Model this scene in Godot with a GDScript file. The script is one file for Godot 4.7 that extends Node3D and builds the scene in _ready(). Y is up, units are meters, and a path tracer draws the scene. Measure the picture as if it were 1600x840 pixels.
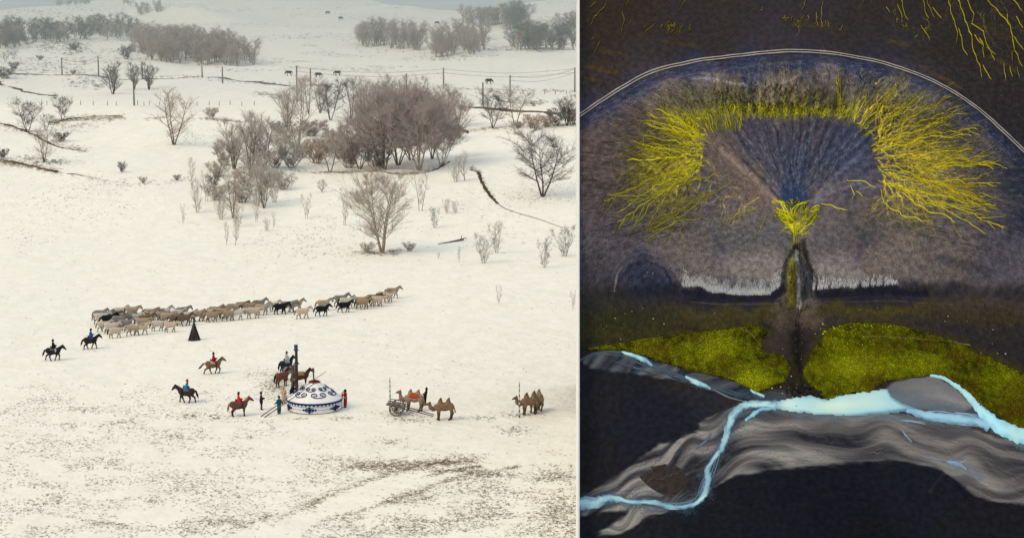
extends Node3D

const F := 3000.0          # focal length in the photograph's own pixels (1600 wide)
const CAM_H := 46.0
const PITCH := 0.16844
var cam_pos := Vector3(0, CAM_H, 0)
var fwd := Vector3(0, -sin(PITCH), -cos(PITCH))
var upv := Vector3(0, cos(PITCH), -sin(PITCH))
var rng := RandomNumberGenerator.new()
var nz := FastNoiseLite.new()
var nz2 := FastNoiseLite.new()
var nz3 := FastNoiseLite.new()
var used := {}
var mats := {}
# the dark slope on the right: a plane that rises away from the viewer
var so := Vector3.ZERO
var st_dir := Vector3.ZERO
var sn := Vector3.ZERO

func _ready():
	rng.seed = 7
	nz.seed = 11; nz.frequency = 0.05; nz.fractal_octaves = 3
	nz2.seed = 23; nz2.frequency = 0.02; nz2.fractal_octaves = 4
	nz3.seed = 5; nz3.frequency = 0.35; nz3.fractal_octaves = 2
	var cam := Camera3D.new()
	cam.name = "camera"
	cam.fov = rad_to_deg(2.0 * atan(420.0 / F))
	cam.near = 1.0
	cam.far = 4000.0
	cam.position = cam_pos
	cam.rotation.x = -PITCH
	add_child(cam)
	cam.current = true
	var sky_mat := ProceduralSkyMaterial.new()
	sky_mat.sky_top_color = Color(0.83, 0.86, 0.88)
	sky_mat.sky_horizon_color = Color(0.86, 0.88, 0.87)
	sky_mat.ground_horizon_color = Color(0.84, 0.86, 0.85)
	sky_mat.ground_bottom_color = Color(0.8, 0.81, 0.8)
	sky_mat.sun_angle_max = 0.0
	sky_mat.energy_multiplier = 0.95
	var sky := Sky.new()
	sky.sky_material = sky_mat
	var env := Environment.new()
	env.background_mode = Environment.BG_SKY
	env.sky = sky
	env.tonemap_mode = Environment.TONE_MAPPER_LINEAR
	env.tonemap_exposure = 1.1
	env.sdfgi_enabled = true
	env.ssao_enabled = true
	env.ssil_enabled = true
	env.volumetric_fog_enabled = true
	env.volumetric_fog_density = 0.0
	var we := WorldEnvironment.new()
	we.name = "world_environment"
	we.environment = env
	add_child(we)
	var sun := DirectionalLight3D.new()
	sun.name = "sun"
	sun.light_color = Color(1.0, 0.93, 0.8)
	sun.light_energy = 0.5
	sun.light_angular_distance = 30.0
	sun.shadow_enabled = true
	add_child(sun)
	sun.look_at_from_position(Vector3(-70, 80, 40), Vector3(0, 0, 0))
	setup_slope()
	build_snowfield()
	build_black_slope()
	build_grass_and_trees()
	build_camp()

# ---------------------------------------------------------------- helpers
func named(called: String) -> String:
	if not used.has(called):
		used[called] = 0
		return called
	used[called] += 1
	return "%s_%03d" % [called, used[called]]

func tag(o: Node, label := "", category := "", group := "", kind := "") -> Node:
	if label != "": o.set_meta("label", label)
	if category != "": o.set_meta("category", category)
	if group != "": o.set_meta("group", group)
	if kind != "": o.set_meta("kind", kind)
	return o

func mesh_node(called: String, mesh: Mesh, m: Material, parent: Node = null) -> MeshInstance3D:
	var o := MeshInstance3D.new()
	o.mesh = mesh
	o.material_override = m
	if parent == null or parent == self:
		o.name = named(called)
		add_child(o)
	else:
		o.name = called
		parent.add_child(o, true)
	return o

func thing(called: String, at: Vector3, turn := 0.0) -> Node3D:
	var o := Node3D.new()
	o.name = named(called)
	add_child(o)
	o.position = at
	o.rotation.y = turn
	return o

func mat(c: Color, rough := 0.9, spec := 0.2, vcol := false) -> StandardMaterial3D:
	var key := "%s|%s|%s|%s" % [c.to_html(), rough, spec, vcol]
	if mats.has(key): return mats[key]
	var m := StandardMaterial3D.new()
	m.albedo_color = c
	m.roughness = rough
	m.metallic_specular = spec
	m.vertex_color_use_as_albedo = vcol
	mats[key] = m
	return m

func noise_tex(seed_: int, freq: float, lo: Color, hi: Color, size := 512, octaves := 4, normal := false, bump := 4.0) -> NoiseTexture2D:
	var key := "tex%s|%s|%s|%s|%s|%s|%s" % [seed_, freq, lo.to_html(), hi.to_html(), size, octaves, normal]
	if mats.has(key): return mats[key]
	var n := FastNoiseLite.new()
	n.seed = seed_; n.frequency = freq; n.fractal_octaves = octaves
	var t := NoiseTexture2D.new()
	t.width = size; t.height = size; t.seamless = true; t.noise = n
	if normal:
		t.as_normal_map = true; t.bump_strength = bump
	else:
		var g := Gradient.new()
		g.set_color(0, lo); g.set_color(1, hi)
		t.color_ramp = g
	mats[key] = t
	return t

func cloth_mat(c: Color) -> StandardMaterial3D:
	var key := "cloth" + c.to_html()
	if mats.has(key): return mats[key]
	var m := StandardMaterial3D.new()
	m.albedo_color = c
	m.albedo_texture = noise_tex(3, 0.04, Color(0.78, 0.78, 0.78), Color(1, 1, 1), 128)
	m.uv1_triplanar = true
	m.uv1_scale = Vector3(1.5, 1.5, 1.5)
	m.roughness = 0.95
	m.metallic_specular = 0.15
	m.rim_enabled = true; m.rim = 0.2
	mats[key] = m
	return m

func lin(c: Color) -> Color:
	return c.srgb_to_linear()

func ray(px: float, py: float) -> Vector3:
	return (fwd + Vector3((px - 800.0) / F, 0, 0) + upv * (-(py - 420.0) / F))

func row_slope(py: float) -> float:        # tangent of the angle below the horizon
	return tan(PITCH + atan((py - 420.0) / F))

func curve_at(xs: Array, ys: Array, x: float) -> float:
	if x <= xs[0]: return ys[0]
	for i in range(1, xs.size()):
		if x <= xs[i]:
			var k: float = (x - xs[i - 1]) / (xs[i] - xs[i - 1])
			k = k * k * (3.0 - 2.0 * k)
			return lerpf(ys[i - 1], ys[i], k)
	return ys[xs.size() - 1]

# ---------------------------------------------------------------- the snowfield
const PD = [100.0, 240.0, 290.0, 335.0, 350.0, 450.0, 560.0, 650.0, 760.0, 860.0, 1500.0]
const PH = [0.0, 0.0, 0.6, 4.6, 5.3, 5.8, 5.2, 5.4, 6.4, 7.6, 9.0]
const SKYX = [-500.0, 0.0, 80.0, 130.0, 165.0, 250.0, 350.0, 480.0, 570.0, 620.0, 700.0, 760.0, 800.0, 840.0, 900.0, 1500.0]
const SKYY = [22.0, 15.0, 11.0, 5.0, 0.0, -14.0, -22.0, -12.0, 0.0, 9.0, 17.0, 17.0, 10.0, 2.0, -5.0, -12.0]

func ground_h(x: float, z: float) -> float:
	var d := -z
	var h: float = curve_at(PD, PH, d)
	var far := smoothstep(260.0, 420.0, d)
	h += nz.get_noise_2d(x * 0.6, z * 0.35) * lerpf(0.22, 1.1, far)
	h += nz2.get_noise_2d(x * 0.5 + 300.0, z * 0.4) * 1.8 * far
	if d > 780.0:
		var u: float = 800.0 + F * x / d
		var hc: float = CAM_H - 1060.0 * row_slope(curve_at(SKYX, SKYY, u))
		var k := smoothstep(780.0, 1060.0, d)
		k = k * k * (1.0 + 0.0)
		h = lerpf(h, hc + nz2.get_noise_2d(x, z) * 0.7, k)
		h -= smoothstep(1060.0, 1350.0, d) * 30.0
		var fold := exp(-pow((d - (930.0 + 40.0 * sin(u * 0.012))) / 22.0, 2.0))
		h += fold * 6.0 * (0.5 + 0.5 * sin(u * 0.021 + 1.0))
		h += nz.get_noise_2d(x * 0.18 + d * 0.1, d * 0.25) * 4.0 * smoothstep(800.0, 900.0, d) * (1.0 - smoothstep(1000.0, 1060.0, d))
	return h

func ground_at(px: float, py: float) -> Vector3:
	var r := ray(px, py)
	r /= -r.z
	var a := 100.0
	var b := 100.0
	while b < 1400.0:
		b = a + 3.0 + a * 0.012
		var p := cam_pos + r * b
		if p.y < ground_h(p.x, p.z): break
		a = b
	for i in 9:
		var m := (a + b) * 0.5
		var p := cam_pos + r * m
		if p.y < ground_h(p.x, p.z): b = m
		else: a = m
	var q := cam_pos + r * b
	q.y = ground_h(q.x, q.z)
	return q

func scale_at(p: Vector3) -> float:       # photograph pixels per metre at a place
	return F / (p - cam_pos).dot(fwd)

func build_snowfield():
	var st := SurfaceTool.new()
	st.begin(Mesh.PRIMITIVE_TRIANGLES)
	var rows := 340
	var cols := 230
	for j in rows + 1:
		var k := float(j) / rows
		var d := 95.0 * pow(1500.0 / 95.0, k)
		for i in cols + 1:
			var x := lerpf(-0.42, 0.42, float(i) / cols) * d
			var h := ground_h(x, -d)
			st.set_uv(Vector2(x, -d) * 0.1)
			st.add_vertex(Vector3(x, h, -d))
	for j in rows:
		for i in cols:
			var a := j * (cols + 1) + i
			st.add_index(a); st.add_index(a + cols + 1); st.add_index(a + 1)
			st.add_index(a + 1); st.add_index(a + cols + 1); st.add_index(a + cols + 2)
	st.set_smooth_group(0)
	st.generate_normals()
	var m := StandardMaterial3D.new()
	m.albedo_color = Color(1, 1, 1)
	m.albedo_texture = noise_tex(41, 0.012, Color(0.915, 0.91, 0.885), Color(0.955, 0.95, 0.93), 512, 5)
	m.uv1_triplanar = true; m.uv1_world_triplanar = true
	m.uv1_scale = Vector3(0.04, 0.04, 0.04)
	m.normal_enabled = true
	m.normal_texture = noise_tex(42, 0.03, Color.BLACK, Color.WHITE, 512, 5, true, 5.0)
	m.normal_scale = 0.5
	m.roughness = 0.92
	m.metallic_specular = 0.15
	tag(mesh_node("snow_ground", st.commit(), m), "", "", "", "structure")
	var fog := FogVolume.new()
	fog.name = "haze"
	fog.shape = RenderingServer.FOG_VOLUME_SHAPE_BOX
	fog.size = Vector3(1600, 110, 800)
	fog.position = Vector3(0, 25, -860)
	var fm := FogMaterial.new()
	fm.density = 0.0014
	fm.albedo = Color(0.9, 0.97, 1.0)
	fog.material = fm
	add_child(fog)

# ---------------------------------------------------------------- the dark slope
func setup_slope():
	var db := 137.0
	var yb := CAM_H - db * row_slope(850.0)
	var dt := 172.0
	var yt := CAM_H - dt * row_slope(-30.0)
	so = Vector3(0, yb, -db)
	st_dir = Vector3(0, yt - yb, -(dt - db)).normalized()
	sn = Vector3(0, -st_dir.z, st_dir.y)

func slope_st(px: float, py: float) -> Vector2:
	var r := ray(px, py)
	var lam := (so - cam_pos).dot(sn) / r.dot(sn)
	var p := cam_pos + r * lam
	return Vector2(p.x, (p - so).dot(st_dir))

func slope_px(s: float, t: float) -> Vector2:
	var p := so + st_dir * t - cam_pos
	var depth := p.dot(fwd)
	return Vector2(800.0 + F * s / depth, 420.0 - F * p.dot(upv) / depth)

func seg_dist(p: Vector2, a: Vector2, b: Vector2) -> float:
	var k := clampf((p - a).dot(b - a) / maxf((b - a).length_squared(), 1e-6), 0, 1)
	return p.distance_to(a + (b - a) * k)

const GULLY = [Vector2(1247, 368), Vector2(1250, 400), Vector2(1252, 430), Vector2(1250, 460), Vector2(1246, 500), Vector2(1254, 545), Vector2(1256, 595)]

func relief(s: float, t: float) -> float:
	var q := slope_px(s, t)
	var h := nz2.get_noise_2d(s * 4.0, t * 4.0) * 0.25 + nz3.get_noise_2d(s, t) * 0.04
	# bowl below the plateau edge, the plateau itself stands proud
	var e := Vector2((q.x - 1240.0) / 340.0, (q.y - 300.0) / 190.0).length()
	h += 0.75 * smoothstep(0.35, 0.8, e) * (1.0 - smoothstep(0.95, 1.2, e)) * smoothstep(470.0, 400.0, q.y)
	# radiating gullies in the fan
	var ang := atan2(q.y - 330.0, q.x - 1240.0)
	h += 0.1 * sin(ang * 44.0) * (1.0 - smoothstep(0.4, 0.62, e)) * smoothstep(0.06, 0.25, e) * smoothstep(330.0, 290.0, q.y)
	h += 0.12 * sin(ang * 60.0 + nz3.get_noise_2d(s * 0.3, t * 0.3) * 6.0) * smoothstep(0.3, 0.55, e) * (1.0 - smoothstep(0.9, 1.1, e)) * smoothstep(420.0, 370.0, q.y)
	# scarp under the pale apron
	var scarp := 444.0 + nz.get_noise_2d(q.x * 0.5, 3.0) * 7.0 + absf(q.x - 1250.0) * 0.015
	h -= 0.55 * smoothstep(scarp - 4.0, scarp + 12.0, q.y)
	# the trunk gully
	var g := 1e9
	for i in GULLY.size() - 1:
		g = minf(g, seg_dist(q, GULLY[i], GULLY[i + 1]))
	h -= 0.5 * exp(-pow(g / 11.0, 2.0)) * (1.0 if q.y < 610.0 else 0.0)
	# river flats
	if q.y > 540.0:
		var low := smoothstep(540.0, 600.0, q.y)
		h = lerpf(h, -0.6 + nz2.get_noise_2d(s * 3.0, t * 5.0) * 0.15 + nz3.get_noise_2d(s * 1.2, t * 2.5) * 0.03, low)
		# dark lava bench below the river
		h += 0.5 * smoothstep(0.0, 25.0, q.y - curve_at(LAVA_X, LAVA_Y, q.x))
	return h

const LAVA_X = [880.0, 950.0, 1030.0, 1080.0, 1120.0, 1150.0, 1220.0, 1300.0, 1400.0, 1450.0, 1490.0, 1520.0, 1600.0, 1700.0]
const LAVA_Y = [860.0, 832.0, 792.0, 770.0, 750.0, 735.0, 725.0, 718.0, 713.0, 720.0, 738.0, 765.0, 780.0, 784.0]

func slope_point(s: float, t: float, lift := 0.0) -> Vector3:
	return so + Vector3(s, 0, 0) + st_dir * t + sn * (relief(s, t) + lift)

func slope_at(px: float, py: float, lift := 0.0) -> Vector3:
	var q := slope_st(px, py)
	return slope_point(q.x, q.y, lift)

const EDGE_PX := 904.5

# colour of the ground by kind of sand, gravel and lava, at places of the slope
func sand_spots() -> Array:
	var v := []
	var add := func(x, y, r, g, b, rad, ry = 0.0):
		var yy: float = rad if ry == 0.0 else ry
		var c := Color8(r, g, b).srgb_to_linear()
		v.append([Vector2(x, y), 1.0 / (rad * rad), 1.0 / (yy * yy), Vector3(c.r, c.g, c.b)])
	add.call(950, 40, 50, 44, 40, 70); add.call(1100, 40, 52, 48, 50, 70); add.call(1250, 50, 52, 48, 54, 70)
	add.call(1400, 50, 48, 44, 44, 70); add.call(1540, 60, 44, 41, 42, 80); add.call(920, 110, 50, 46, 48, 50)
	add.call(1480, 170, 44, 41, 44, 60); add.call(1580, 180, 40, 38, 42, 60); add.call(1590, 300, 42, 45, 60, 50)
	add.call(1000, 90, 56, 52, 58, 40); add.call(1200, 70, 56, 54, 64, 35); add.call(1390, 85, 52, 52, 64, 40)
	add.call(1080, 108, 46, 54, 84, 22); add.call(1180, 102, 48, 56, 86, 24); add.call(1260, 100, 54, 60, 84, 22)
	add.call(1350, 115, 44, 52, 84, 24); add.call(1430, 140, 56, 60, 86, 26); add.call(1490, 190, 52, 56, 78, 26); add.call(1540, 240, 44, 50, 70, 28); add.call(1565, 300, 44, 50, 68, 26)
	add.call(940, 175, 48, 52, 74, 24); add.call(1000, 135, 50, 56, 80, 20)
	add.call(960, 215, 80, 71, 72, 40); add.call(1040, 150, 104, 94, 90, 24); add.call(1110, 128, 122, 114, 118, 16); add.call(1180, 122, 86, 92, 122, 14)
	add.call(1120, 150, 108, 100, 86, 26); add.call(1220, 145, 124, 112, 102, 26); add.call(1290, 120, 112, 104, 106, 20); add.call(1330, 150, 100, 94, 92, 24)
	add.call(1400, 135, 112, 108, 124, 20); add.call(1450, 165, 108, 103, 114, 22); add.call(1520, 240, 92, 86, 92, 24); add.call(1555, 320, 90, 82, 82, 24)
	add.call(1060, 180, 84, 80, 66, 26); add.call(1120, 172, 84, 84, 52, 20); add.call(1230, 168, 88, 86, 50, 18); add.call(1310, 165, 74, 74, 48, 16)
	add.call(1190, 215, 70, 68, 82, 30); add.call(1260, 215, 66, 64, 78, 30); add.call(1240, 260, 56, 62, 84, 30); add.call(1240, 300, 40, 56, 86, 18); add.call(1310, 240, 64, 68, 90, 24)
	add.call(1010, 260, 74, 66, 66, 40); add.call(1130, 255, 92, 82, 82, 24); add.call(1180, 290, 98, 86, 84, 24); add.call(1110, 310, 74, 70, 84, 28); add.call(1050, 320, 76, 70, 78, 34)
	add.call(950, 330, 74, 66, 70, 40); add.call(960, 390, 78, 71, 76, 40); add.call(1060, 390, 98, 88, 84, 36); add.call(1150, 370, 92, 86, 86, 34); add.call(1170, 420, 122, 112, 104, 24); add.call(1080, 425, 104, 95, 90, 20)
	add.call(1290, 300, 84, 79, 88, 22); add.call(1340, 300, 72, 72, 90, 20); add.call(1300, 370, 94, 86, 88, 34); add.call(1350, 350, 84, 77, 78, 34); add.call(1310, 425, 124, 114, 108, 22); add.call(1390, 410, 106, 93, 86, 30)
	add.call(1450, 260, 78, 74, 88, 40); add.call(1470, 330, 84, 78, 86, 36); add.call(1480, 400, 96, 85, 80, 40); add.call(1570, 400, 80, 74, 80, 36); add.call(1540, 445, 78, 71, 74, 24); add.call(1360, 375, 68, 64, 70, 12)
	add.call(940, 600, 34, 34, 40, 40); add.call(1010, 640, 30, 32, 42, 50); add.call(920, 690, 32, 31, 36, 30); add.call(1100, 610, 38, 40, 50, 24)
	add.call(1000, 830, 30, 31, 38, 40); add.call(1150, 800, 26, 28, 36, 50); add.call(1300, 780, 23, 25, 34, 60); add.call(1420, 760, 26, 28, 38, 40); add.call(1550, 815, 28, 28, 34, 40); add.call(1350, 840, 22, 23, 28, 40)
	# the banks below the apron lie in bands
	for x in [1075, 1120, 1165, 1210]:
		add.call(x, 458, 36, 38, 54, 34, 9); add.call(x, 470, 44, 42, 46, 34, 6); add.call(x, 480, 64, 59, 40, 34, 6); add.call(x, 492, 60, 55, 34, 34, 7); add.call(x, 506, 44, 40, 34, 34, 7)
	for x in [915, 960, 1005, 1045]:
		add.call(x, 470, 46, 45, 46, 34, 12); add.call(x, 492, 46, 46, 34, 34, 12); add.call(x, 515, 50, 50, 30, 34, 14); add.call(x, 535, 40, 39, 32, 34, 10)
	add.call(1010, 425, 36, 40, 60, 34, 22); add.call(1020, 450, 40, 43, 60, 30, 14); add.call(960, 440, 50, 48, 54, 20); add.call(925, 420, 64, 59, 62, 26); add.call(930, 445, 54, 52, 56, 24)
	for x in [1290, 1335, 1380, 1425]:
		add.call(x, 455, 34, 36, 50, 34, 8); add.call(x, 466, 46, 43, 46, 34, 6); add.call(x, 476, 68, 62, 34, 34, 6); add.call(x, 487, 60, 54, 40, 34, 6); add.call(x, 500, 50, 46, 48, 34, 9); add.call(x, 520, 48, 45, 50, 34, 14)
	for x in [1470, 1515, 1560, 1605]:
		add.call(x, 458, 52, 48, 54, 34, 10); add.call(x, 472, 60, 55, 48, 34, 8); add.call(x, 488, 54, 49, 38, 34, 9); add.call(x, 510, 44, 41, 44, 34, 14); add.call(x, 540, 42, 39, 44, 34, 18)
	add.call(1245, 440, 84, 78, 56, 12, 24); add.call(1270, 450, 40, 44, 58, 12, 18); add.call(1222, 500, 64, 56, 54, 16); add.call(1246, 520, 46, 41, 42, 16, 30); add.call(1215, 540, 56, 49, 47, 14)
	add.call(1256, 580, 34, 30, 33, 18, 24); add.call(1280, 530, 50, 46, 40, 16, 24)
	for x in [1080, 1170, 1330, 1420, 1500, 1580]: add.call(x, 580, 46, 42, 36, 40, 26)
	return v

const SILT_A = [Vector2(890, 792), Vector2(900, 778), Vector2(930, 757), Vector2(965, 734), Vector2(1010, 704), Vector2(1030, 690), Vector2(1060, 682), Vector2(1095, 668), Vector2(1090, 658), Vector2(1115, 642), Vector2(1145, 630), Vector2(1165, 622), Vector2(1220, 630), Vector2(1300, 640), Vector2(1390, 640), Vector2(1450, 636), Vector2(1480, 650), Vector2(1560, 678), Vector2(1610, 690), Vector2(1640, 700), Vector2(1640, 785), Vector2(1600, 780), Vector2(1550, 778), Vector2(1525, 770), Vector2(1500, 748), Vector2(1470, 726), Vector2(1400, 713), Vector2(1300, 719), Vector2(1220, 727), Vector2(1150, 738), Vector2(1100, 765), Vector2(1060, 790), Vector2(1000, 815), Vector2(950, 834), Vector2(930, 832), Vector2(980, 800), Vector2(985, 790), Vector2(950, 792), Vector2(920, 800), Vector2(890, 800)]
const SILT_B = [Vector2(910, 556), Vector2(930, 545), Vector2(970, 543), Vector2(1000, 551), Vector2(1040, 563), Vector2(1075, 574), Vector2(1120, 581), Vector2(1150, 592), Vector2(1180, 605), Vector2(1240, 602), Vector2(1275, 606), Vector2(1290, 618), Vector2(1230, 625), Vector2(1160, 620), Vector2(1110, 602), Vector2(1060, 588), Vector2(1010, 580), Vector2(940, 572), Vector2(915, 566)]
const SILT_C = [Vector2(1385, 604), Vector2(1400, 590), Vector2(1440, 584), Vector2(1462, 580), Vector2(1500, 603), Vector2(1525, 632), Vector2(1500, 640), Vector2(1440, 634), Vector2(1405, 628)]
const DARK_ISLE = [Vector2(1000, 738), Vector2(1020, 726), Vector2(1055, 720), Vector2(1075, 733), Vector2(1068, 758), Vector2(1048, 772), Vector2(1028, 764), Vector2(1012, 752)]

const FLOW_X = [880.0, 960.0, 1030.0, 1090.0, 1150.0, 1200.0, 1300.0, 1400.0, 1500.0, 1600.0, 1700.0]
const FLOW_Y = [796.0, 745.0, 705.0, 672.0, 642.0, 634.0, 642.0, 646.0, 664.0, 694.0, 720.0]
const ARC = [Vector2(880, 199), Vector2(905, 180), Vector2(950, 150), Vector2(1000, 121), Vector2(1050, 104), Vector2(1100, 93), Vector2(1150, 87), Vector2(1200, 83), Vector2(1250, 81.5), Vector2(1300, 83.5), Vector2(1350, 92), Vector2(1400, 105), Vector2(1450, 125), Vector2(1500, 155), Vector2(1540, 185), Vector2(1600, 238), Vector2(1660, 295)]
const TS0 := 4.0
const TS1 := 52.0
const TT0 := -2.0
const TT1 := 66.0

# a band of another colour along a line, ragged at its edges
func brush(img: Image, pts: Array, width: float, c: Color, k: float, ragged := 0.6):
	var w := img.get_width(); var h := img.get_height()
	var q := []
	for p in pts:
		var a := slope_st(p.x, p.y)
		q.append(Vector2((a.x - TS0) / (TS1 - TS0) * w, (TT1 - a.y) / (TT1 - TT0) * h))
	var rad := width * 0.5 * (w / 1024.0) * 1.16
	var lo := Vector2(1e9, 1e9); var hi := -lo
	for p in q: lo = lo.min(p); hi = hi.max(p)
	var x0 := maxi(int(lo.x - rad * 2.0), 0); var x1 := mini(int(hi.x + rad * 2.0) + 1, w)
	var y0 := maxi(int(lo.y - rad * 2.0), 0); var y1 := mini(int(hi.y + rad * 2.0) + 1, h)
	var bw := x1 - x0
	if bw <= 0 or y1 <= y0: return
	var near := PackedFloat32Array(); near.resize(bw * (y1 - y0)); near.fill(1e9)
	for i in q.size() - 1:
		var a: Vector2 = q[i]; var b: Vector2 = q[i + 1]
		for y in range(maxi(int(minf(a.y, b.y) - rad * 2.0), y0), mini(int(maxf(a.y, b.y) + rad * 2.0) + 1, y1)):
			for x in range(maxi(int(minf(a.x, b.x) - rad * 2.0), x0), mini(int(maxf(a.x, b.x) + rad * 2.0) + 1, x1)):
				var d := seg_dist(Vector2(x, y), a, b)
				var n := (y - y0) * bw + x - x0
				if d < near[n]: near[n] = d
	for y in range(y0, y1):
		for x in range(x0, x1):
			var d := near[(y - y0) * bw + x - x0]
			if d > rad * 2.0: continue
			d += nz3.get_noise_2d(x * 0.6, y * 0.6) * rad * ragged + nz.get_noise_2d(x * 0.7, y * 0.7) * rad * ragged
			var al := smoothstep(rad * 1.25, rad * 0.45, d) * k
			if al > 0.0: img.set_pixel(x, y, img.get_pixel(x, y).lerp(c, al))

func slope_texture() -> ImageTexture:
	var w := 256; var hgt := 360
	var spots := sand_spots()
	var img := Image.create(w, hgt, false, Image.FORMAT_RGB8)
	for j in hgt:
		var t := lerpf(TT1, TT0, (j + 0.5) / hgt)
		for i in w:
			var s := lerpf(TS0, TS1, (i + 0.5) / w)
			var q := slope_px(s, t)
			q += Vector2(nz2.get_noise_2d(s * 14.0, t * 14.0), nz2.get_noise_2d(s * 14.0 + 90.0, t * 14.0)) * 16.0
			var sum := 1e-9
			var c := Vector3.ZERO
			for sp in spots:
				var dx: float = q.x - sp[0].x; var dy: float = q.y - sp[0].y
				var d2: float = dx * dx * sp[1] + dy * dy * sp[2]
				var k := 0.0004 / (1.0 + d2)
				if d2 < 12.0: k += exp(-d2)
				sum += k
				c += sp[3] * k
			c /= sum
			img.set_pixel(i, j, Color(c.x, c.y, c.z).linear_to_srgb())
	img.resize(512, 720, Image.INTERPOLATE_CUBIC)
	w = 512; hgt = 720
	# the silt flats of the river
	var pa := PackedVector2Array(SILT_A); var pb := PackedVector2Array(SILT_B); var pc := PackedVector2Array(SILT_C); var isle := PackedVector2Array(DARK_ISLE)
	var mask := Image.create(w, hgt, false, Image.FORMAT_RGB8)
	for j in hgt:
		var t := lerpf(TT1, TT0, (j + 0.5) / hgt)
		var py := slope_px(0, t).y
		if py < 530.0 or py > 870.0: continue
		for i in w:
			var q := slope_px(lerpf(TS0, TS1, (i + 0.5) / w), t)
			if q.x < 880.0 or q.x > 1660.0: continue
			mask.set_pixel(i, j, Color(1 if Geometry2D.is_point_in_polygon(q, pa) else 0, 1 if Geometry2D.is_point_in_polygon(q, pb) else 0, 1 if Geometry2D.is_point_in_polygon(q, pc) else 0))
	mask.resize(256, 360, Image.INTERPOLATE_BILINEAR)
	mask.resize(128, 180, Image.INTERPOLATE_BILINEAR)
	mask.resize(512, 720, Image.INTERPOLATE_CUBIC)
	img.resize(1024, 1440, Image.INTERPOLATE_CUBIC)
	mask.resize(1024, 1440, Image.INTERPOLATE_CUBIC)
	w = 1024; hgt = 1440
	var soft := FastNoiseLite.new(); soft.seed = 8; soft.frequency = 0.011; soft.fractal_octaves = 1
	var tones := [[1240, 655, 70, 10, 0.2], [1400, 660, 60, 14, 0.25], [1260, 676, 90, 11, -0.45], [1340, 692, 50, 10, -0.5], [1180, 735, 50, 12, 0.35], [1260, 706, 60, 8, 0.4], [1330, 662, 24, 10, 0.2], [1205, 722, 24, 6, -0.5], [1450, 690, 70, 20, 0.1], [1540, 715, 50, 12, 0.0], [1560, 750, 50, 16, 0.3], [1500, 715, 30, 12, 0.15], [1080, 690, 50, 16, 0.2], [960, 770, 30, 14, 0.1], [1140, 690, 16, 30, -0.4], [1085, 740, 20, 30, -0.45], [1020, 745, 50, 26, 0.0], [980, 815, 60, 8, 0.0], [1600, 690, 40, 30, -0.25], [1280, 725, 30, 6, -0.5]]
	for j in hgt:
		var t := lerpf(TT1, TT0, (j + 0.5) / hgt)
		var py := slope_px(0, t).y
		if py < 535.0 or py > 860.0: continue
		for i in w:
			var m := mask.get_pixel(i, j)
			if m.r + m.g + m.b < 0.05: continue
			var q := slope_px(lerpf(TS0, TS1, (i + 0.5) / w), t)
			var psi: float = q.y - curve_at(FLOW_X, FLOW_Y, q.x) + soft.get_noise_2d(q.x, q.y) * 14.0
			var braid := smoothstep(1240.0, 1120.0, q.x)
			var band := soft.get_noise_2d(psi * 3.4, q.x * 0.4) * lerpf(0.4, 0.75, braid) + nz.get_noise_2d(psi * 1.9 + 200.0, q.x * 0.09) * lerpf(0.22, 0.5, braid)
			var k := 0.5 + band
			for v in tones:
				var dx: float = (q.x - v[0]) / v[2]; var dy: float = (q.y - v[1]) / v[3]
				var d2 := dx * dx + dy * dy
				if d2 < 5.0: k += v[4] * exp(-d2)
			var c := img.get_pixel(i, j)
			if m.r > 0.02:
				c = c.lerp(Color8(42, 43, 51).lerp(Color8(142, 140, 140), clampf(k, 0, 1)), smoothstep(0.15, 0.9, m.r + band * 0.35))
				if Geometry2D.is_point_in_polygon(q + Vector2(band * 8.0, band * 5.0), isle): c = Color8(54, 47, 46)
			if m.g > 0.02: c = c.lerp(Color8(36, 40, 52).lerp(Color8(104, 106, 112), clampf(k - 0.15, 0, 1)), smoothstep(0.2, 0.8, m.g + band * 0.3))
			if m.b > 0.02: c = c.lerp(Color8(82, 84, 94).lerp(Color8(136, 136, 142), clampf(k, 0, 1)), smoothstep(0.2, 0.8, m.b))
			img.set_pixel(i, j, c)
	# limbs and rims of paler gravel, the trunk, and dark bands and marks
	var arc := func(off: float, a: int, b: int):
		var v := []
		for i in range(a, b):
			var n: Vector2 = (ARC[mini(i + 1, ARC.size() - 1)] - ARC[maxi(i - 1, 0)]).normalized()
			v.append(ARC[i] + Vector2(-n.y, n.x) * off)
		return v
	for z in [[arc.call(13.0, 0, 17), 15, Color8(40, 47, 76), 0.6], [arc.call(4.0, 0, 17), 6, Color8(40, 42, 58), 0.5], [arc.call(24.0, 2, 16), 7, Color8(112, 112, 134), 0.28], [arc.call(36.0, 2, 16), 12, Color8(106, 98, 98), 0.3]]:
		brush(img, z[0], z[1], z[2], z[3], 0.9)
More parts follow.
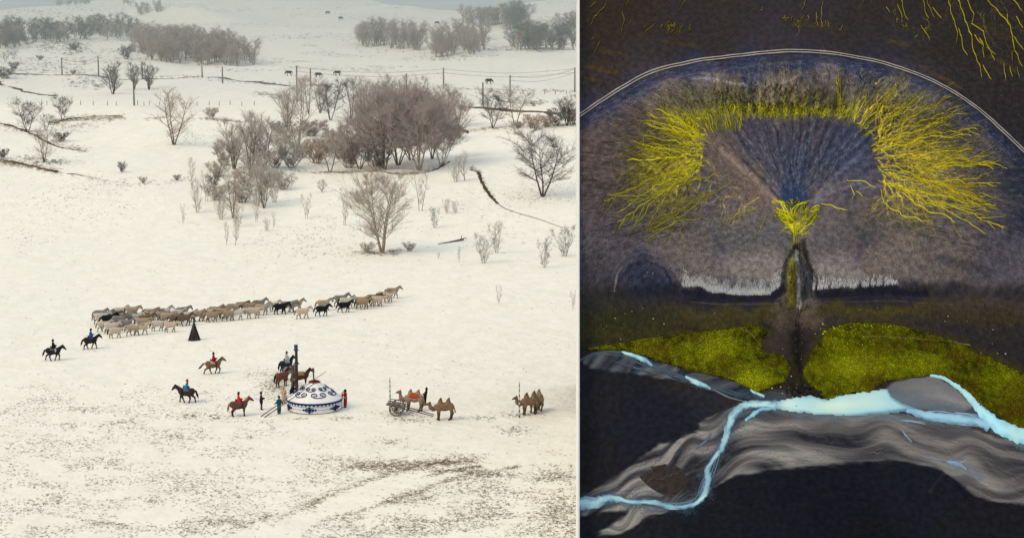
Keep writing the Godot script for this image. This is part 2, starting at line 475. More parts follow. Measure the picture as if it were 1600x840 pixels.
	for z in [[[1310, 102, 1340, 122, 1360, 138, 1385, 122], 18, 44, 51, 82, 0.75], [[1090, 112, 1180, 117, 1262, 108], 17, 44, 52, 82, 0.7], [[1078, 128, 1120, 131, 1168, 142, 1215, 140, 1252, 124], 7, 150, 146, 160, 0.4], [[1330, 120, 1352, 140, 1372, 140, 1392, 126], 4, 132, 130, 150, 0.35],
		[[1243, 350, 1215, 318, 1180, 285, 1150, 255, 1112, 222], 21, 108, 95, 91, 0.7], [[1236, 338, 1210, 308, 1175, 275, 1125, 232], 7, 142, 128, 120, 0.5], [[1222, 318, 1196, 282, 1160, 246], 4, 52, 48, 58, 0.6],
		[[1258, 335, 1290, 300, 1325, 288, 1372, 292], 13, 104, 100, 110, 0.55], [[1275, 312, 1310, 272, 1345, 240], 9, 92, 100, 124, 0.45], [[1262, 322, 1282, 296, 1300, 284], 5, 120, 104, 98, 0.5],
		[[1320, 320, 1350, 380, 1338, 412], 12, 62, 60, 70, 0.5], [[1470, 412, 1545, 424], 16, 52, 49, 54, 0.5], [[1116, 368, 1130, 396], 9, 62, 60, 72, 0.55],
		[[1248, 372, 1249, 410, 1249, 450], 28, 112, 102, 78, 0.85], [[1236, 462, 1262, 462], 46, 100, 90, 78, 0.7], [[1225, 492, 1270, 494], 40, 84, 74, 69, 0.7], [[1252, 520, 1255, 600], 30, 36, 32, 35, 0.85], [[1240, 440, 1258, 440], 30, 66, 62, 58, 0.5], [[1252, 402, 1256, 430, 1260, 456], 14, 40, 47, 62, 0.8], [[1255, 372, 1260, 400, 1267, 430, 1280, 455], 9, 28, 28, 34, 0.7], [[1245, 380, 1233, 402, 1226, 418, 1222, 448, 1212, 458], 7, 30, 29, 33, 0.65], [[1246, 376, 1248, 400], 8, 40, 36, 34, 0.8], [[1237, 408, 1234, 440, 1238, 466], 10, 138, 126, 42, 0.7], [[1246, 388, 1244, 412, 1249, 440, 1252, 470], 6, 186, 182, 178, 0.6], [[1250, 500, 1247, 540, 1252, 570], 10, 28, 25, 28, 0.7],
		[[956, 430, 975, 408, 1005, 400, 1035, 408, 1062, 440], 4, 112, 112, 118, 0.22], [[968, 440, 985, 420, 1010, 414, 1036, 424, 1050, 446], 5, 30, 32, 50, 0.6], [[985, 448, 1010, 432, 1034, 446], 5, 66, 68, 84, 0.4], [[960, 452, 964, 430, 972, 420], 3, 140, 134, 128, 0.5],
		[[1070, 452, 1110, 459, 1160, 461, 1205, 458, 1226, 450], 9, 32, 33, 46, 0.8], [[1280, 456, 1330, 453, 1380, 450, 1450, 455], 9, 31, 33, 46, 0.8], [[1080, 466, 1140, 470, 1215, 468], 3, 96, 88, 84, 0.4], [[1290, 465, 1400, 464, 1500, 470], 3, 84, 76, 74, 0.35],
		[[1072, 436, 1120, 443, 1170, 446, 1214, 440], 14, 130, 126, 130, 0.5], [[1275, 440, 1330, 442, 1395, 440], 10, 126, 120, 120, 0.4],
		[[905, 556, 940, 546, 990, 552, 1060, 578], 3, 90, 98, 112, 0.5], [[1476, 735, 1452, 768], 5, 62, 58, 58, 0.3], [[920, 104, 962, 112], 12, 84, 66, 32, 0.4], [[940, 78, 975, 84], 10, 80, 66, 34, 0.4], [[1035, 66, 1090, 72], 9, 78, 62, 36, 0.35], [[1440, 104, 1500, 138], 9, 92, 70, 44, 0.4], [[1390, 62, 1420, 72], 10, 84, 72, 36, 0.4], [[1550, 90, 1590, 110], 12, 70, 60, 34, 0.4], [[1240, 38, 1300, 42], 10, 76, 64, 34, 0.4], [[915, 120, 925, 124], 8, 88, 68, 34, 0.4], [[1530, 40, 1580, 60], 12, 72, 62, 36, 0.35], [[1515, 755, 1560, 776, 1640, 784], 6, 130, 124, 120, 0.4]]:
		brush(img, zoomed(0, 0, 1.0, z[0]), z[1], Color8(z[2], z[3], z[4]), z[5])
	slope_strokes(img, TS0, TS1, TT0, TT1)
	paint_moss(img)
	# silt settles bluish beside the water, thin moss creeps out from the meadows
	for z in [[[905, 782, 955, 774, 1020, 780, 1070, 790, 1095, 778, 1107, 745, 1118, 710, 1135, 680, 1150, 640, 1170, 627, 1215, 627], 24, 62, 78, 96, 0.55], [[1215, 636, 1300, 645, 1400, 644, 1460, 650, 1540, 660], 12, 96, 116, 134, 0.5], [[1400, 606, 1420, 620, 1470, 632, 1530, 640], 22, 84, 106, 128, 0.5], [[1560, 668, 1600, 688, 1640, 700], 14, 104, 124, 140, 0.5], [[965, 546, 1010, 560, 1080, 588, 1130, 606, 1190, 614], 12, 60, 82, 104, 0.5], [[1490, 716, 1530, 736], 18, 92, 112, 138, 0.4]]:
		brush(img, zoomed(0, 0, 1.0, z[0]), z[1], Color8(z[2], z[3], z[4]), z[5], 0.9)
	for z in [[[925, 538, 1000, 525, 1100, 511, 1180, 502, 1202, 515], 10, 64, 62, 26, 0.55], [[1240, 552, 1246, 590], 12, 58, 54, 24, 0.5], [[1262, 590, 1262, 560, 1290, 512, 1330, 497, 1410, 502, 1500, 527, 1600, 575], 16, 60, 57, 24, 0.55], [[1205, 596, 1188, 608], 8, 50, 46, 24, 0.5]]:
		brush(img, zoomed(0, 0, 1.0, z[0]), z[1], Color8(z[2], z[3], z[4]), z[5], 1.0)
	# grit: a fine and a coarse grain, stronger where the ground is stony
	var g1 := FastNoiseLite.new(); g1.seed = 301; g1.frequency = 0.33; g1.fractal_octaves = 2
	var g2 := FastNoiseLite.new(); g2.seed = 302; g2.frequency = 0.07; g2.fractal_octaves = 3
	var a1 := g1.get_image(1024, 1440, false, false, true).get_data()
	var a2 := g2.get_image(1024, 1440, false, false, true).get_data()
	img.convert(Image.FORMAT_RGB8)
	var px := img.get_data()
	for j in 1440:
		var py := slope_px(0, lerpf(TT1, TT0, (j + 0.5) / hgt)).y
		var lift := 1.0 + 0.08 * smoothstep(78.0, 110.0, py) * smoothstep(455.0, 435.0, py)
		var amp := lerpf(0.6, 1.0, smoothstep(60.0, 130.0, py)) * lerpf(1.0, 0.16, smoothstep(520.0, 600.0, py)) * lerpf(1.0, 0.7, smoothstep(440.0, 460.0, py))
		var cool := smoothstep(320.0, 370.0, py) * smoothstep(450.0, 440.0, py)
		for i in range(j * 1024, j * 1024 + 1024):
			var coarse := amp if px[i * 3] > 56 or py < 540.0 else 0.8
			var k := lift + ((a1[i] - 128) * 0.62 * amp + (a2[i] - 128) * 0.5 * coarse) / 255.0
			px[i * 3] = mini(int(px[i * 3] * k * (1.0 - 0.08 * cool)), 255); px[i * 3 + 1] = mini(int(px[i * 3 + 1] * k * (1.0 - 0.04 * cool)), 255); px[i * 3 + 2] = mini(int(px[i * 3 + 2] * k * (1.0 + 0.03 * cool)), 255)
	img = Image.create_from_data(1024, 1440, false, Image.FORMAT_RGB8, px)
	img.generate_mipmaps()
	return ImageTexture.create_from_image(img)

# thin growth that follows a rill and forks; it thins out to nothing at its end
func paint_root(img: Image, p: Vector2, dir: Vector2, length: float, wide: float, k: float, c: Color, far_c: Color, depth: int, r: RandomNumberGenerator):
	var w := img.get_width(); var h := img.get_height()
	var d := dir.normalized()
	var home := d
	var turn := r.randf_range(-0.02, 0.02)
	var ph := r.randf() * 90.0
	var n := int(length / 0.8)
	for i in n:
		var f := float(i) / n
		d = d.rotated(turn + nz3.get_noise_2d(i * 0.22, ph) * 0.34).lerp(home, 0.06).normalized()
		p += d * 0.8
		var q := slope_st(p.x, p.y)
		var o := Vector2((q.x - TS0) / (TS1 - TS0) * w, (TT1 - q.y) / (TT1 - TT0) * h)
		var a := k * (1.0 - f * f) * clampf(0.75 + nz3.get_noise_2d(i * 0.5, ph + 30.0) * 1.3, 0.1, 1.0) * minf(1.0, i * 0.12)
		var ww := wide * (1.0 - 0.7 * f)
		var col := c.lerp(far_c, f * 0.8)
		var rad := int(ceil(ww))
		for y in range(int(o.y) - rad, int(o.y) + rad + 1):
			for x in range(int(o.x) - rad, int(o.x) + rad + 1):
				if x < 0 or y < 0 or x >= w or y >= h: continue
				var cover := clampf(ww + 0.5 - Vector2(x + 0.5, y + 0.5).distance_to(o), 0.0, 1.0) * a
				if cover > 0.01: img.set_pixel(x, y, img.get_pixel(x, y).lerp(col, cover))
		if depth > 0 and i > 6 and r.randf() < 0.055:
			paint_root(img, p, d.rotated(r.randf_range(0.18, 0.5) * (1.0 if r.randf() < 0.5 else -1.0)), length * (1.0 - f) * r.randf_range(0.5, 1.0), ww * 0.75, k * r.randf_range(0.5, 0.95), col, far_c, depth - 1, r)

func paint_moss(img: Image):
	var r := RandomNumberGenerator.new(); r.seed = 515
	var yel := Color8(228, 216, 30); var ochre := Color8(206, 180, 74); var dull := Color8(140, 132, 52); var moor := Color8(84, 80, 44)
	for i in 95:     # right fan
		var k := r.randf()
		var a := Vector2(1326, 190).lerp(Vector2(1358, 232), minf(k * 2.0, 1.0)) if k < 0.5 else Vector2(1358, 232).lerp(Vector2(1376, 284), (k - 0.5) * 2.0)
		var an := curve_at([0.0, 0.2, 0.45, 0.7, 1.0], [-1.4, -0.8, -0.38, -0.02, 0.44], k) + r.randf_range(-0.12, 0.12)
		var reach: float = curve_at([0.0, 0.2, 0.45, 0.7, 1.0], [40.0, 108.0, 165.0, 200.0, 222.0], k) * r.randf_range(0.5, 1.05)
		var dir := Vector2(cos(an), sin(an))
		paint_root(img, a + dir * r.randf_range(0, 90) * r.randf(), dir, reach, r.randf_range(0.5, 1.5), r.randf_range(0.35, 0.85), yel.lerp(ochre, r.randf()), dull.lerp(moor, r.randf()), 2, r)
	for i in 95:     # left fan
		var k := r.randf()
		var a := Vector2(lerpf(1104, 1084, absf(k - 0.35)), lerpf(206, 266, k)) + Vector2(r.randf_range(-8, 8), r.randf_range(-2, 2))
		var an := lerpf(-PI * 0.84, -PI * 1.19, k) + r.randf_range(-0.09, 0.09)
		var dir := Vector2(cos(an), sin(an))
		paint_root(img, a + dir * r.randf_range(-6, 40) * r.randf(), dir, (90.0 + 115.0 * smoothstep(0.4, 0.85, k)) * r.randf_range(0.5, 1.05), r.randf_range(0.5, 1.4), r.randf_range(0.4, 0.95), yel.lerp(dull, r.randf() * 0.7), dull.lerp(moor, r.randf()), 2, r)
	for i in 60:      # lower left, below the limb
		var a := Vector2(r.randf_range(1060, 1190), r.randf_range(276, 330))
		paint_root(img, a, Vector2(-1, r.randf_range(0.35, 0.75)), r.randf_range(40, 130), r.randf_range(0.5, 1.2), r.randf_range(0.25, 0.75), [dull, ochre, Color8(124, 120, 124)][r.randi() % 3], moor, 1, r)
	for i in 420:     # arch over the bowl
		var x := r.randf_range(1050, 1335)
		var y := 186.0 + maxf(0.0, 1130.0 - x) * 0.22 + r.randf_range(-6, 8)
		var b := clampf(0.45 + nz3.get_noise_2d(x * 0.4, 3.0) * 1.2, 0.0, 1.0)
		paint_root(img, Vector2(x, y), Vector2((x - 1195.0) / 190.0 + r.randf_range(-0.2, 0.2), -1.0), r.randf_range(10, 46), r.randf_range(0.5, 1.3), r.randf_range(0.3, 0.9) * (0.4 + 0.6 * b), yel.lerp(Color8(160, 166, 50), r.randf()), moor, 1, r)
	for i in 60:      # round the head of the trunk
		var an := r.randf_range(-3.0, -0.15)
		paint_root(img, Vector2(1246, 356) + Vector2(r.randf_range(-4, 4), r.randf_range(-8, 8)), Vector2(cos(an), sin(an)), r.randf_range(14, 46), r.randf_range(0.8, 1.8), r.randf_range(0.4, 0.95), yel, Color8(120, 112, 40), 1, r)
	for i in 70:      # heath above the track
		var x := r.randf_range(1380, 1600) if i < 46 else r.randf_range(905, 1380)
		paint_root(img, Vector2(x, r.randf_range(-30, 40)), Vector2(r.randf_range(0.1, 0.55) if x > 1250 else -0.4, 1), r.randf_range(25, 120) * (1.0 if x > 1380 else 0.5), r.randf_range(0.4, 0.9), r.randf_range(0.2, 0.6), Color8(150, 140, 54), Color8(72, 64, 40), 1, r)
	for i in 90:      # bare grey rills between the veins
		var an := lerpf(-PI * 1.25, PI * 0.25, r.randf())
		var dir := Vector2(cos(an) * 1.6, sin(an)).normalized()
		var p := Vector2(1240, 300) + Vector2(cos(an) * 335.0, sin(an) * 185.0) * r.randf_range(0.35, 0.5)
		if p.y > 300.0 or absf(p.x - 1240.0) > 120.0: paint_root(img, p, dir, r.randf_range(40, 120), r.randf_range(0.5, 1.2), r.randf_range(0.25, 0.6), [Color8(30, 30, 38), Color8(128, 122, 124)][r.randi() % 2], Color8(60, 54, 56), 2, r)

# strokes of differently coloured grit and dead plants, drawn where they lie
func slope_strokes(img: Image, s0: float, s1: float, t0: float, t1: float):
	var r := RandomNumberGenerator.new()
	r.seed = 99
	var w := img.get_width(); var h := img.get_height()
	var stroke := func(a: Vector2, b: Vector2, c: Color, k: float, wig := 1.0):
		var pa := slope_st(a.x, a.y); var pb := slope_st(b.x, b.y)
		var ia := Vector2((pa.x - s0) / (s1 - s0) * w, (t1 - pa.y) / (t1 - t0) * h)
		var ib := Vector2((pb.x - s0) / (s1 - s0) * w, (t1 - pb.y) / (t1 - t0) * h)
		var n := int(maxf(2.0, ia.distance_to(ib)))
		var nrm := (ib - ia).orthogonal().normalized()
		var ph := r.randf() * 50.0
		for i in n:
			var p := ia.lerp(ib, float(i) / n) + nrm * nz3.get_noise_2d(i * 0.3, ph) * minf(3.0, n * 0.12) * wig
			var x := int(p.x); var y := int(p.y)
			if x < 0 or y < 0 or x >= w or y >= h: continue
			img.set_pixel(x, y, img.get_pixel(x, y).lerp(c, k * sin(PI * (i + 0.5) / n)))
	# rills of the fan, running out from the bowl
	for i in 5200:
		var a := r.randf_range(-PI - 0.55, 0.55)
		var e := r.randf_range(0.5, 1.04)
		var p := Vector2(1240 + cos(a) * 335.0 * e, 310 + sin(a) * 185.0 * e)
		if a > -PI * 0.76 and a < -PI * 0.25 and e < 0.74: continue
		var dir := Vector2(cos(a) * 335.0, sin(a) * 185.0).normalized().rotated(r.randf_range(-0.12, 0.12))
		if absf(p.x - 1220) < 110 and p.y < 200: dir = Vector2(r.randf_range(-0.3, 0.3), -1).normalized()
		var green := p.y < 215.0
		var c: Color = [Color8(30, 28, 34), Color8(36, 34, 38), Color8(122, 112, 106), Color8(104, 104, 56) if green else Color8(98, 88, 84), Color8(28, 28, 30)][r.randi() % 5]
		stroke.call(p, p + dir * r.randf_range(10, 40), c, r.randf_range(0.25, 0.7))
	# grainy lower apron
	for i in 2600:
		var p := Vector2(r.randf_range(905, 1600), r.randf_range(350, 440))
		var side := -0.5 if p.x < 1240 else 0.35
		var dir := Vector2(side + r.randf_range(-0.3, 0.3), 1).normalized()
		stroke.call(p, p + dir * r.randf_range(4, 14), [Color8(48, 44, 48), Color8(134, 124, 118), Color8(104, 90, 74)][r.randi() % 3], r.randf_range(0.1, 0.35))
	# ripples along the contour, in the band below the track
	for i in 2600:
		var f := r.randf_range(1.0, 14.9)
		var n := int(f)
		var tang: Vector2 = (ARC[n + 1] - ARC[n]).normalized()
		var p: Vector2 = ARC[n].lerp(ARC[n + 1], f - n) + Vector2(-tang.y, tang.x) * r.randf_range(6, 40)
		var dir := tang.rotated(r.randf_range(-0.5, 0.5))
		stroke.call(p, p + dir * r.randf_range(5, 16), [Color8(26, 32, 56), Color8(116, 120, 146), Color8(84, 84, 100)][r.randi() % 3], r.randf_range(0.15, 0.5))
	# pale and dark rills falling into the bowl
	for i in 90:
		var p := Vector2(r.randf_range(1142, 1352), r.randf_range(186, 225))
		var goal := Vector2(1240 + r.randf_range(-16, 16), 312)
		var n := r.randi_range(5, 10)
		var c: Color = [Color8(116, 120, 136), Color8(30, 33, 50), Color8(92, 84, 86), Color8(34, 44, 70)][r.randi() % 4]
		for k in n:
			var q := p.lerp(goal, 0.13) + Vector2(r.randf_range(-5, 5), r.randf_range(0, 5))
			stroke.call(p, q, c, 0.6); stroke.call(p + Vector2(1, 0), q + Vector2(1, 0), c, 0.35)
			p = q
	# dead grass on the dark banks
	for i in 2600:
		var p := Vector2(r.randf_range(905, 1600), r.randf_range(472, 525))
		if p.x > 1200 and p.x < 1280: continue
		stroke.call(p, p + Vector2(r.randf_range(-2, 2), -r.randf_range(3, 9)), [Color8(28, 27, 22), Color8(84, 78, 40), Color8(66, 58, 44)][r.randi() % 3], r.randf_range(0.2, 0.5))
	# outer heath: patches of brown growth in dark sand
	for i in 1500:
		var p := Vector2(r.randf_range(905, 1600), r.randf_range(-40, 230))
		var over: float = curve_at([880.0, 950.0, 1050.0, 1250.0, 1400.0, 1500.0, 1600.0], [199.0, 150.0, 104.0, 81.0, 105.0, 155.0, 238.0], p.x)
		if p.y > over - 6.0: continue
		var dir := Vector2(r.randf_range(-1, 1), 0.25).normalized()
		stroke.call(p, p + dir * r.randf_range(4, 16), [Color8(30, 28, 30), Color8(76, 66, 54), Color8(84, 72, 40), Color8(56, 54, 64)][r.randi() % 4], r.randf_range(0.1, 0.4))
	# strands in the silt and faint streaks on the lava
	for i in 1500:
		var p := Vector2(r.randf_range(905, 1600), r.randf_range(600, 840))
		var low: float = p.y - curve_at(LAVA_X, LAVA_Y, p.x)
		var f0: float = curve_at(FLOW_X, FLOW_Y, p.x + 10.0) - curve_at(FLOW_X, FLOW_Y, p.x - 10.0)
		var dir := Vector2(20, f0).normalized().rotated(r.randf_range(-0.12, 0.12))
		if low > 0 or p.x < 1080 and p.y < curve_at(FLOW_X, FLOW_Y, p.x) - 14: stroke.call(p, p + Vector2(1, r.randf_range(-0.3, 0.3)) * r.randf_range(10, 50), [Color8(18, 20, 26), Color8(48, 43, 40), Color8(32, 38, 56)][r.randi() % 3], r.randf_range(0.1, 0.4))
		elif Geometry2D.is_point_in_polygon(p, PackedVector2Array(SILT_A)): stroke.call(p, p + dir * r.randf_range(14, 60), [Color8(42, 43, 52), Color8(40, 40, 48), Color8(140, 134, 130)][r.randi() % 3], r.randf_range(0.15, 0.5))

func build_black_slope():
	var tb := slope_st(900, 880).y
	var tt := slope_st(900, -140).y
	var rows := 560; var cols := 450
	var st := SurfaceTool.new()
	st.begin(Mesh.PRIMITIVE_TRIANGLES)
	for j in rows + 1:
		var t := lerpf(tb, tt, float(j) / rows)
		var p := so + st_dir * t - cam_pos
		var sl := (EDGE_PX - 800.0) / F * p.dot(fwd)
		for i in cols + 1:
			var s := lerpf(sl, sl + 44.0, float(i) / cols)
			st.set_uv(Vector2((s - 4.0) / 48.0, (66.0 - t) / 68.0))
			st.set_uv2(Vector2(s, t) * 0.12)
			st.add_vertex(slope_point(s, t))
	for j in rows:
		for i in cols:
			var a := j * (cols + 1) + i
			st.add_index(a); st.add_index(a + cols + 1); st.add_index(a + 1)
			st.add_index(a + 1); st.add_index(a + cols + 1); st.add_index(a + cols + 2)
	st.set_smooth_group(0)
	st.generate_normals()
	st.generate_tangents()
	var m := StandardMaterial3D.new()
	m.albedo_texture = slope_texture()
	m.roughness = 1.0
	m.metallic_specular = 0.08
	tag(mesh_node("dark_slope", st.commit(), m), "", "", "", "structure")
	# body of the hill behind its face
	var lo := so + st_dir * tb; var hi := so + st_dir * tt
	var bd := SurfaceTool.new()
	bd.begin(Mesh.PRIMITIVE_TRIANGLES)
	var f0 := lo - sn * 1.6; var f1 := hi - sn * 1.6
	var back := hi + Vector3(0, -hi.y - 3.0, -22.0)
	var front := lo + Vector3(0, -lo.y - 3.0, -1.0)
	var W := Vector3(44, 0, 0)
	var at_edge := func(p: Vector3): return p + Vector3((EDGE_PX - 800.0) / F * (p - cam_pos).dot(fwd), 0, 0)
	var ring := [at_edge.call(f0), at_edge.call(f1), at_edge.call(back), at_edge.call(front)]
	for i in 4:
		var a: Vector3 = ring[i]; var b: Vector3 = ring[(i + 1) % 4]
		for v in [a, b, b + W, a, b + W, a + W]: bd.add_vertex(v)
	for k in [Vector3.ZERO, W]:
		for v in [0, 1, 2, 0, 2, 3]: bd.add_vertex(ring[v] + k)
	bd.generate_normals()
	var bm := StandardMaterial3D.new()
	bm.albedo_texture = noise_tex(62, 0.02, Color(0.12, 0.11, 0.12), Color(0.26, 0.24, 0.25), 256)
	bm.uv1_triplanar = true; bm.uv1_world_triplanar = true; bm.uv1_scale = Vector3(0.1, 0.1, 0.1)
	bm.roughness = 1.0; bm.metallic_specular = 0.1
	tag(mesh_node("slope_body", bd.commit(), bm), "", "", "", "structure")
	build_wall(tb, tt)
	build_growth()
	build_river()

# a narrow white wall stands in for a divider strip, along the slope's left edge
func build_wall(tb: float, tt: float):
	var st := SurfaceTool.new()
	st.begin(Mesh.PRIMITIVE_TRIANGLES)
	var ring := []
	for k in 2:
		var p := so + st_dir * (tb - 1.0 if k == 0 else tt)
		var top := p + sn * 1.0
		var bot := p - sn * 3.0 if k == 0 else p + Vector3(0, -p.y - 1.0, -8.0)
		var wide := func(q: Vector3, x: float): return q + Vector3((x - 800.0) / F * (p - cam_pos).dot(fwd), 0, 0)
		var deep := func(q: Vector3, x: float): return q + Vector3((x - 800.0) / F * (q - cam_pos).dot(fwd), 0, 0)
		ring.append([wide.call(top, 899.8), wide.call(top, 905.2), deep.call(bot, 905.2), deep.call(bot, 899.8)])
	for i in 4:
		var j := (i + 1) % 4
		for v in [ring[0][i], ring[0][j], ring[1][j], ring[0][i], ring[1][j], ring[1][i]]: st.add_vertex(v)
	for r in ring:
		for v in [r[0], r[1], r[2], r[0], r[2], r[3]]: st.add_vertex(v)
	st.generate_normals()
	var m := StandardMaterial3D.new()
	m.albedo_texture = noise_tex(63, 0.03, Color(0.93, 0.93, 0.92), Color(0.97, 0.97, 0.97), 256)
	m.uv1_triplanar = true; m.uv1_world_triplanar = true; m.uv1_scale = Vector3(0.2, 0.2, 0.2)
	m.roughness = 0.8
	tag(mesh_node("white_wall", st.commit(), m), "narrow plain white wall standing in for a divider strip between the snowfield and the dark slope", "wall")

# raised vein: a tent of three points across, tapering to its ends
func vein(st: SurfaceTool, pts: Array, width: float, col: Color, r: RandomNumberGenerator, wig := 1.1, rise := 0.1):
	var fine := []
	for i in pts.size() - 1:
		var n := int(maxf(1.0, pts[i].distance_to(pts[i + 1]) / 4.0))
		for k in n: fine.append(pts[i].lerp(pts[i + 1], float(k) / n))
	fine.append(pts[pts.size() - 1])
	var ph := r.randf() * 100.0
	var n := fine.size()
	var prev := []
	for i in n:
		var d: Vector2 = (fine[mini(i + 1, n - 1)] - fine[maxi(i - 1, 0)]).normalized()
		var q := Vector2(-d.y, d.x)
		var p: Vector2 = fine[i] + q * nz3.get_noise_2d(i * 0.55, ph) * wig * 2.2
		var k := float(i) / maxf(1.0, n - 1)
		var wd := width * 0.55 * (0.3 + 0.65 * sin(PI * clampf(k * 0.8 + 0.18, 0, 1))) * (0.75 + 0.6 * absf(nz3.get_noise_2d(i * 1.3, ph + 50.0)) )
		var c := col * (0.92 + 0.6 * absf(nz3.get_noise_2d(i * 2.1, ph + 9.0)))
		var row := [slope_at(p.x - q.x * wd * 0.5, p.y - q.y * wd * 0.5, -0.02), slope_at(p.x, p.y, rise), slope_at(p.x + q.x * wd * 0.5, p.y + q.y * wd * 0.5, -0.02)]
		if i > 0:
			for m in 2:
				st.set_color(c)
				for v in [prev[m], row[m], row[m + 1], prev[m], row[m + 1], prev[m + 1]]:
					st.set_color(c); st.add_vertex(v)
		prev = row

func vein_mesh(called: String, st: SurfaceTool):
	st.generate_normals()
	var m := StandardMaterial3D.new()
	m.vertex_color_use_as_albedo = true
	m.albedo_texture = noise_tex(64, 0.1, Color(0.85, 0.85, 0.85), Color(1, 1, 1), 256)
	m.uv1_triplanar = true; m.uv1_scale = Vector3(0.8, 0.8, 0.8)
	m.roughness = 1.0; m.metallic_specular = 0.1
	return mesh_node(called, st.commit(), m)

func zoomed(x0: float, y0: float, k: float, flat: Array) -> Array:
	var v := []
	for i in range(0, flat.size(), 2): v.append(Vector2(x0 + flat[i] / k, y0 + flat[i + 1] / k))
	return v

func path_between(a: Vector2, b: Vector2, bow: float, r: RandomNumberGenerator) -> Array:
	var q := (b - a).orthogonal() * bow
	var v := []
	for i in 7:
		var k := i / 6.0
		v.append(a.lerp(b, k) + q * sin(PI * k) + Vector2(r.randf_range(-1.5, 1.5), r.randf_range(-1.5, 1.5)))
	return v

# a vein that forks again and again on its way out
func root(st: SurfaceTool, p: Vector2, dir: Vector2, length: float, width: float, c: Color, far_c: Color, depth: int, r: RandomNumberGenerator):
	var n := int(maxf(3.0, length / 9.0))
	var pts := [p]
	var d := dir.normalized()
	var turn := r.randf_range(-0.05, 0.05)
	for i in n:
		d = d.rotated(turn + r.randf_range(-0.17, 0.17)).lerp(dir.normalized(), 0.25).normalized()
		p += d * length / n
		pts.append(p)
		if depth > 0 and i > 0 and r.randf() < 0.33:
			root(st, p, d.rotated(r.randf_range(0.15, 0.42) * (1.0 if r.randf() < 0.5 else -1.0)), length * (1.0 - float(i) / n) * r.randf_range(0.45, 0.95), width * r.randf_range(0.45, 0.75), c.lerp(far_c, r.randf() * 0.6), far_c, depth - 1, r)
	vein(st, pts, width, c.lerp(far_c, r.randf() * 0.5), r, 1.3, 0.04 + width * 0.02)

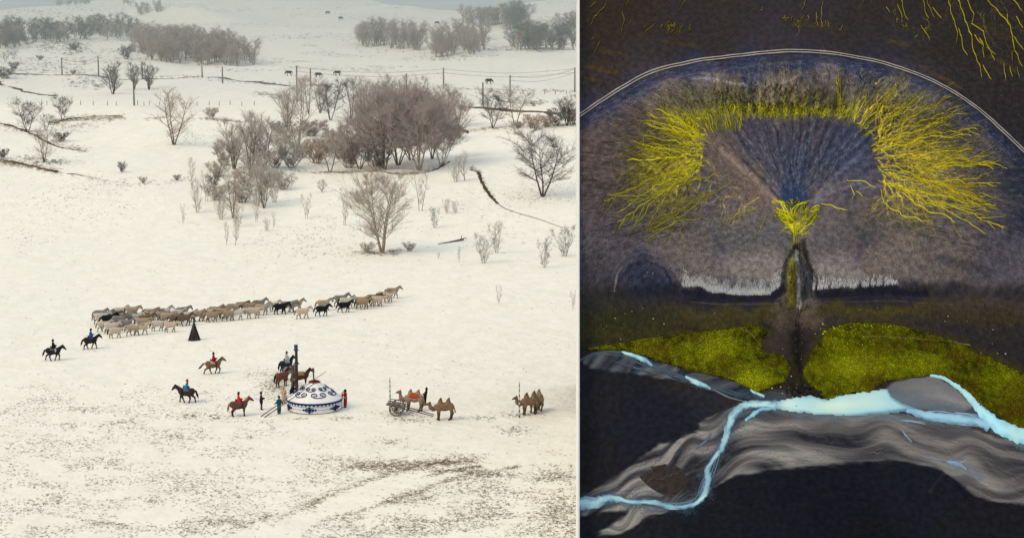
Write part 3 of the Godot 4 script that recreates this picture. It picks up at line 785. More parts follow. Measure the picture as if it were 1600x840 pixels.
func build_growth():
	var r := RandomNumberGenerator.new()
	r.seed = 31
	var yel := lin(Color8(242, 236, 22)); var ochre := lin(Color8(222, 196, 60)); var dull := lin(Color8(166, 156, 46)); var green := lin(Color8(170, 176, 40)); var moor := lin(Color8(96, 88, 48))
	# left fan
	var st := SurfaceTool.new(); st.begin(Mesh.PRIMITIVE_TRIANGLES)
	for i in 13:
		var k := i / 12.0
		var a := Vector2(lerpf(1104, 1080, absf(k - 0.35)), lerpf(208, 262, k)) + Vector2(r.randf_range(-8, 6), r.randf_range(-2, 2))
		var an := lerpf(-PI * 0.86, -PI * 1.17, k) + r.randf_range(-0.05, 0.05)
		var b := Vector2(cos(an), sin(an))
		var main := i % 2 == 0
		root(st, a, b, r.randf_range(70, 105) + (85.0 * smoothstep(0.45, 0.85, k)), r.randf_range(2.4, 3.6) if main else r.randf_range(1.3, 2.0), yel.lerp(dull, r.randf() * (0.3 if main else 0.7)), moor, 2, r)
	for f in [[1090, 95, 450, 470], [980, 150, 500, 465], [880, 350, 480, 520], [1270, 280, 1010, 400], [1310, 340, 1240, 480], [760, 60, 460, 190], [940, 60, 600, 180], [900, 190, 440, 410], [700, 400, 520, 480], [1000, 40, 700, 150]]:
		var a := Vector2(900 + f[0] / 4.42, 260 + f[1] / 4.42); var b := Vector2(900 + f[2] / 4.42, 260 + f[3] / 4.42)
		root(st, a, b - a, a.distance_to(b), r.randf_range(1.5, 2.6), dull.lerp(yel, 0.2 + r.randf() * 0.5), moor, 1, r)
	for i in 25:
		var an := lerpf(-PI * 0.9, -PI * 1.25, r.randf())
		root(st, Vector2(1085, 235) + Vector2(cos(an), sin(an) * 0.8) * r.randf_range(20, 95), Vector2(cos(an), sin(an) * 0.8), r.randf_range(20, 50), r.randf_range(0.7, 1.3), moor.lerp(dull, r.randf()), moor, 1, r)
	for i in 40:
		var x := 1050.0 + r.randf() * 112.0
		var y := 215.0 - maxf(0.0, x - 1085.0) * 0.16 + r.randf_range(-5, 8)
		root(st, Vector2(x, y), Vector2((x - 1170.0) / 160.0, -1.0), r.randf_range(12, 34), r.randf_range(1.2, 2.8), yel.lerp(dull, r.randf() * 0.7), moor, 1, r)
	tag(vein_mesh("yellow_moss", st), "bright yellow moss veins spreading left from the bowl's left rim", "moss", "", "stuff")
	# fringe along the bowl's upper edge
	st = SurfaceTool.new(); st.begin(Mesh.PRIMITIVE_TRIANGLES)
	for i in 330:
		var x := 1066.0 + r.randf() * 264.0
		var dense := (0.5 + 0.9 * nz3.get_noise_2d(x * 0.5, 2.0)) * (1.3 - absf(x - 1210.0) / 140.0)
		if r.randf() > dense + 0.06: continue
		var y := 184.0 + r.randf_range(-7, 6) + maxf(0.0, 1130.0 - x) * 0.22
		var hgt := r.randf_range(3, 15)
		vein(st, path_between(Vector2(x, y), Vector2(x + r.randf_range(-4, 4), y - hgt), 0.05, r), r.randf_range(1.0, 2.4), yel.lerp(green, r.randf() * 0.9) * r.randf_range(0.6, 1.0), r, 1.0)
	for i in 260:
		var x := 1200.0 + r.randfn(0, 70)
		if x < 1030 or x > 1330: continue
		var y := 182.0 - pow(r.randf(), 1.4) * (46.0 - absf(x - 1190.0) * 0.2)
		vein(st, path_between(Vector2(x, y), Vector2(x + r.randf_range(-3, 3) + (x - 1190.0) * 0.02, y - r.randf_range(4, 12)), 0.05, r), r.randf_range(0.7, 1.3), lin(Color8(132, 130, 70)).lerp(lin(Color8(96, 92, 58)), r.randf()), r, 1.0)
	for i in 16:
		vein(st, path_between(Vector2(1311 + r.randf_range(-3, 5), 188 - r.randf() * 30), Vector2(1309 + r.randf_range(-5, 5), 165 - r.randf() * 50), 0.03, r), r.randf_range(0.8, 2.2), yel.lerp(dull, 0.4 + r.randf() * 0.6), r, 1.0)
	tag(vein_mesh("yellow_moss", st), "ragged yellow moss fringe along the bowl's upper edge", "moss", "", "stuff")
	# right fan
	st = SurfaceTool.new(); st.begin(Mesh.PRIMITIVE_TRIANGLES)
	for i in 22:
		var k := i / 21.0
		var a := Vector2(1326, 190).lerp(Vector2(1358, 232), minf(k * 2.0, 1.0)) if k < 0.5 else Vector2(1358, 232).lerp(Vector2(1376, 284), (k - 0.5) * 2.0)
		a += Vector2(r.randf_range(-4, 16), r.randf_range(-3, 3))
		var an := curve_at([0.0, 0.2, 0.45, 0.7, 1.0], [-1.35, -0.8, -0.38, -0.02, 0.42], k) + r.randf_range(-0.06, 0.06)
		var reach: float = curve_at([0.0, 0.2, 0.45, 0.7, 1.0], [34.0, 100.0, 155.0, 190.0, 215.0], k) * r.randf_range(0.72, 1.0)
		var main := i % 2 == 0
		root(st, a, Vector2(cos(an), sin(an)), reach, r.randf_range(2.3, 3.8) if main else r.randf_range(1.2, 2.0), yel.lerp(ochre, r.randf() * 0.7), dull.lerp(moor, 0.5), 2 if main else 1, r)
	for i in 50:
		var an := lerpf(-0.75, 0.5, r.randf())
		var d := Vector2(cos(an), sin(an))
		root(st, Vector2(1362, 246) + d * r.randf_range(20, 150), d, r.randf_range(15, 45), r.randf_range(0.7, 1.4), moor.lerp(ochre, r.randf() * 0.8), moor, 1, r)
	for i in 40:
		root(st, Vector2(r.randf_range(1300, 1420), r.randf_range(130, 190)), Vector2(r.randf_range(-0.2, 0.7), -1), r.randf_range(8, 24), r.randf_range(0.8, 1.5), moor.lerp(dull, r.randf()), moor, 1, r)
	for z in [[560, 170, 580, 260, 640, 300, 700, 350, 780, 370, 835, 405, 900, 405], [320, 95, 420, 100, 520, 150], [350, 140, 375, 200, 360, 240], [390, 170, 440, 215], [150, 255, 215, 260, 270, 290, 330, 305], [700, 190, 800, 280, 880, 340, 980, 370, 1060, 430]]:
		vein(st, zoomed(1250, 260, 4.42, z), 2.4, yel.lerp(ochre, 0.5), r)
	tag(vein_mesh("yellow_moss", st), "bright yellow moss veins spreading right from the bowl's right rim", "moss", "", "stuff")
	# the crown of the trunk
	st = SurfaceTool.new(); st.begin(Mesh.PRIMITIVE_TRIANGLES)
	for z in [[490, 440, 440, 330, 390, 250, 320, 255], [500, 400, 500, 320, 560, 270, 640, 235], [520, 470, 460, 400, 400, 380, 350, 320], [590, 460, 640, 400, 680, 330, 740, 300], [560, 430, 600, 370, 620, 300], [480, 430, 410, 410, 380, 350], [530, 440, 525, 520, 520, 600], [600, 470, 650, 430, 720, 340], [500, 380, 440, 340, 360, 310], [540, 470, 530, 540], [600, 510, 640, 490], [650, 330, 700, 300, 730, 310], [580, 350, 640, 290], [420, 330, 470, 390], [350, 250, 430, 270]]:
		for k in 3: vein(st, zoomed(1150 + r.randf_range(-2.5, 2.5), 270 + r.randf_range(-2.5, 2.5), 5.6, z), r.randf_range(1.6, 3.8), yel.lerp(green, r.randf() * 0.6), r)
	for i in 90:
		var a := r.randf_range(-2.9, -0.3)
		var p := Vector2(1244, 352) + Vector2(cos(a), sin(a)) * r.randf_range(6, 36)
		vein(st, path_between(p, p + Vector2(cos(a), sin(a)).rotated(r.randf_range(-0.6, 0.6)) * r.randf_range(4, 10), 0.1, r), r.randf_range(1.0, 2.4), yel.lerp(lin(Color8(120, 120, 20)), r.randf()), r)
	for i in 30:
		var p := Vector2(1240 + r.randf_range(-8, 4), 420 + r.randf_range(-16, 50))
		vein(st, path_between(p, p + Vector2(r.randf_range(-4, 4), 14), 0.05, r), r.randf_range(1, 3), lin(Color8(150, 140, 50)) * r.randf_range(0.4, 1.0), r)
	tag(vein_mesh("yellow_moss", st), "dense bright yellow moss where the dark gully begins below the bowl", "moss", "", "stuff")
	# outer veins, top right and top left
	st = SurfaceTool.new(); st.begin(Mesh.PRIMITIVE_TRIANGLES)
	for z in [[710, -80, 745, 90, 780, 145], [700, 30, 720, 110, 735, 170], [870, -60, 900, 80, 920, 130, 905, 170], [890, -60, 940, 80, 970, 125], [950, 50, 1015, 130], [1060, -30, 1090, 110, 1120, 200, 1125, 240, 1120, 310], [1120, -40, 1190, 170, 1225, 260, 1230, 330, 1280, 460, 1310, 550], [1180, -50, 1240, 100, 1230, 170, 1310, 230, 1330, 300, 1390, 440], [1130, 210, 1155, 270, 1165, 340, 1200, 400], [1280, 280, 1310, 330, 1315, 420], [1480, 100, 1525, 300, 1545, 380, 1590, 480], [1525, 260, 1600, 360], [1540, 340, 1510, 380, 1525, 440], [1330, -10, 1400, 60, 1450, 110], [1520, -20, 1590, 80], [1460, 460, 1455, 520, 1475, 580], [1310, 470, 1370, 570], [1510, 480, 1520, 550], [1550, 480, 1570, 560], [870, 180, 930, 290], [120, 90, 125, 190], [170, 10, 150, 130, 170, 200], [50, 0, 10, 80], [30, 110, 0, 180], [1400, 60, 1500, 180], [1545, 120, 1600, 200], [1250, 250, 1300, 330], [620, 50, 645, 95], [1330, 350, 1400, 400]]:
		vein(st, zoomed(1250, 0, 4.571, z), r.randf_range(1.2, 2.3), dull.lerp(yel, r.randf() * 0.45) * r.randf_range(0.65, 1.0), r)
	for i in 26:
		var p: Vector2 = [Vector2(1285, 36), Vector2(1420, 42), Vector2(1050, 40), Vector2(1175, 12), Vector2(1250, 32)][r.randi() % 5] + Vector2(r.randfn(0, 14), r.randfn(0, 5))
		vein(st, path_between(p, p + Vector2(r.randf_range(-5, 2), r.randf_range(4, 10)), 0.1, r), r.randf_range(0.9, 2.0), dull * r.randf_range(0.6, 1.1), r)
	tag(vein_mesh("yellow_moss", st), "thin yellow moss veins running down the dark heath above the track", "moss", "", "stuff")
	st = SurfaceTool.new(); st.begin(Mesh.PRIMITIVE_TRIANGLES)
	for z in [[240, -20, 190, 70, 130, 120, 100, 180, 105, 200], [150, 0, 100, 60], [330, 90, 340, 150, 320, 260], [560, 170, 480, 250], [790, -20, 730, 90], [180, 290, 130, 380], [680, 145, 630, 200], [380, 0, 360, 40], [130, 260, 110, 290]]:
		vein(st, zoomed(900, 0, 4.571, z), r.randf_range(1.0, 1.9), dull * r.randf_range(0.55, 0.9), r)
	for i in 14:
		var p := Vector2(1052 + r.randfn(0, 13), 43 + r.randfn(0, 3))
		vein(st, path_between(p, p + Vector2(-4, 6), 0.1, r), r.randf_range(0.9, 1.8), dull * r.randf_range(0.5, 0.9), r)
	tag(vein_mesh("yellow_moss", st), "faint yellow moss strands on the heath left above the track", "moss", "", "stuff")
	# the track: two pale wheel ruts
	var arc := ARC
	st = SurfaceTool.new(); st.begin(Mesh.PRIMITIVE_TRIANGLES)
	var c := Curve2D.new()
	for i in arc.size():
		var tn: Vector2 = (arc[mini(i + 1, arc.size() - 1)] - arc[maxi(i - 1, 0)]) / 6.0
		c.add_point(arc[i], -tn, tn)
	var len_ := c.get_baked_length()
	for side in [-1.0, 1.0]:
		var prev := []
		var n := 160
		for i in n + 1:
			var p := c.sample_baked(len_ * i / n, true)
			var p2 := c.sample_baked(minf(len_ * i / n + 2.0, len_), true); var p1 := c.sample_baked(maxf(len_ * i / n - 2.0, 0.0), true)
			if p.x < 905.0: continue
			var q := (p2 - p1).normalized().orthogonal()
			var o: Vector2 = p + q * side * 2.1
			var wv := 0.85 + 0.35 * nz3.get_noise_2d(i * 0.7, side * 20.0)
			var row := [slope_at(o.x - q.x * wv, o.y - q.y * wv, 0.05), slope_at(o.x + q.x * wv, o.y + q.y * wv, 0.05)]
			if prev.size() > 0:
				for v in [prev[0], row[0], row[1], prev[0], row[1], prev[1]]: st.add_vertex(v)
			prev = row
	st.generate_normals()
	var tm := StandardMaterial3D.new()
	tm.albedo_texture = noise_tex(65, 0.06, Color(0.52, 0.5, 0.5), Color(0.74, 0.72, 0.7), 256)
	tm.uv1_triplanar = true; tm.uv1_scale = Vector3(0.4, 0.4, 0.4); tm.roughness = 1.0; tm.metallic_specular = 0.1
	tag(mesh_node("track", st.commit(), tm), "", "", "", "structure")

# cells inside an outline become a patch that is buried along its rim
func patch(poly: Array, cell: float, rise: float, colour: Callable, rough_px := 3.0) -> ArrayMesh:
	var poly_v := PackedVector2Array(poly)
	var lo := Vector2(1e9, 1e9); var hi := Vector2(-1e9, -1e9)
	for p in poly:
		var q := slope_st(p.x, p.y)
		lo = lo.min(q); hi = hi.max(q)
	lo -= Vector2(0.6, 0.6); hi += Vector2(0.6, 0.6)
	var nx := int((hi.x - lo.x) / cell) + 1; var ny := int((hi.y - lo.y) / cell) + 1
	var inside := PackedByteArray(); inside.resize((nx + 1) * (ny + 1))
	for j in ny + 1:
		for i in nx + 1:
			var s := lo.x + i * cell; var t := lo.y + j * cell
			var q := slope_px(s, t)
			q += Vector2(nz3.get_noise_2d(s * 3.0, t * 3.0), nz3.get_noise_2d(s * 3.0 + 70.0, t * 3.0)) * rough_px
			inside[j * (nx + 1) + i] = 1 if q.x > 905.0 and Geometry2D.is_point_in_polygon(q, poly_v) else 0
	var st := SurfaceTool.new(); st.begin(Mesh.PRIMITIVE_TRIANGLES)
	var idx := PackedInt32Array(); idx.resize((nx + 1) * (ny + 1)); idx.fill(-1)
	var count := 0
	for j in ny:
		for i in nx:
			var a := j * (nx + 1) + i
			if inside[a] + inside[a + 1] + inside[a + nx + 1] + inside[a + nx + 2] == 0: continue
			for k: int in [a, a + 1, a + nx + 1, a + nx + 2]:
				if idx[k] < 0:
					idx[k] = count; count += 1
					var s := lo.x + (k % (nx + 1)) * cell; var t := lo.y + (k / (nx + 1)) * cell
					st.set_color(colour.call(slope_px(s, t), s, t))
					st.add_vertex(slope_point(s, t, rise if inside[k] else -0.05))
			for k: int in [a, a + nx + 1, a + 1, a + 1, a + nx + 1, a + nx + 2]: st.add_index(idx[k])
	st.set_smooth_group(0)
	st.generate_normals()
	return st.commit()

func meadow_colour(q: Vector2, s: float, t: float) -> Color:
	var n := nz2.get_noise_2d(s * 9.0, t * 9.0)
	var f := nz3.get_noise_2d(s * 4.0, t * 4.0)
	var right := q.x > 1240.0
	var bright := 0.0
	if right:
		bright = exp(-pow((q.x - 1330.0) / 60.0, 2.0) - pow((q.y - 568.0) / 20.0, 2.0)) + 0.5 * exp(-pow((q.x - 1440.0) / 60.0, 2.0) - pow((q.y - 560.0) / 18.0, 2.0))
	else:
		bright = exp(-pow((q.x - 1175.0) / 26.0, 2.0) - pow((q.y - 590.0) / 16.0, 2.0)) + 0.55 * exp(-pow((q.x - 1110.0) / 50.0, 2.0) - pow((q.y - 545.0) / 25.0, 2.0))
	var k := clampf(0.3 + bright * 0.8 + n * 0.5 + f * 0.35, 0.0, 1.0)
	var c := lin(Color8(54, 58, 14)).lerp(lin(Color8(144, 150, 22)), k)
	var edge := smoothstep(1430.0, 1600.0, q.x) if right else smoothstep(1080.0, 930.0, q.x)
	var brown := clampf(nz.get_noise_2d(s * 5.0 + 50.0, t * 5.0) * 1.6 + edge * 0.6 + 0.9 * exp(-pow((q.x - 1372.0) / 22.0, 2.0) - pow((q.y - 588.0) / 12.0, 2.0)), 0, 1)
	return c.lerp(lin(Color8(92, 72, 24)), brown * 0.65)

func ribbon(st: SurfaceTool, pts: Array, lift: float, mid: Color, rim: Color, seed_: float):
	var fine := []
	for i in pts.size() - 1:
		for k in 8:
			var a := float(k) / 8.0
			var p0: Vector3 = pts[maxi(i - 1, 0)]; var p1: Vector3 = pts[i]; var p2: Vector3 = pts[i + 1]; var p3: Vector3 = pts[mini(i + 2, pts.size() - 1)]
			fine.append(p1.cubic_interpolate(p2, p0, p3, a))
	fine.append(pts[pts.size() - 1])
	var prev := []
	var pc := []
	for i in fine.size():
		var d: Vector3 = (fine[mini(i + 1, fine.size() - 1)] - fine[maxi(i - 1, 0)])
		var q := Vector2(-d.y, d.x).normalized()
		var row := []; var rc := []
		for k in 7:
			var u := k / 3.0 - 1.0
			var w: float = fine[i].z * 0.68 * (1.0 + 0.3 * nz3.get_noise_2d(i * 0.9, seed_ + (1.0 if k < 3 else 30.0)))
			var p := Vector2(fine[i].x, fine[i].y) + q * u * w
			row.append(slope_at(p.x, p.y, lift if absf(u) < 0.9 else -0.04))
			var deep := clampf(0.5 + nz3.get_noise_2d(i * 0.11, seed_ * 3.0) * 1.5, 0.0, 1.0)
			var m := clampf(1.15 - pow(absf(u), 1.3) * 1.35 + nz3.get_noise_2d(i * 0.4 + seed_, u * 3.0) * 0.7, 0.0, 1.0)
			rc.append(rim.lerp(mid.lerp(rim * 1.5, deep * 0.55), m))
		if i > 0:
			for k in 6:
				for v in [[prev[k], pc[k]], [row[k], rc[k]], [row[k + 1], rc[k + 1]], [prev[k], pc[k]], [row[k + 1], rc[k + 1]], [prev[k + 1], pc[k + 1]]]:
					st.set_color(v[1]); st.add_vertex(v[0])
		prev = row; pc = rc

const POOL = [Vector2(1200, 626), Vector2(1222, 620), Vector2(1245, 615), Vector2(1270, 612), Vector2(1290, 618), Vector2(1310, 612), Vector2(1345, 607), Vector2(1370, 603), Vector2(1388, 601), Vector2(1396, 612), Vector2(1412, 624), Vector2(1434, 632), Vector2(1400, 640), Vector2(1350, 643), Vector2(1300, 641), Vector2(1250, 638), Vector2(1215, 633)]
const MEADOW_L = [Vector2(918, 541), Vector2(960, 534), Vector2(1000, 527), Vector2(1050, 520), Vector2(1100, 514), Vector2(1150, 508), Vector2(1180, 504), Vector2(1200, 512), Vector2(1188, 530), Vector2(1198, 545), Vector2(1225, 548), Vector2(1238, 570), Vector2(1228, 590), Vector2(1200, 600), Vector2(1185, 608), Vector2(1178, 603), Vector2(1160, 593), Vector2(1130, 583), Vector2(1100, 577), Vector2(1070, 570), Vector2(1040, 560), Vector2(1000, 548), Vector2(970, 541)]
const MEADOW_R = [Vector2(1262, 590), Vector2(1258, 570), Vector2(1274, 540), Vector2(1296, 510), Vector2(1330, 500), Vector2(1370, 500), Vector2(1410, 505), Vector2(1450, 515), Vector2(1500, 530), Vector2(1550, 555), Vector2(1600, 578), Vector2(1660, 600), Vector2(1660, 690), Vector2(1600, 664), Vector2(1580, 655), Vector2(1560, 640), Vector2(1535, 630), Vector2(1520, 610), Vector2(1500, 595), Vector2(1475, 583), Vector2(1460, 579), Vector2(1440, 583), Vector2(1400, 585), Vector2(1375, 595), Vector2(1365, 605), Vector2(1340, 606), Vector2(1312, 613), Vector2(1295, 619), Vector2(1280, 608)]

func build_river():
	var vm := StandardMaterial3D.new()
	vm.vertex_color_use_as_albedo = true
	vm.albedo_texture = noise_tex(71, 0.07, Color(0.5, 0.5, 0.46), Color(1.0, 1.0, 1.0), 512, 4)
	vm.uv1_triplanar = true; vm.uv1_world_triplanar = true; vm.uv1_scale = Vector3(0.35, 0.35, 0.35)
	vm.roughness = 1.0; vm.metallic_specular = 0.1
	tag(mesh_node("moss_meadow", patch(MEADOW_L, 0.13, 0.12, meadow_colour), vm), "yellow green moss meadow left of the dark gully, above the river", "moss meadow", "", "structure")
	tag(mesh_node("moss_meadow", patch(MEADOW_R, 0.13, 0.12, meadow_colour), vm), "yellow green moss meadow right of the dark gully, above the river", "moss meadow", "", "structure")
	# water: milky with silt, bluer where it runs thin
	var wm := StandardMaterial3D.new()
	wm.vertex_color_use_as_albedo = true
	wm.roughness = 0.35; wm.metallic_specular = 0.3
	var milk := lin(Color8(178, 222, 230)); var blue := lin(Color8(62, 100, 138)); var sky_blue := lin(Color8(140, 200, 228))
	var pool_colour := func(q: Vector2, s: float, t: float):
		var e := exp(-pow((q.x - 1330.0) / 70.0, 2.0) - pow((q.y - 626.0) / 10.0, 2.0))
		var n := nz2.get_noise_2d(s * 6.0, t * 14.0)
		var k := clampf(0.25 + e * 0.6 + n * 0.5, 0, 1)
		var edge := 1e9
		for i in POOL.size(): edge = minf(edge, seg_dist(q, POOL[i], POOL[(i + 1) % POOL.size()]))
		var shallow := smoothstep(6.0, 0.0, edge + n * 5.0) * (0.75 if q.y > 620.0 or q.x > 1370.0 else 0.3)
		return sky_blue.lerp(lin(Color8(72, 104, 132)), shallow).lerp(lin(Color8(206, 232, 222)), k * (1.0 - shallow)).lerp(lin(Color8(214, 244, 246)), 0.6 * exp(-pow((q.x - 1235.0) / 20.0, 2.0)))
	tag(mesh_node("river", patch(POOL, 0.11, 0.05, pool_colour, 1.5), wm), "", "", "", "structure")
	var st := SurfaceTool.new(); st.begin(Mesh.PRIMITIVE_TRIANGLES)
	ribbon(st, [Vector3(906, 782, 17), Vector3(935, 778, 15), Vector3(955, 773, 10), Vector3(985, 779, 7), Vector3(1020, 780, 7), Vector3(1045, 786, 8), Vector3(1070, 790, 8), Vector3(1090, 782, 8), Vector3(1102, 768, 9), Vector3(1107, 745, 10), Vector3(1107, 728, 8), Vector3(1118, 710, 7), Vector3(1128, 697, 8), Vector3(1135, 680, 9), Vector3(1140, 660, 10), Vector3(1150, 640, 12), Vector3(1165, 628, 11), Vector3(1190, 626, 10), Vector3(1215, 627, 14)], 0.06, milk, blue, 1.0)
	ribbon(st, [Vector3(1215, 630, 7), Vector3(1192, 634, 6), Vector3(1177, 643, 6), Vector3(1166, 652, 4)], 0.05, sky_blue, blue, 8.0)
	tag(mesh_node("river", _normals(st), wm), "", "", "", "structure")
	st = SurfaceTool.new(); st.begin(Mesh.PRIMITIVE_TRIANGLES)
	ribbon(st, [Vector3(1420, 633, 8), Vector3(1450, 643, 12), Vector3(1490, 648, 14), Vector3(1530, 652, 12), Vector3(1550, 662, 14)], 0.05, lin(Color8(150, 200, 230)), lin(Color8(104, 140, 176)), 3.0)
	ribbon(st, [Vector3(1456, 581, 3), Vector3(1478, 585, 5), Vector3(1503, 601, 7), Vector3(1520, 617, 9), Vector3(1537, 636, 13), Vector3(1556, 655, 17), Vector3(1580, 668, 21), Vector3(1605, 676, 22), Vector3(1650, 690, 24)], 0.07, milk, sky_blue, 5.0)
	tag(mesh_node("river", _normals(st), wm), "", "", "", "structure")
	st = SurfaceTool.new(); st.begin(Mesh.PRIMITIVE_TRIANGLES)
	ribbon(st, [Vector3(972, 544, 3), Vector3(990, 550, 6), Vector3(1008, 557, 7), Vector3(1020, 566, 4)], 0.05, milk, blue, 12.0)
	ribbon(st, [Vector3(1072, 583, 4), Vector3(1088, 591, 8), Vector3(1104, 598, 6), Vector3(1112, 602, 3)], 0.05, milk, blue, 14.0)
	ribbon(st, [Vector3(1174, 603, 2), Vector3(1184, 609, 5), Vector3(1196, 614, 4)], 0.05, milk, blue, 16.0)
	ribbon(st, [Vector3(905, 560, 1.5), Vector3(925, 548, 2), Vector3(950, 544, 2.5), Vector3(975, 545, 3)], 0.04, lin(Color8(90, 104, 120)), lin(Color8(50, 60, 80)), 18.0)
	ribbon(st, [Vector3(1020, 566, 3), Vector3(1045, 576, 3), Vector3(1072, 584, 4)], 0.04, lin(Color8(80, 110, 140)), lin(Color8(40, 50, 66)), 21.0)
	ribbon(st, [Vector3(1110, 600, 3), Vector3(1140, 615, 2.5), Vector3(1165, 622, 2)], 0.04, lin(Color8(110, 120, 130)), lin(Color8(40, 50, 66)), 23.0)
	ribbon(st, [Vector3(1410, 664, 1), Vector3(1418, 674, 3), Vector3(1428, 685, 2)], 0.05, lin(Color8(124, 146, 172)), lin(Color8(96, 102, 114)), 27.0)
	ribbon(st, [Vector3(1482, 716, 3), Vector3(1496, 719, 8), Vector3(1514, 729, 5)], 0.04, lin(Color8(122, 156, 190)), lin(Color8(98, 106, 122)), 29.0)
	ribbon(st, [Vector3(1440, 706, 1), Vector3(1462, 711, 3), Vector3(1482, 716, 2)], 0.04, lin(Color8(118, 138, 168)), lin(Color8(96, 100, 112)), 33.0)
	ribbon(st, [Vector3(1090, 694, 2), Vector3(1104, 684, 4), Vector3(1112, 672, 3)], 0.04, lin(Color8(92, 116, 142)), lin(Color8(70, 78, 92)), 35.0)
	tag(mesh_node("rivulets", _normals(st), wm), "", "", "", "structure")
	# faint braided strands beside the main thread
	var rr := RandomNumberGenerator.new(); rr.seed = 17
	st = SurfaceTool.new(); st.begin(Mesh.PRIMITIVE_TRIANGLES)
	var course := [Vector2(935, 778), Vector2(985, 779), Vector2(1045, 786), Vector2(1090, 782), Vector2(1107, 745), Vector2(1118, 710), Vector2(1135, 680), Vector2(1150, 640), Vector2(1190, 627)]
	for i in 22:
		var k := rr.randi_range(0, 5)
		var off := Vector2(rr.randf_range(-9, 9), rr.randf_range(-6, 6))
		var pts := []
		for m in 4:
			var p: Vector2 = course[mini(k + m, 8)] + off * (1.0 if m in [1, 2] else 0.4)
			pts.append(Vector3(p.x, p.y, rr.randf_range(0.8, 2.2)))
		ribbon(st, pts, 0.045, lin(Color8(104, 140, 172)).lerp(lin(Color8(70, 84, 104)), rr.randf()), lin(Color8(60, 66, 80)), 40.0 + i)
	for i in 14:
		var x := rr.randf_range(1400, 1540)
		var y := rr.randf_range(632, 652) + (x - 1400) * 0.06
		ribbon(st, [Vector3(x, y, 1.0), Vector3(x + 18, y + rr.randf_range(0, 3), rr.randf_range(1.5, 3.0)), Vector3(x + 40, y + rr.randf_range(2, 6), 1.0)], 0.045, lin(Color8(150, 186, 214)).lerp(lin(Color8(96, 112, 136)), rr.randf()), lin(Color8(90, 98, 112)), 70.0 + i)
	for i in 16:
		var x := rr.randf_range(930, 1150)
		var y := 548.0 + (x - 930.0) * 0.28 + rr.randf_range(-6, 6)
		ribbon(st, [Vector3(x, y, 0.8), Vector3(x + 16, y + 5, rr.randf_range(1.0, 2.2)), Vector3(x + 34, y + 10, 0.8)], 0.045, lin(Color8(90, 116, 140)).lerp(lin(Color8(56, 64, 80)), rr.randf()), lin(Color8(44, 50, 62)), 90.0 + i)
	tag(mesh_node("braided_strands", _normals(st), wm), "", "", "", "structure")
	# dark channels and pale gravel down the gully
	var r := RandomNumberGenerator.new(); r.seed = 5
	st = SurfaceTool.new(); st.begin(Mesh.PRIMITIVE_TRIANGLES)
	var black := lin(Color8(30, 29, 33)); var pale := lin(Color8(150, 146, 144))
	for z in [[1257, 384, 1260, 404, 1266, 428], [1251, 372, 1252, 396, 1256, 430, 1262, 455], [1250, 470, 1246, 500, 1250, 530, 1252, 560, 1254, 600], [1255, 460, 1262, 430], [1258, 465, 1250, 490, 1252, 510]]:
		for k in 2:
			var pts := zoomed(r.randf_range(-2, 2), 0, 1.0, z)
			vein(st, pts, r.randf_range(1.5, 3.5), black * r.randf_range(0.6, 1.4), r, 1.4, 0.03)
	for z in [[1070, 458, 1110, 462, 1160, 463, 1205, 460, 1222, 455], [1282, 458, 1330, 455, 1380, 452, 1450, 456], [1230, 612, 1262, 608, 1282, 612], [1215, 606, 1240, 601, 1268, 605]]:  # dark lines along the crease below the snow and at the gully mouth
		for k in 2: vein(st, zoomed(0, r.randf_range(-3, 3), 1.0, z), r.randf_range(1.5, 3.5), lin(Color8(34, 35, 46)) * r.randf_range(0.7, 1.3), r, 1.2, 0.03)
	tag(vein_mesh("channels_and_creases", st), "", "", "", "structure")
	st = SurfaceTool.new(); st.begin(Mesh.PRIMITIVE_TRIANGLES)
	for i in 60:
		var p := Vector2(1249 + r.randf_range(-5, 7), r.randf_range(385, 470))
		vein(st, path_between(p, p + Vector2(r.randf_range(-2, 3), r.randf_range(5, 12)), 0.05, r), r.randf_range(0.7, 1.6), pale * r.randf_range(0.4, 1.0), r, 1.2, 0.05)
	for i in 24:
		var p := Vector2(1250 + r.randf_range(-7, 7), r.randf_range(490, 545))
		vein(st, path_between(p, p + Vector2(r.randf_range(-2, 3), r.randf_range(3, 7)), 0.05, r), r.randf_range(0.7, 1.4), lin(Color8(120, 104, 96)) * r.randf_range(0.5, 1.0), r, 1.2, 0.06)
	# pale footpaths in the meadows
	vein(st, [Vector2(1350, 522), Vector2(1362, 521), Vector2(1420, 524), Vector2(1480, 529), Vector2(1520, 535)], 1.4, lin(Color8(150, 142, 100)), r, 0.4, 0.2)
	vein(st, [Vector2(1166, 511), Vector2(1176, 519), Vector2(1184, 529)], 1.4, lin(Color8(170, 160, 120)), r, 0.4, 0.2)
	tag(vein_mesh("gravel_streaks", st), "", "", "", "structure")
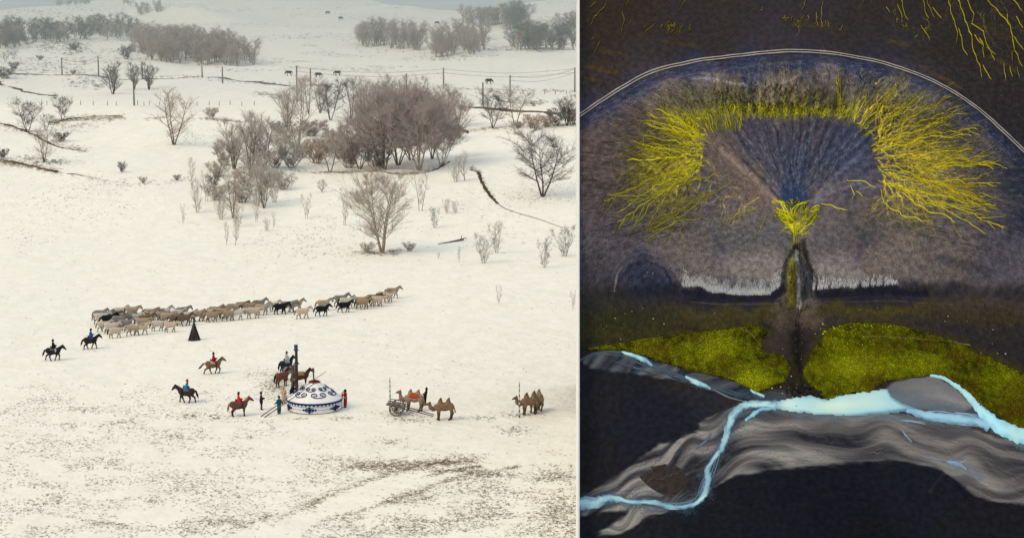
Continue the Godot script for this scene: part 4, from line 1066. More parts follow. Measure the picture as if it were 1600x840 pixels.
	# wind-packed snow hanging on the apron's lower lip
	for side in 2:
		st = SurfaceTool.new(); st.begin(Mesh.PRIMITIVE_TRIANGLES)
		for i in (2600 if side == 0 else 1200):
			var x := r.randf_range(1066, 1218) if side == 0 else 1272.0 + pow(r.randf(), 1.3) * 130.0
			var low := 0.0
			if side == 0: low = curve_at([1066.0, 1090.0, 1120.0, 1160.0, 1200.0, 1220.0], [446.0, 447.0, 453.0, 456.0, 455.0, 446.0], x)
			else: low = 449.0 - (x - 1272.0) * 0.03
			var env := 4.0 + 16.0 * clampf(0.5 + nz3.get_noise_2d(x * 0.12, 4.0) * 1.3, 0, 1) * (1.0 if side == 0 else 0.7)
			if side == 1 and nz3.get_noise_2d(x * 0.22, 9.0) < -0.12: continue
			var up := pow(r.randf(), 2.2) * env
			var q := Vector2(x + r.randf_range(-2, 2), low + r.randf_range(-1, 2) - up)
			vein(st, [q, q + Vector2(r.randf_range(-1.5, 1.5), -r.randf_range(1.5, 5.0))], r.randf_range(1.0, 2.6) * (1.0 - 0.5 * up / env), Color.WHITE, r, 0.6, 0.06)
		st.generate_normals()
		tag(mesh_node("snow_patch", st.commit(), mat(Color(0.97, 0.97, 0.98), 0.95, 0.1)), ["ragged white snow strip on the pale apron's lip left of the gully", "broken white snow strip on the pale apron's lip right of the gully"][side], "snow", "", "structure")
	# cushions of moss that make up the meadows
	var cushion := SphereMesh.new(); cushion.radius = 0.09; cushion.height = 0.13; cushion.radial_segments = 6; cushion.rings = 3
	var ml := PackedVector2Array(MEADOW_L); var mr := PackedVector2Array(MEADOW_R)
	for side in 2:
		var pads := []
		for i in 16000:
			var q := Vector2(r.randf_range(915, 1242), r.randf_range(503, 609)) if side == 0 else Vector2(r.randf_range(1256, 1640), r.randf_range(498, 690))
			if not Geometry2D.is_point_in_polygon(q, ml if side == 0 else mr): continue
			var w := slope_st(q.x, q.y)
			var c := meadow_colour(q, w.x, w.y)
			pads.append([q, c * r.randf_range(0.6, 1.3), r.randf_range(0.3, 0.9)])
		scatter_slope("moss_cushions", cushion, pads, "yellow green moss cushions covering the meadow %s of the dark gully" % ["left", "right"][side], "moss")
	# moss hummocks and pale stones
	var hum := SphereMesh.new(); hum.radius = 0.13; hum.height = 0.2; hum.radial_segments = 7; hum.rings = 4
	var spots := []
	for i in 150:
		var q := Vector2(1332 + r.randfn(0, 26), 520 + r.randfn(0, 13))
		if q.y > 500: spots.append([q, lin(Color8(176, 186, 50)) * r.randf_range(0.5, 1.0), r.randf_range(0.3, 0.85)])
	for i in 22: spots.append([Vector2(1370 + r.randfn(0, 26), 505 + r.randfn(0, 2)), lin(Color8(176, 186, 60)), r.randf_range(0.4, 0.9)])
	scatter_slope("moss_hummocks", hum, spots, "small bright moss hummocks dotted over the right meadow's upper end", "moss")
	spots = []
	for i in 110:
		var q: Vector2 = [Vector2(r.randf_range(920, 1200), r.randf_range(430, 545)), Vector2(r.randf_range(1280, 1590), r.randf_range(470, 560)), Vector2(1230 + r.randfn(0, 20), 575 + r.randfn(0, 20)), Vector2(1248 + r.randfn(0, 8), 345 + r.randfn(0, 9))][r.randi() % 4]
		spots.append([q, lin(Color8(150, 148, 150)) * r.randf_range(0.5, 1.2), r.randf_range(0.2, 0.7)])
	for i in 40: spots.append([Vector2(r.randf_range(1230, 1285), 606 + r.randfn(0, 3)), lin(Color8(40, 36, 34)) * r.randf_range(0.6, 1.3), r.randf_range(0.6, 1.6)])
	scatter_slope("pale_stones", hum, spots, "scattered small stones on the dark banks above the river", "stones")

func _normals(st: SurfaceTool) -> ArrayMesh:
	st.generate_normals()
	return st.commit()

func scatter_slope(called: String, mesh: Mesh, spots: Array, label: String, category: String):
	var mm := MultiMesh.new()
	mm.transform_format = MultiMesh.TRANSFORM_3D
	mm.use_colors = true
	mm.mesh = mesh
	mm.instance_count = spots.size()
	for i in spots.size():
		var s: float = spots[i][2]
		mm.set_instance_transform(i, Transform3D(Basis.from_euler(Vector3(i, i * 2.0, 0)).scaled(Vector3(s, s, s)), slope_at(spots[i][0].x, spots[i][0].y, 0.12 if called == "moss_cushions" else 0.05)))
		mm.set_instance_color(i, spots[i][1])
	var o := MultiMeshInstance3D.new()
	o.multimesh = mm
	o.material_override = mat(Color.WHITE, 1.0, 0.1, true)
	o.name = named(called)
	add_child(o)
	tag(o, label, category, "", "stuff")

# ---------------------------------------------------------------- bare trees
func tube(st: SurfaceTool, pts: Array, r0: float, r1: float, sides := 4):
	var prev := []
	var n := pts.size()
	for i in n:
		var d: Vector3 = (pts[mini(i + 1, n - 1)] - pts[maxi(i - 1, 0)]).normalized()
		var a := d.cross(Vector3(0.31, 0.2, 0.93)).normalized()
		var b := d.cross(a)
		var r := lerpf(r0, r1, float(i) / maxf(1.0, n - 1))
		var row := []
		for k in sides:
			var t := TAU * k / sides
			row.append(pts[i] + (a * cos(t) + b * sin(t)) * r)
		if i > 0:
			for k in sides:
				var k2 := (k + 1) % sides
				for v in [prev[k], row[k], row[k2], prev[k], row[k2], prev[k2]]: st.add_vertex(v)
		prev = row

func twig(st: SurfaceTool, p: Vector3, d: Vector3, length: float, w: float):
	var a := d.cross(Vector3(0.2, 0.3, 0.9)).normalized() * w * 0.5
	var b := d.cross(a).normalized() * w * 0.5
	var e := p + d * length
	for v in [p - a, p + a, e, p - b, p + b, e]: st.add_vertex(v)

func bend(p: Vector3, dir: Vector3, length: float, n: int, lift: float, jit: float, r: RandomNumberGenerator) -> Array:
	var pts := [p]
	var d := dir.normalized()
	for i in n:
		d = (d + Vector3(r.randf_range(-jit, jit), lift + r.randf_range(-jit, jit) * 0.6, r.randf_range(-jit, jit))).normalized()
		p = p + d * length / n
		pts.append(p)
	return pts

# o: h height, stems, lean, start (share of the stem that is bare), reach, limbs, branches, twigs, tlen, tw, lift, tlift
func make_tree(seed_: int, o: Dictionary) -> Array:
	var r := RandomNumberGenerator.new(); r.seed = seed_
	var wood := SurfaceTool.new(); wood.begin(Mesh.PRIMITIVE_TRIANGLES)
	var crown := SurfaceTool.new(); crown.begin(Mesh.PRIMITIVE_TRIANGLES)
	var h: float = o.h
	for s in int(o.stems):
		var az := TAU * (s + r.randf() * 0.7) / float(o.stems)
		var lean: float = o.lean * r.randf_range(0.5, 1.1)
		var hs: float = h * r.randf_range(0.72, 0.95)
		var p0 := Vector3(cos(az), 0, sin(az)) * float(o.get("base", 0.15)) - Vector3(0, 0.15, 0)
		var stem := bend(p0, Vector3(cos(az) * lean, 1.0, sin(az) * lean), hs, 7, 0.05, 0.09, r)
		var rad: float = o.get("rad", h * 0.016) * (1.0 if o.stems < 3 else 0.75)
		tube(wood, stem, rad, rad * 0.2, 5)
		for l in int(o.limbs):
			var k := lerpf(o.start, 0.98, (l + r.randf()) / float(o.limbs))
			var f := k * (stem.size() - 1)
			var i0 := mini(int(f), stem.size() - 2)
			var p: Vector3 = stem[i0].lerp(stem[i0 + 1], f - i0)
			var la := r.randf() * TAU
			var out := sin(PI * clampf(0.18 + (k - o.start) / (1.0 - o.start) * 0.78, 0, 1))
			var ll: float = o.reach * h * (0.25 + 0.75 * out) * r.randf_range(0.7, 1.15)
			var limb := bend(p, Vector3(cos(la), o.get("rise", 0.7) + k * 0.5, sin(la)), ll, 4, o.lift, 0.16, r)
			tube(wood if o.get("pale_limbs", true) else crown, limb, rad * 0.42 * (1.2 - k * 0.6), rad * 0.1, 3)
			for b in int(o.branches):
				var kb := r.randf_range(0.2, 1.0)
				var fb := kb * (limb.size() - 1)
				var ib := mini(int(fb), limb.size() - 2)
				var pb: Vector3 = limb[ib].lerp(limb[ib + 1], fb - ib)
				var ld: Vector3 = (limb[ib + 1] - limb[ib]).normalized()
				var bd := (ld + Vector3(r.randf_range(-1, 1), r.randf_range(-0.5, 0.8), r.randf_range(-1, 1))).normalized()
				var bl: float = ll * r.randf_range(0.3, 0.7)
				var br := bend(pb, bd, bl, 2, o.lift * 0.6, 0.2, r)
				tube(crown, br, rad * 0.12 + 0.006, 0.006, 3)
				for t in int(o.twigs):
					var kt := r.randf()
					var pt: Vector3 = br[0].lerp(br[1], kt * 2.0) if kt < 0.5 else br[1].lerp(br[2], kt * 2.0 - 1.0)
					var td := (bd * 0.7 + Vector3(r.randf_range(-1, 1), o.tlift + r.randf_range(-0.6, 0.6), r.randf_range(-1, 1))).normalized()
					twig(crown, pt, td, o.tlen * r.randf_range(0.5, 1.3), o.tw)
	wood.generate_normals(); crown.generate_normals()
	return [wood.commit(), crown.commit()]

func bark_mat(c: Color, seed_: int) -> StandardMaterial3D:
	var m := StandardMaterial3D.new()
	m.albedo_color = c
	m.albedo_texture = noise_tex(seed_, 0.06, Color(0.55, 0.52, 0.5), Color(1, 1, 1), 128)
	m.uv1_triplanar = true
	m.uv1_scale = Vector3(0.6, 0.25, 0.6)
	m.roughness = 0.95; m.metallic_specular = 0.15
	return m

var trees := {}
var crown_mats := []
var bark_mats := []

func build_trees():
	bark_mats = [bark_mat(Color8(206, 194, 178), 81), bark_mat(Color8(150, 140, 130), 82), bark_mat(Color8(104, 98, 94), 83)]
	crown_mats = [mat(Color8(196, 186, 178), 0.95, 0.1), mat(Color8(182, 170, 168), 0.95, 0.1), mat(Color8(144, 142, 140), 0.95, 0.1), mat(Color8(198, 192, 186), 0.95, 0.1), mat(Color8(194, 178, 166), 0.95, 0.1)]
	trees.birch = make_tree(1, {"h": 12.0, "stems": 4, "lean": 0.36, "start": 0.16, "reach": 0.36, "limbs": 13, "branches": 10, "twigs": 14, "tlen": 0.75, "tw": 0.026, "lift": 0.06, "tlift": 0.1, "rise": 0.5})
	trees.spread = make_tree(2, {"h": 11.0, "stems": 3, "lean": 0.5, "start": 0.2, "reach": 0.4, "limbs": 13, "branches": 10, "twigs": 14, "tlen": 0.7, "tw": 0.026, "lift": 0.02, "tlift": -0.05, "rise": 0.4})
	trees.grove = make_tree(3, {"h": 13.0, "stems": 4, "lean": 0.36, "start": 0.18, "reach": 0.38, "limbs": 15, "branches": 9, "twigs": 12, "tlen": 1.1, "tw": 0.026, "lift": 0.06, "tlift": 0.3, "rad": 0.17, "rise": 0.5})
	trees.grove2 = make_tree(13, {"h": 13.0, "stems": 5, "lean": 0.5, "start": 0.12, "reach": 0.38, "limbs": 13, "branches": 9, "twigs": 12, "tlen": 1.1, "tw": 0.026, "lift": 0.06, "tlift": 0.3, "rad": 0.12, "rise": 0.5})
	trees.upright = make_tree(4, {"h": 11.0, "stems": 4, "lean": 0.34, "start": 0.1, "reach": 0.34, "limbs": 12, "branches": 8, "twigs": 12, "tlen": 0.8, "tw": 0.023, "lift": 0.09, "tlift": 0.3})
	trees.airy = make_tree(5, {"h": 11.0, "stems": 3, "lean": 0.26, "start": 0.1, "reach": 0.34, "limbs": 12, "branches": 8, "twigs": 8, "tlen": 0.7, "tw": 0.022, "lift": 0.05, "tlift": 0.2, "rise": 0.5})
	trees.dark = make_tree(6, {"h": 9.0, "stems": 2, "lean": 0.4, "start": 0.24, "reach": 0.4, "limbs": 12, "branches": 9, "twigs": 9, "tlen": 0.7, "tw": 0.03, "lift": 0.03, "tlift": 0.0, "rise": 0.4})
	trees.sapling = make_tree(7, {"h": 5.0, "stems": 2, "lean": 0.1, "start": 0.1, "reach": 0.2, "limbs": 14, "branches": 5, "twigs": 4, "tlen": 0.45, "tw": 0.011, "lift": 0.14, "tlift": 0.6, "rad": 0.032})
	trees.sapling2 = make_tree(8, {"h": 5.0, "stems": 5, "lean": 0.26, "start": 0.06, "reach": 0.2, "limbs": 9, "branches": 5, "twigs": 5, "tlen": 0.5, "tw": 0.011, "lift": 0.12, "tlift": 0.5, "rad": 0.032})
	trees.bush = make_tree(9, {"h": 3.0, "stems": 14, "lean": 0.8, "start": 0.1, "reach": 0.24, "limbs": 6, "branches": 4, "twigs": 6, "tlen": 0.45, "tw": 0.024, "lift": 0.16, "tlift": 0.7, "rad": 0.03, "pale_limbs": false})
	for i in 3:
		trees["forest%d" % i] = make_tree(20 + i, {"h": 10.0, "stems": 2 + i % 2, "lean": 0.16, "start": 0.06, "reach": 0.28, "limbs": 12, "branches": 8, "twigs": 4, "tlen": 1.1, "tw": 0.04, "lift": 0.12, "tlift": 0.35, "rad": 0.12})
	var tree := func(kind: String, px: float, py: float, hpx: float, wide: float, crown: int, bark: int, label: String, group := "", called := "bare_tree", category := "tree"):
		var p := ground_at(px, py)
		var o := thing(called, p, fmod(px * 1.37, TAU))
		var hm: float = {"birch": 12.0, "spread": 11.0, "grove": 13.0, "grove2": 13.0, "upright": 11.0, "airy": 11.0, "dark": 9.0, "sapling": 5.0, "sapling2": 5.0, "bush": 3.0}[kind]
		var k := hpx / scale_at(p) / hm * 1.08
		o.scale = Vector3(k * wide, k, k * wide)
		tag(o, label, category, group)
		mesh_node("trunk", trees[kind][0], bark_mats[bark], o)
		mesh_node("crown", trees[kind][1], crown_mats[crown], o)
	# on the slope below the terrace
	tree.call("birch", 597, 395, 128, 1.05, 0, 0, "large bare birch with pale forked trunks standing alone below the terrace edge")
	tree.call("spread", 848, 307, 106, 1.15, 2, 2, "wide spreading dark bare tree beside the earth gully near the white wall")
	tree.call("sapling", 657, 330, 76, 1.0, 3, 1, "tall thin sapling close to the right side of the large lone birch")
	tree.call("sapling", 537, 352, 60, 0.9, 3, 1, "thin sapling close to the left side of the large lone birch")
	tree.call("airy", 503, 300, 20, 1.3, 2, 2, "small dark bush on the snow left of the large lone birch", "", "shrub", "shrub")
	tree.call("sapling", 478, 342, 40, 1.2, 3, 1, "lone small sapling on open snow left of the large birch")
	# the purple grove
	tree.call("grove", 655, 266, 122, 1.15, 1, 0, "pale-trunked birch at the front right of the purple-brown grove")
	tree.call("grove2", 690, 258, 104, 0.95, 1, 0, "pale-stemmed birch on the right edge of the purple-brown grove")
	tree.call("grove2", 562, 264, 82, 1.2, 1, 1, "leaning many-stemmed birch at the front left of the purple-brown grove")
	tree.call("grove", 600, 264, 118, 1.2, 1, 1, "tall dense birch in the middle of the purple-brown grove")
	tree.call("grove2", 622, 258, 122, 1.15, 1, 1, "tallest dense birch at the heart of the purple-brown grove")
	tree.call("grove", 575, 252, 92, 1.0, 1, 1, "dense birch behind the leaning one in the purple-brown grove")
	tree.call("grove2", 642, 250, 108, 1.1, 1, 1, "dense birch at the back of the purple-brown grove, behind the pale trunks")
	tree.call("grove", 675, 248, 92, 1.0, 1, 1, "dense birch at the back right of the purple-brown grove")
	tree.call("bush", 545, 262, 44, 1.2, 1, 1, "purple-brown bush at the left foot of the grove", "", "shrub", "shrub")
	tree.call("bush", 590, 266, 40, 1.3, 2, 2, "dark low bush at the front foot of the grove", "", "shrub", "shrub")
	tree.call("bush", 704, 220, 30, 1.3, 2, 2, "dark grey bush at the right foot of the grove by the fallen log", "", "shrub", "shrub")
	tree.call("dark", 515, 268, 52, 1.1, 3, 1, "low forked tree leaning left at the grove's left foot on the snow ledge")
	# behind the grove
	tree.call("upright", 572, 192, 72, 1.0, 3, 1, "grey-green tree behind the grove, leftmost of the tall row")
	tree.call("upright", 598, 190, 72, 1.0, 3, 1, "grey-green tree behind the grove, second of the tall row")
	tree.call("upright", 624, 190, 72, 1.0, 3, 1, "grey-green tree behind the grove, third of the tall row")
	tree.call("upright", 648, 188, 68, 1.0, 3, 1, "grey-green tree behind the grove, rightmost of the tall row")
	tree.call("birch", 692, 200, 66, 1.1, 3, 1, "rounded bare tree right behind the grove under the power line")
	tree.call("dark", 716, 196, 50, 1.1, 3, 1, "small bare tree on the slope right of the grove")
	tree.call("dark", 548, 186, 58, 1.15, 2, 2, "dark tree with two slanting trunks left behind the grove")
	tree.call("spread", 516, 188, 64, 0.9, 2, 2, "bare tree with a black trunk foot on the snow left of the grove")
	tree.call("airy", 500, 176, 55, 1.1, 3, 1, "airy tree standing behind the black-footed tree near the poles")
	tree.call("airy", 466, 232, 112, 0.75, 3, 0, "tall slim pale tree standing before the power pole")
	tree.call("upright", 450, 205, 70, 0.9, 3, 1, "grey tree behind the tall slim pale tree")
	tree.call("dark", 482, 178, 55, 1.0, 3, 1, "small tree between the two power poles")
	tree.call("bush", 486, 212, 26, 2.2, 1, 1, "reddish brown thicket under the tall slim pale tree", "", "shrub", "shrub")
	tree.call("bush", 436, 208, 20, 1.8, 2, 2, "dark low thicket on the bank edge left of the slim pale tree", "", "shrub", "shrub")
	tree.call("bush", 495, 255, 40, 1.3, 4, 1, "brown twiggy bush on the snow ledge left of the leaning tree", "", "shrub", "shrub")
	tree.call("bush", 455, 262, 34, 1.4, 3, 1, "grey twiggy bush on the snow ledge edge", "", "shrub", "shrub")
	tree.call("bush", 525, 232, 34, 1.4, 4, 1, "brown bush on the left flank of the grove", "", "shrub", "shrub")
	# the thicket left of the grove
	tree.call("upright", 365, 264, 78, 1.1, 3, 1, "bare tree on the left of the dense grey thicket")
	tree.call("upright", 392, 268, 92, 1.0, 3, 1, "tallest bare tree in the middle of the dense grey thicket")
	tree.call("upright", 412, 264, 88, 1.0, 3, 1, "bare tree on the right of the dense grey thicket")
	tree.call("bush", 350, 258, 40, 1.2, 3, 1, "bush at the left foot of the dense grey thicket", "", "shrub", "shrub")
	tree.call("bush", 400, 276, 40, 1.4, 3, 1, "bush at the front foot of the dense grey thicket", "", "shrub", "shrub")
	tree.call("bush", 430, 262, 30, 1.4, 3, 1, "bush at the right foot of the dense grey thicket", "", "shrub", "shrub")
	tree.call("airy", 364, 340, 76, 0.9, 4, 1, "brownish young tree below the dense grey thicket")
	tree.call("sapling2", 345, 343, 58, 0.9, 3, 1, "slender sapling left of the brownish young tree")
	tree.call("sapling2", 372, 354, 42, 0.9, 3, 1, "short sapling just right of the brownish young tree")
	tree.call("sapling", 367, 383, 52, 0.8, 3, 1, "thin sapling below the brownish young tree, nearest the open snow")
	tree.call("sapling", 353, 382, 36, 0.8, 3, 1, "shorter thin sapling beside the one nearest the open snow")
	tree.call("sapling2", 402, 322, 62, 1.1, 3, 1, "many-stemmed sapling with a leaning stem right of the brownish young tree")
	tree.call("upright", 412, 325, 70, 0.9, 3, 1, "grey young tree with a wide foot below the thicket")
	tree.call("sapling2", 428, 316, 60, 1.0, 3, 1, "grey sapling right of the young tree with a wide foot")
	tree.call("sapling", 400, 348, 36, 0.9, 3, 1, "small sapling on the slope below the grey young tree")
	tree.call("sapling2", 416, 361, 22, 1.0, 3, 1, "tiny forked sapling on the lower slope, left of a straight one")
	tree.call("sapling", 427, 356, 26, 0.8, 3, 1, "tiny straight sapling on the lower slope, right of a forked one")
	tree.call("sapling2", 308, 332, 60, 0.8, 3, 1, "slender pale sapling with a dark foot left of the thicket")
	tree.call("sapling", 298, 282, 36, 1.2, 4, 1, "light brown sapling standing above the dark-footed one")
	tree.call("sapling", 322, 315, 50, 0.9, 3, 1, "pale thin sapling between the thicket and the dark-footed one")
	tree.call("sapling", 285, 350, 32, 0.8, 3, 1, "lone thin sapling, leftmost on the open slope")
	tree.call("bush", 334, 292, 22, 1.2, 2, 2, "small dark bush beside the pale thin sapling", "", "shrub", "shrub")
	# left terraces
	tree.call("airy", 271, 226, 88, 1.05, 4, 1, "airy light brown tree standing alone on the left terrace edge")
	tree.call("spread", 97, 188, 41, 0.9, 2, 2, "small round-crowned dark tree at the left end of the grassy bank")
	tree.call("spread", 42, 206, 52, 1.05, 2, 2, "dense dark tree nearest the left edge of the snowfield")
	tree.call("airy", 68, 253, 58, 1.1, 3, 1, "pale-stemmed tree below the dense dark one at the far left")
	tree.call("dark", 72, 204, 24, 1.2, 2, 2, "small dark tree right beside the dense dark one at the far left")
	tree.call("bush", 95, 220, 15, 2.0, 2, 2, "low brown bush under the grassy bank on the left", "", "shrub", "shrub")
	tree.call("bush", 330, 184, 17, 1.5, 3, 1, "round twiggy bush on the terrace edge above the thicket", "", "shrub", "shrub")
	tree.call("bush", 190, 269, 17, 0.9, 2, 2, "lone dark bush on the open snow of the left slope", "", "shrub", "shrub")
	tree.call("bush", 223, 286, 11, 1.3, 3, 1, "small round grey bush on the left slope's lip", "", "shrub", "shrub")
	tree.call("bush", 276, 282, 10, 1.3, 2, 2, "small dark bush on the lip right of the round grey one", "", "shrub", "shrub")
	tree.call("bush", 3, 248, 18, 1.3, 2, 2, "dark bush cut by the picture's left edge on the bank", "", "shrub", "shrub")
	tree.call("upright", 176, 147, 50, 1.15, 2, 2, "dark upright tree clump beside the road, left of a similar pair")
	tree.call("upright", 209, 140, 42, 1.0, 2, 2, "dark upright tree beside the road behind a pole, left of a pair")
	tree.call("upright", 232, 140, 42, 1.1, 2, 2, "dark upright tree beside the road behind a pole, right of a pair")
	tree.call("dark", 20, 92, 14, 1.4, 2, 2, "small dark tree on the snow below the left wood")
	tree.call("dark", 8, 96, 14, 1.4, 2, 2, "dark low tree at the left edge below the wood")
	tree.call("bush", 22, 108, 12, 1.6, 2, 2, "dark bush on the road bank at the far left", "", "shrub", "shrub")
	tree.call("bush", 6, 122, 18, 2.0, 2, 2, "wide dark bush on the road bank at the left edge", "", "shrub", "shrub")
	tree.call("dark", 131, 103, 8, 1.3, 2, 2, "tiny dark tree between the two leftmost poles")
	tree.call("bush", 62, 94, 8, 1.6, 2, 2, "tiny dark bush on the snow left of the leftmost pole", "", "shrub", "shrub")
	tree.call("bush", 114, 116, 7, 1.6, 2, 2, "tiny dark bush on the road between the two leftmost poles", "", "shrub", "shrub")
	tree.call("bush", 115, 78, 12, 1.6, 2, 2, "dark bush on the snow patch below the left wood", "", "shrub", "shrub")
	tree.call("bush", 197, 92, 22, 1.1, 2, 2, "pair-like dark bush at the left foot of the big wedge wood", "", "shrub", "shrub")
	# right side
	tree.call("sapling2", 712, 284, 46, 1.2, 3, 1, "thin sapling left of the earth gully on the snow bank")
	tree.call("sapling", 727, 282, 46, 1.2, 3, 1, "thin sapling right next to the earth gully on the snow bank")
	tree.call("sapling2", 698, 333, 26, 1.1, 3, 1, "short thin sapling on the slope below the gully, left of a twin")
	tree.call("sapling2", 711, 333, 22, 1.1, 3, 1, "short thin sapling on the slope below the gully, right of a twin")
	tree.call("sapling2", 679, 356, 36, 0.9, 2, 1, "thin sapling with a dark tuft right of the large lone birch")
	tree.call("sapling2", 756, 411, 50, 1.2, 2, 1, "leafless many-stemmed sapling on the lower right slope, left of a taller one")
	tree.call("sapling2", 776, 395, 56, 0.9, 3, 1, "taller pale sapling on the lower right slope behind a many-stemmed one")
	tree.call("sapling", 718, 409, 26, 0.8, 3, 1, "tiny sapling below the fallen branch on the lower slope")
	tree.call("sapling2", 851, 418, 52, 0.9, 2, 1, "dark-footed sapling on the lower right slope near the white wall")
	tree.call("sapling2", 882, 400, 54, 1.3, 2, 2, "bushy sapling nearest to the white wall on the lower slope")
	tree.call("sapling", 779, 475, 30, 1.0, 3, 1, "lone sapling on the open snow right of the horse herd")
	tree.call("sapling", 895, 482, 28, 1.0, 3, 1, "lone sapling against the white wall above the camels")
	tree.call("sapling2", 685, 404, 12, 0.9, 3, 1, "tiny twig plant left below the fallen branch")
	tree.call("spread", 770, 200, 58, 1.0, 2, 2, "bare tree with a dark foot under the power line on the right")
	tree.call("dark", 806, 196, 52, 1.0, 3, 1, "thin bare tree before the road on the right, behind the reeds")
	tree.call("dark", 797, 152, 18, 1.5, 3, 1, "low bare tree by the right-hand power pole")
	tree.call("upright", 886, 196, 48, 1.2, 2, 2, "dark dense tree against the white wall by the road")
	tree.call("bush", 868, 196, 28, 1.4, 2, 2, "dark bush beside the dense tree by the road", "", "shrub", "shrub")
	tree.call("bush", 895, 194, 30, 1.4, 1, 2, "brownish bush between the dense tree and the white wall", "", "shrub", "shrub")
	tree.call("bush", 832, 200, 22, 1.6, 4, 1, "reddish dry reed bush on the snow ledge before the road", "", "shrub", "shrub")
	tree.call("bush", 855, 198, 18, 1.6, 4, 1, "dry reed clump right of the reddish one before the road", "", "shrub", "shrub")
	tree.call("bush", 810, 200, 12, 2.0, 4, 1, "low dry reed clump left of the reddish one before the road", "", "shrub", "shrub")
	var brush_spots := [[442, 240, 30, "the slim pale tree's left foot"], [470, 246, 26, "the slim pale tree's front"], [512, 244, 30, "the leaning tree's back"], [448, 222, 24, "the bank edge behind the slim tree"], [536, 248, 40, "the grove's left foot, behind the leaning tree"], [340, 276, 26, "the thicket's lower left"], [382, 290, 30, "the slope just under the thicket"], [420, 292, 30, "the slope under the thicket's right half"], [442, 296, 26, "the ledge right of the thicket"], [378, 316, 34, "the brownish young tree's right side"], [338, 312, 26, "the slope left of the brownish young tree"], [715, 216, 20, "the fallen log's upper end"], [560, 316, 20, "the large lone birch's crown, left"], [640, 392, 14, "the large lone birch's foot, right"], [574, 394, 16, "the large lone birch's foot, left"]]
	for e in brush_spots:
		tree.call("bush", e[0], e[1], e[2], 1.6, 3 if int(e[0]) % 2 == 0 else 4, 1, "thin bare brush growing by %s" % e[3], "", "shrub", "shrub")
	build_woods()

